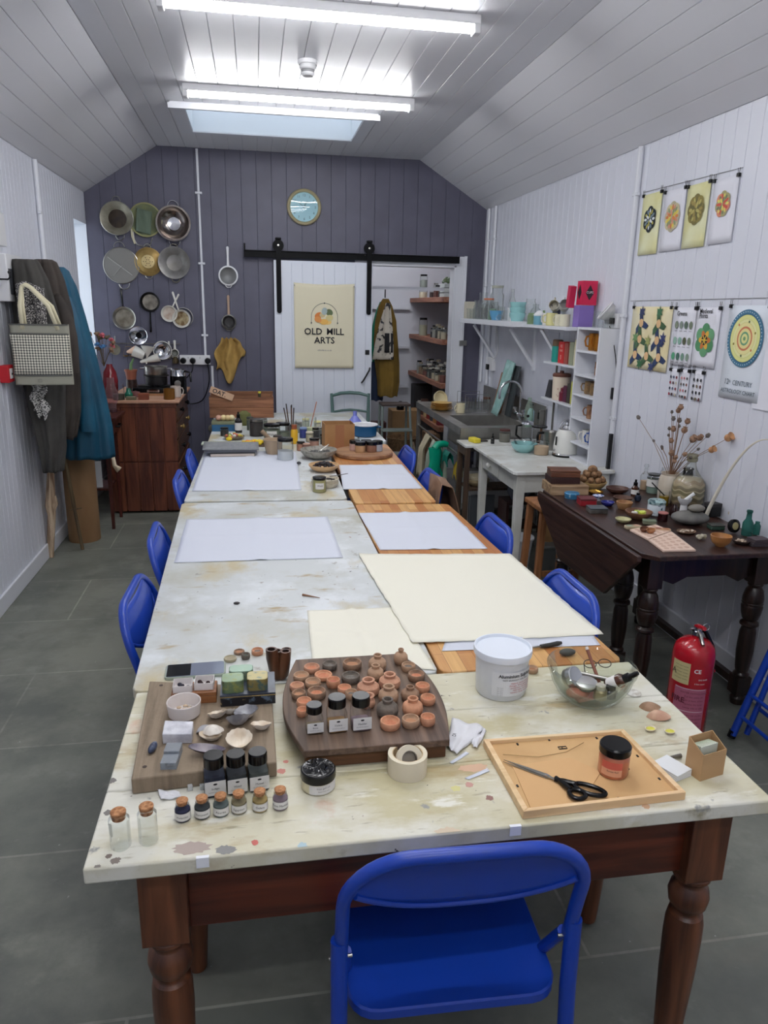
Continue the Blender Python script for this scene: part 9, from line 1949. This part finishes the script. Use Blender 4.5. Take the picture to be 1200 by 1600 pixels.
mb=MB(flat(60,60,62));mb.sph((0,0,0),(.013,.011,.010),10,7);one(mb,'black_stone','little dark stone on the white sheet by the peach bowl','stone',(.236,4.351)+(ZT+.014,))
# crumbs and twig on the middle table
stick('dried_leaf','brown curled leaf stem lying on the left middle table','leaf',(.131,2.277)+(ZT+.004,),(.185,2.243)+(ZT+.004,),.004,flat(130,92,66),r2=.001)
mb=MB(flat(52,46,48));mb.sph((0,0,0),(.011,.006,.004),8,5);one(mb,'dark_chip','small dark chip on the white painted middle table','chip',(-.081,2.231)+(ZT+.004,))

# ---------------------------------------------------------------- green chair and step ladder beyond the table
GPN=mat('green_grey_paint',(84,112,108),.45)
t=thing('wooden_chair','grey-green painted wooden chair at the far end of the table row','chair',(.875,6.90,0))
for s in (-1,1): mb=MB(GPN);mb.tube([(s*.165,.10,0),(s*.165,.06,.45),(s*.170,.09,.68),(s*.178,.13,.885)],[.016,.018,.017,.014],10);mb.done('back_post',t)
mb=MB(GPN);P=[(-.17,.12,.865),(-.09,.145,.885),(0,.15,.89),(.09,.145,.885),(.17,.12,.865)];mb.tube(P,[.013,.016,.017,.016,.013],10);mb.done('top_rail',t)
mb=MB(GPN);P=[(-.165,.09,.715),(-.08,.115,.725),(0,.12,.73),(.08,.115,.725),(.165,.09,.715)];mb.tube(P,[.010,.012,.013,.012,.010],10);mb.done('cross_rail',t)
mb=MB(mat('rush_seat',(170,140,92),.85));mb.box(-.185,.185,-.22,.05,.432,.452);mb.done('seat',t,bevel=.008)
for s in (-1,1): mb=MB(GPN);mb.cyl((s*.165,-.20,0),(s*.165,-.20,.4315),.016);mb.done('leg',t)
t=thing('step_ladder','grey-green step stool with a dark top by the doorway','step ladder',(1.30,6.98,0));SLM=mat('ladder_paint',(118,128,124),.45)
mb=MB(flat(62,48,44));mb.box(-.14,.14,-.10,.10,.78,.80);mb.done('top_step',t,bevel=.004)
for s in (-1,1):
 mb=MB(SLM);mb.tube([(s*.13,.08,.78),(s*.15,.15,0)],.012,8);mb.done('leg',t);mb=MB(SLM);mb.tube([(s*.13,-.08,.78),(s*.16,-.22,0)],.012,8);mb.done('leg',t)
for zz_,yy in ((.55,-.12),(.33,-.17)): mb=MB(SLM);mb.box(-.145,.145,yy-.06,yy+.06,zz_,zz_+.018);mb.done('step',t,bevel=.003)

# ================================================================ PANTRY CONTENTS
PSH=wood('pantry_shelf',(126,78,58),(164,112,88),'y',rough=.6)
for i,(zz_,dp) in enumerate(((1.795,0),(1.375,0),(.935,.0),(.485,0))):
 mb=MB(PSH);mb.box(1.86,2.415,7.46,9.14,-.05+zz_-zz_,0);one(mb,'pantry_shelf',('top','second','third','lowest')[i] + ' thick wooden shelf on the right inside the pantry','shelf',(0,0,zz_),0,bevel=.003)
for i,(zz_) in enumerate((1.66,1.20,.72)): mb=MB(PW);mb.box(1.30,1.858,9.10,9.148,zz_,zz_+.03);struct(mb,'trim_%d' % (5+i))
rnd=random.Random(77)
JM=[flat(150,120,90),flat(60,56,52),flat(120,62,52),flat(196,184,160),flat(90,80,60),flat(70,40,36),flat(160,160,150),flat(44,40,44)]
def pj(x,y,z,r,h,c,lid,lb,grp):
 t=li('storage_jar',lb,'jar',(x,y),z,[('contents',c,[(0,.002),(r*.93,.002),(r*.93,h*.6),(0,h*.6)]),('jar_body',GLASS2,[(0,0),(r,0),(r,h*.85),(r*.85,h*.9)]),('lid',lid,[(r*.9,h*.88),(r*.9,h),(0,h)])],grp,n=14)
LIDS=[BLACKP,STEEL,flat(150,140,120),flat(190,186,176)]
for (zz_,yy0,yy1,n_,lb,grp) in ((1.7955,7.75,8.25,4,'small jar on the top pantry shelf','jars on the top pantry shelf'),(1.3755,7.55,8.15,9,'glass jar on the second pantry shelf','jars on the second pantry shelf'),(.9355,7.55,8.75,26,'jar crowded on the third pantry shelf','jars on the third pantry shelf')):
 rows=2 if n_ > 12 else 1
 for i in range(n_):
  y=yy0+(yy1-yy0)*((i//rows)+.5)/math.ceil(n_/rows);x=1.915+.11*(i % rows)+rnd.uniform(-.01,.01);r=rnd.uniform(.026,.036)
  pj(x,y,zz_,r,rnd.uniform(.08,.15)+(.05 if rows == 2 and i % 2 else 0),rnd.choice(JM),rnd.choice(LIDS),lb,grp)
pj(1.93,8.72,1.7955,.05,.11,JM[3],BLACKP,'wide jar at the far end of the top pantry shelf, lower of two stacked',None)
pj(1.93,8.72,1.906,.045,.15,glassy('dimjar',(200,206,200),.4,.1,milk=.3),BLACKP,'tall jar stacked on another at the far end of the top pantry shelf',None)
pj(1.92,8.62,1.3755,.05,.20,flat(186,184,160),BLACKP,'tall jar with a dark lid at the far end of the second pantry shelf',None)
t=thing('storage_box','white slatted box of leaves on the top pantry shelf','box',(1.97,7.66,1.7955));
for i in range(3): mb=MB(flat(186,192,190));mb.box(-.08,.08,-.10,.10,.045*i,.045*i+.038);mb.done('tray',t,bevel=.002)
lumps(t,'leaves',[flat(96,120,84),flat(190,200,190),flat(120,134,100)],30,.07,.09,.135,.022,.03,41)
for i in range(7):
 c=((120,34,44),(170,120,70),(60,60,66),(150,50,46),(196,176,130),(90,60,50),(206,200,190))[i];mb=MB(flat(*c));mb.box(-.04,.04,-.03,.03,0,.14+.02*(i % 3));one(mb,'pantry_box','coloured packet standing on the lowest pantry shelf','packet',(1.92,7.62+.16*i,.4855),0,'packets on the lowest pantry shelf',bevel=.002)
mb=MB(flat(34,32,36));mb.box(-.12,.10,-.11,.11,0,.30);one(mb,'black_case','black case at the far end of the lowest pantry shelf','case',(2.0,8.92,.4855),0,bevel=.01)
# hanging garments inside the doorway
OLC=mat('mustard_canvas',(128,100,34),.85,col2=(108,84,28),scale=6,bump=.4,bscale=12)
hx,hz=(1.291,1.794)
t=garment('jacket','mustard yellow jacket hanging just inside the pantry doorway',[(hz-.03,hx-.02,hx+.03),(hz-.10,hx-.06,hx+.07),(hz-.25,hx-.09,hx+.12),(hz-.45,hx-.10,hx+.14),(hz-.65,hx-.09,hx+.155),(hz-.85,hx-.06,hx+.16),(hz-1.0,hx-.05,hx+.14)],7.60,.16,OLC,5,.012,3)
t=thing('newsprint_apron','newspaper-print apron hanging in front of the mustard jacket','apron',(hx-.02,7.47,hz-.62));NW=mat('newsprint',(202,194,180),.9,col2=(60,58,60),scale=16,lo=.54,hi=.58,bump=.2)
mb=MB(NW);mb.grid(lambda u,v: ((-.115+.21*u)*(1-.8*v**1.6)+.03*v,.010*math.sin(12*u+4*v),.55*v),20,20);mb.done('cloth',t,solid=.003);mb=MB(flat(30,30,34));mb.grid(lambda u,v: (.0+.085*u,-.012+.008*math.sin(12*u),.07+.19*v),6,6);mb.done('dark_print',t,solid=.002)
t=garment('green_garment','green garment with long sleeve hanging at the left inside the doorway',[(hz-.06,hx-.03,hx+.0),(hz-.15,hx-.07,hx-.01),(hz-.30,hx-.105,hx-.02),(hz-.50,hx-.115,hx-.03),(hz-.66,hx-.10,hx-.03)],7.70,.10,mat('green_cotton',(18,128,96),.8),4,.008,5)
t=garment('jeans','dark blue trousers hanging below the aprons in the pantry doorway',[(hz-.66,hx-.10,hx-.02),(hz-.8,hx-.11,hx+.0),(hz-.95,hx-.115,hx+.02),(hz-1.06,hx-.11,hx+.02)],7.74,.10,mat('dark_denim',(44,56,82),.9),4,.008,8)
mb=MB(BLACKM);mb.cyl((0,0,-.02),(0,0,.06),.006);o=one(mb,'hanging_hook','thin metal hook holding the garments inside the pantry','hook',(hx,7.60,hz));mb=MB(BLACKM)
mb=MB(PW);mb.box(1.02,1.9,7.585,7.615,0,.03);o=one(mb,'hanging_rail','pale rail across the pantry that the garments hang from','rail',(0,0,hz+.06))
# baskets and boxes on the pantry floor and in the corner
WK=mat('wicker',(134,104,72),.85,col2=(96,72,48),scale=40,bump=.5,bscale=60)
boxthing('cardboard_box','brown cardboard box on the floor at the back of the pantry','box',(1.72,8.60),.001,.34,.30,.52,0,CARD)
li('basket','brown wicker basket on the pantry floor behind the furthest chair','basket',(1.56,7.85),.001,[('basket',WK,[(0,0),(.12,0),(.17,.30),(.18,.32),(.165,.32),(.115,.02),(0,.02)])])
boxthing('wooden_crate','tall brown crate just inside the pantry on the right','crate',(1.83,7.66),.001,.14,.26,.40,0,flat(120,90,66))
t=thing('driftwood_piece','pale grey curved driftwood leaning in the doorway by the sink','driftwood',(1.52,7.40,.001));mb=MB(DRF);mb.tube([(0,0,0),(.02,0,.12),(.07,0,.24),(.06,.02,.34)],[.04,.035,.03,.012],8);mb.done('driftwood',t)
li('dark_bottle','black round-topped bottle on the cardboard box in the pantry','bottle',(1.66,8.55),.522,[('bottle',BLACKP,[(0,0),(.045,0),(.045,.04),(.02,.07),(.02,.10),(0,.105)])])
mb=MB(flat(70,30,26));mb.box(-.08,.08,-.08,.08,0,.42);one(mb,'red_crate','dark red box behind the step stool in the pantry','box',(1.36,8.30,.001),0,bevel=.004)
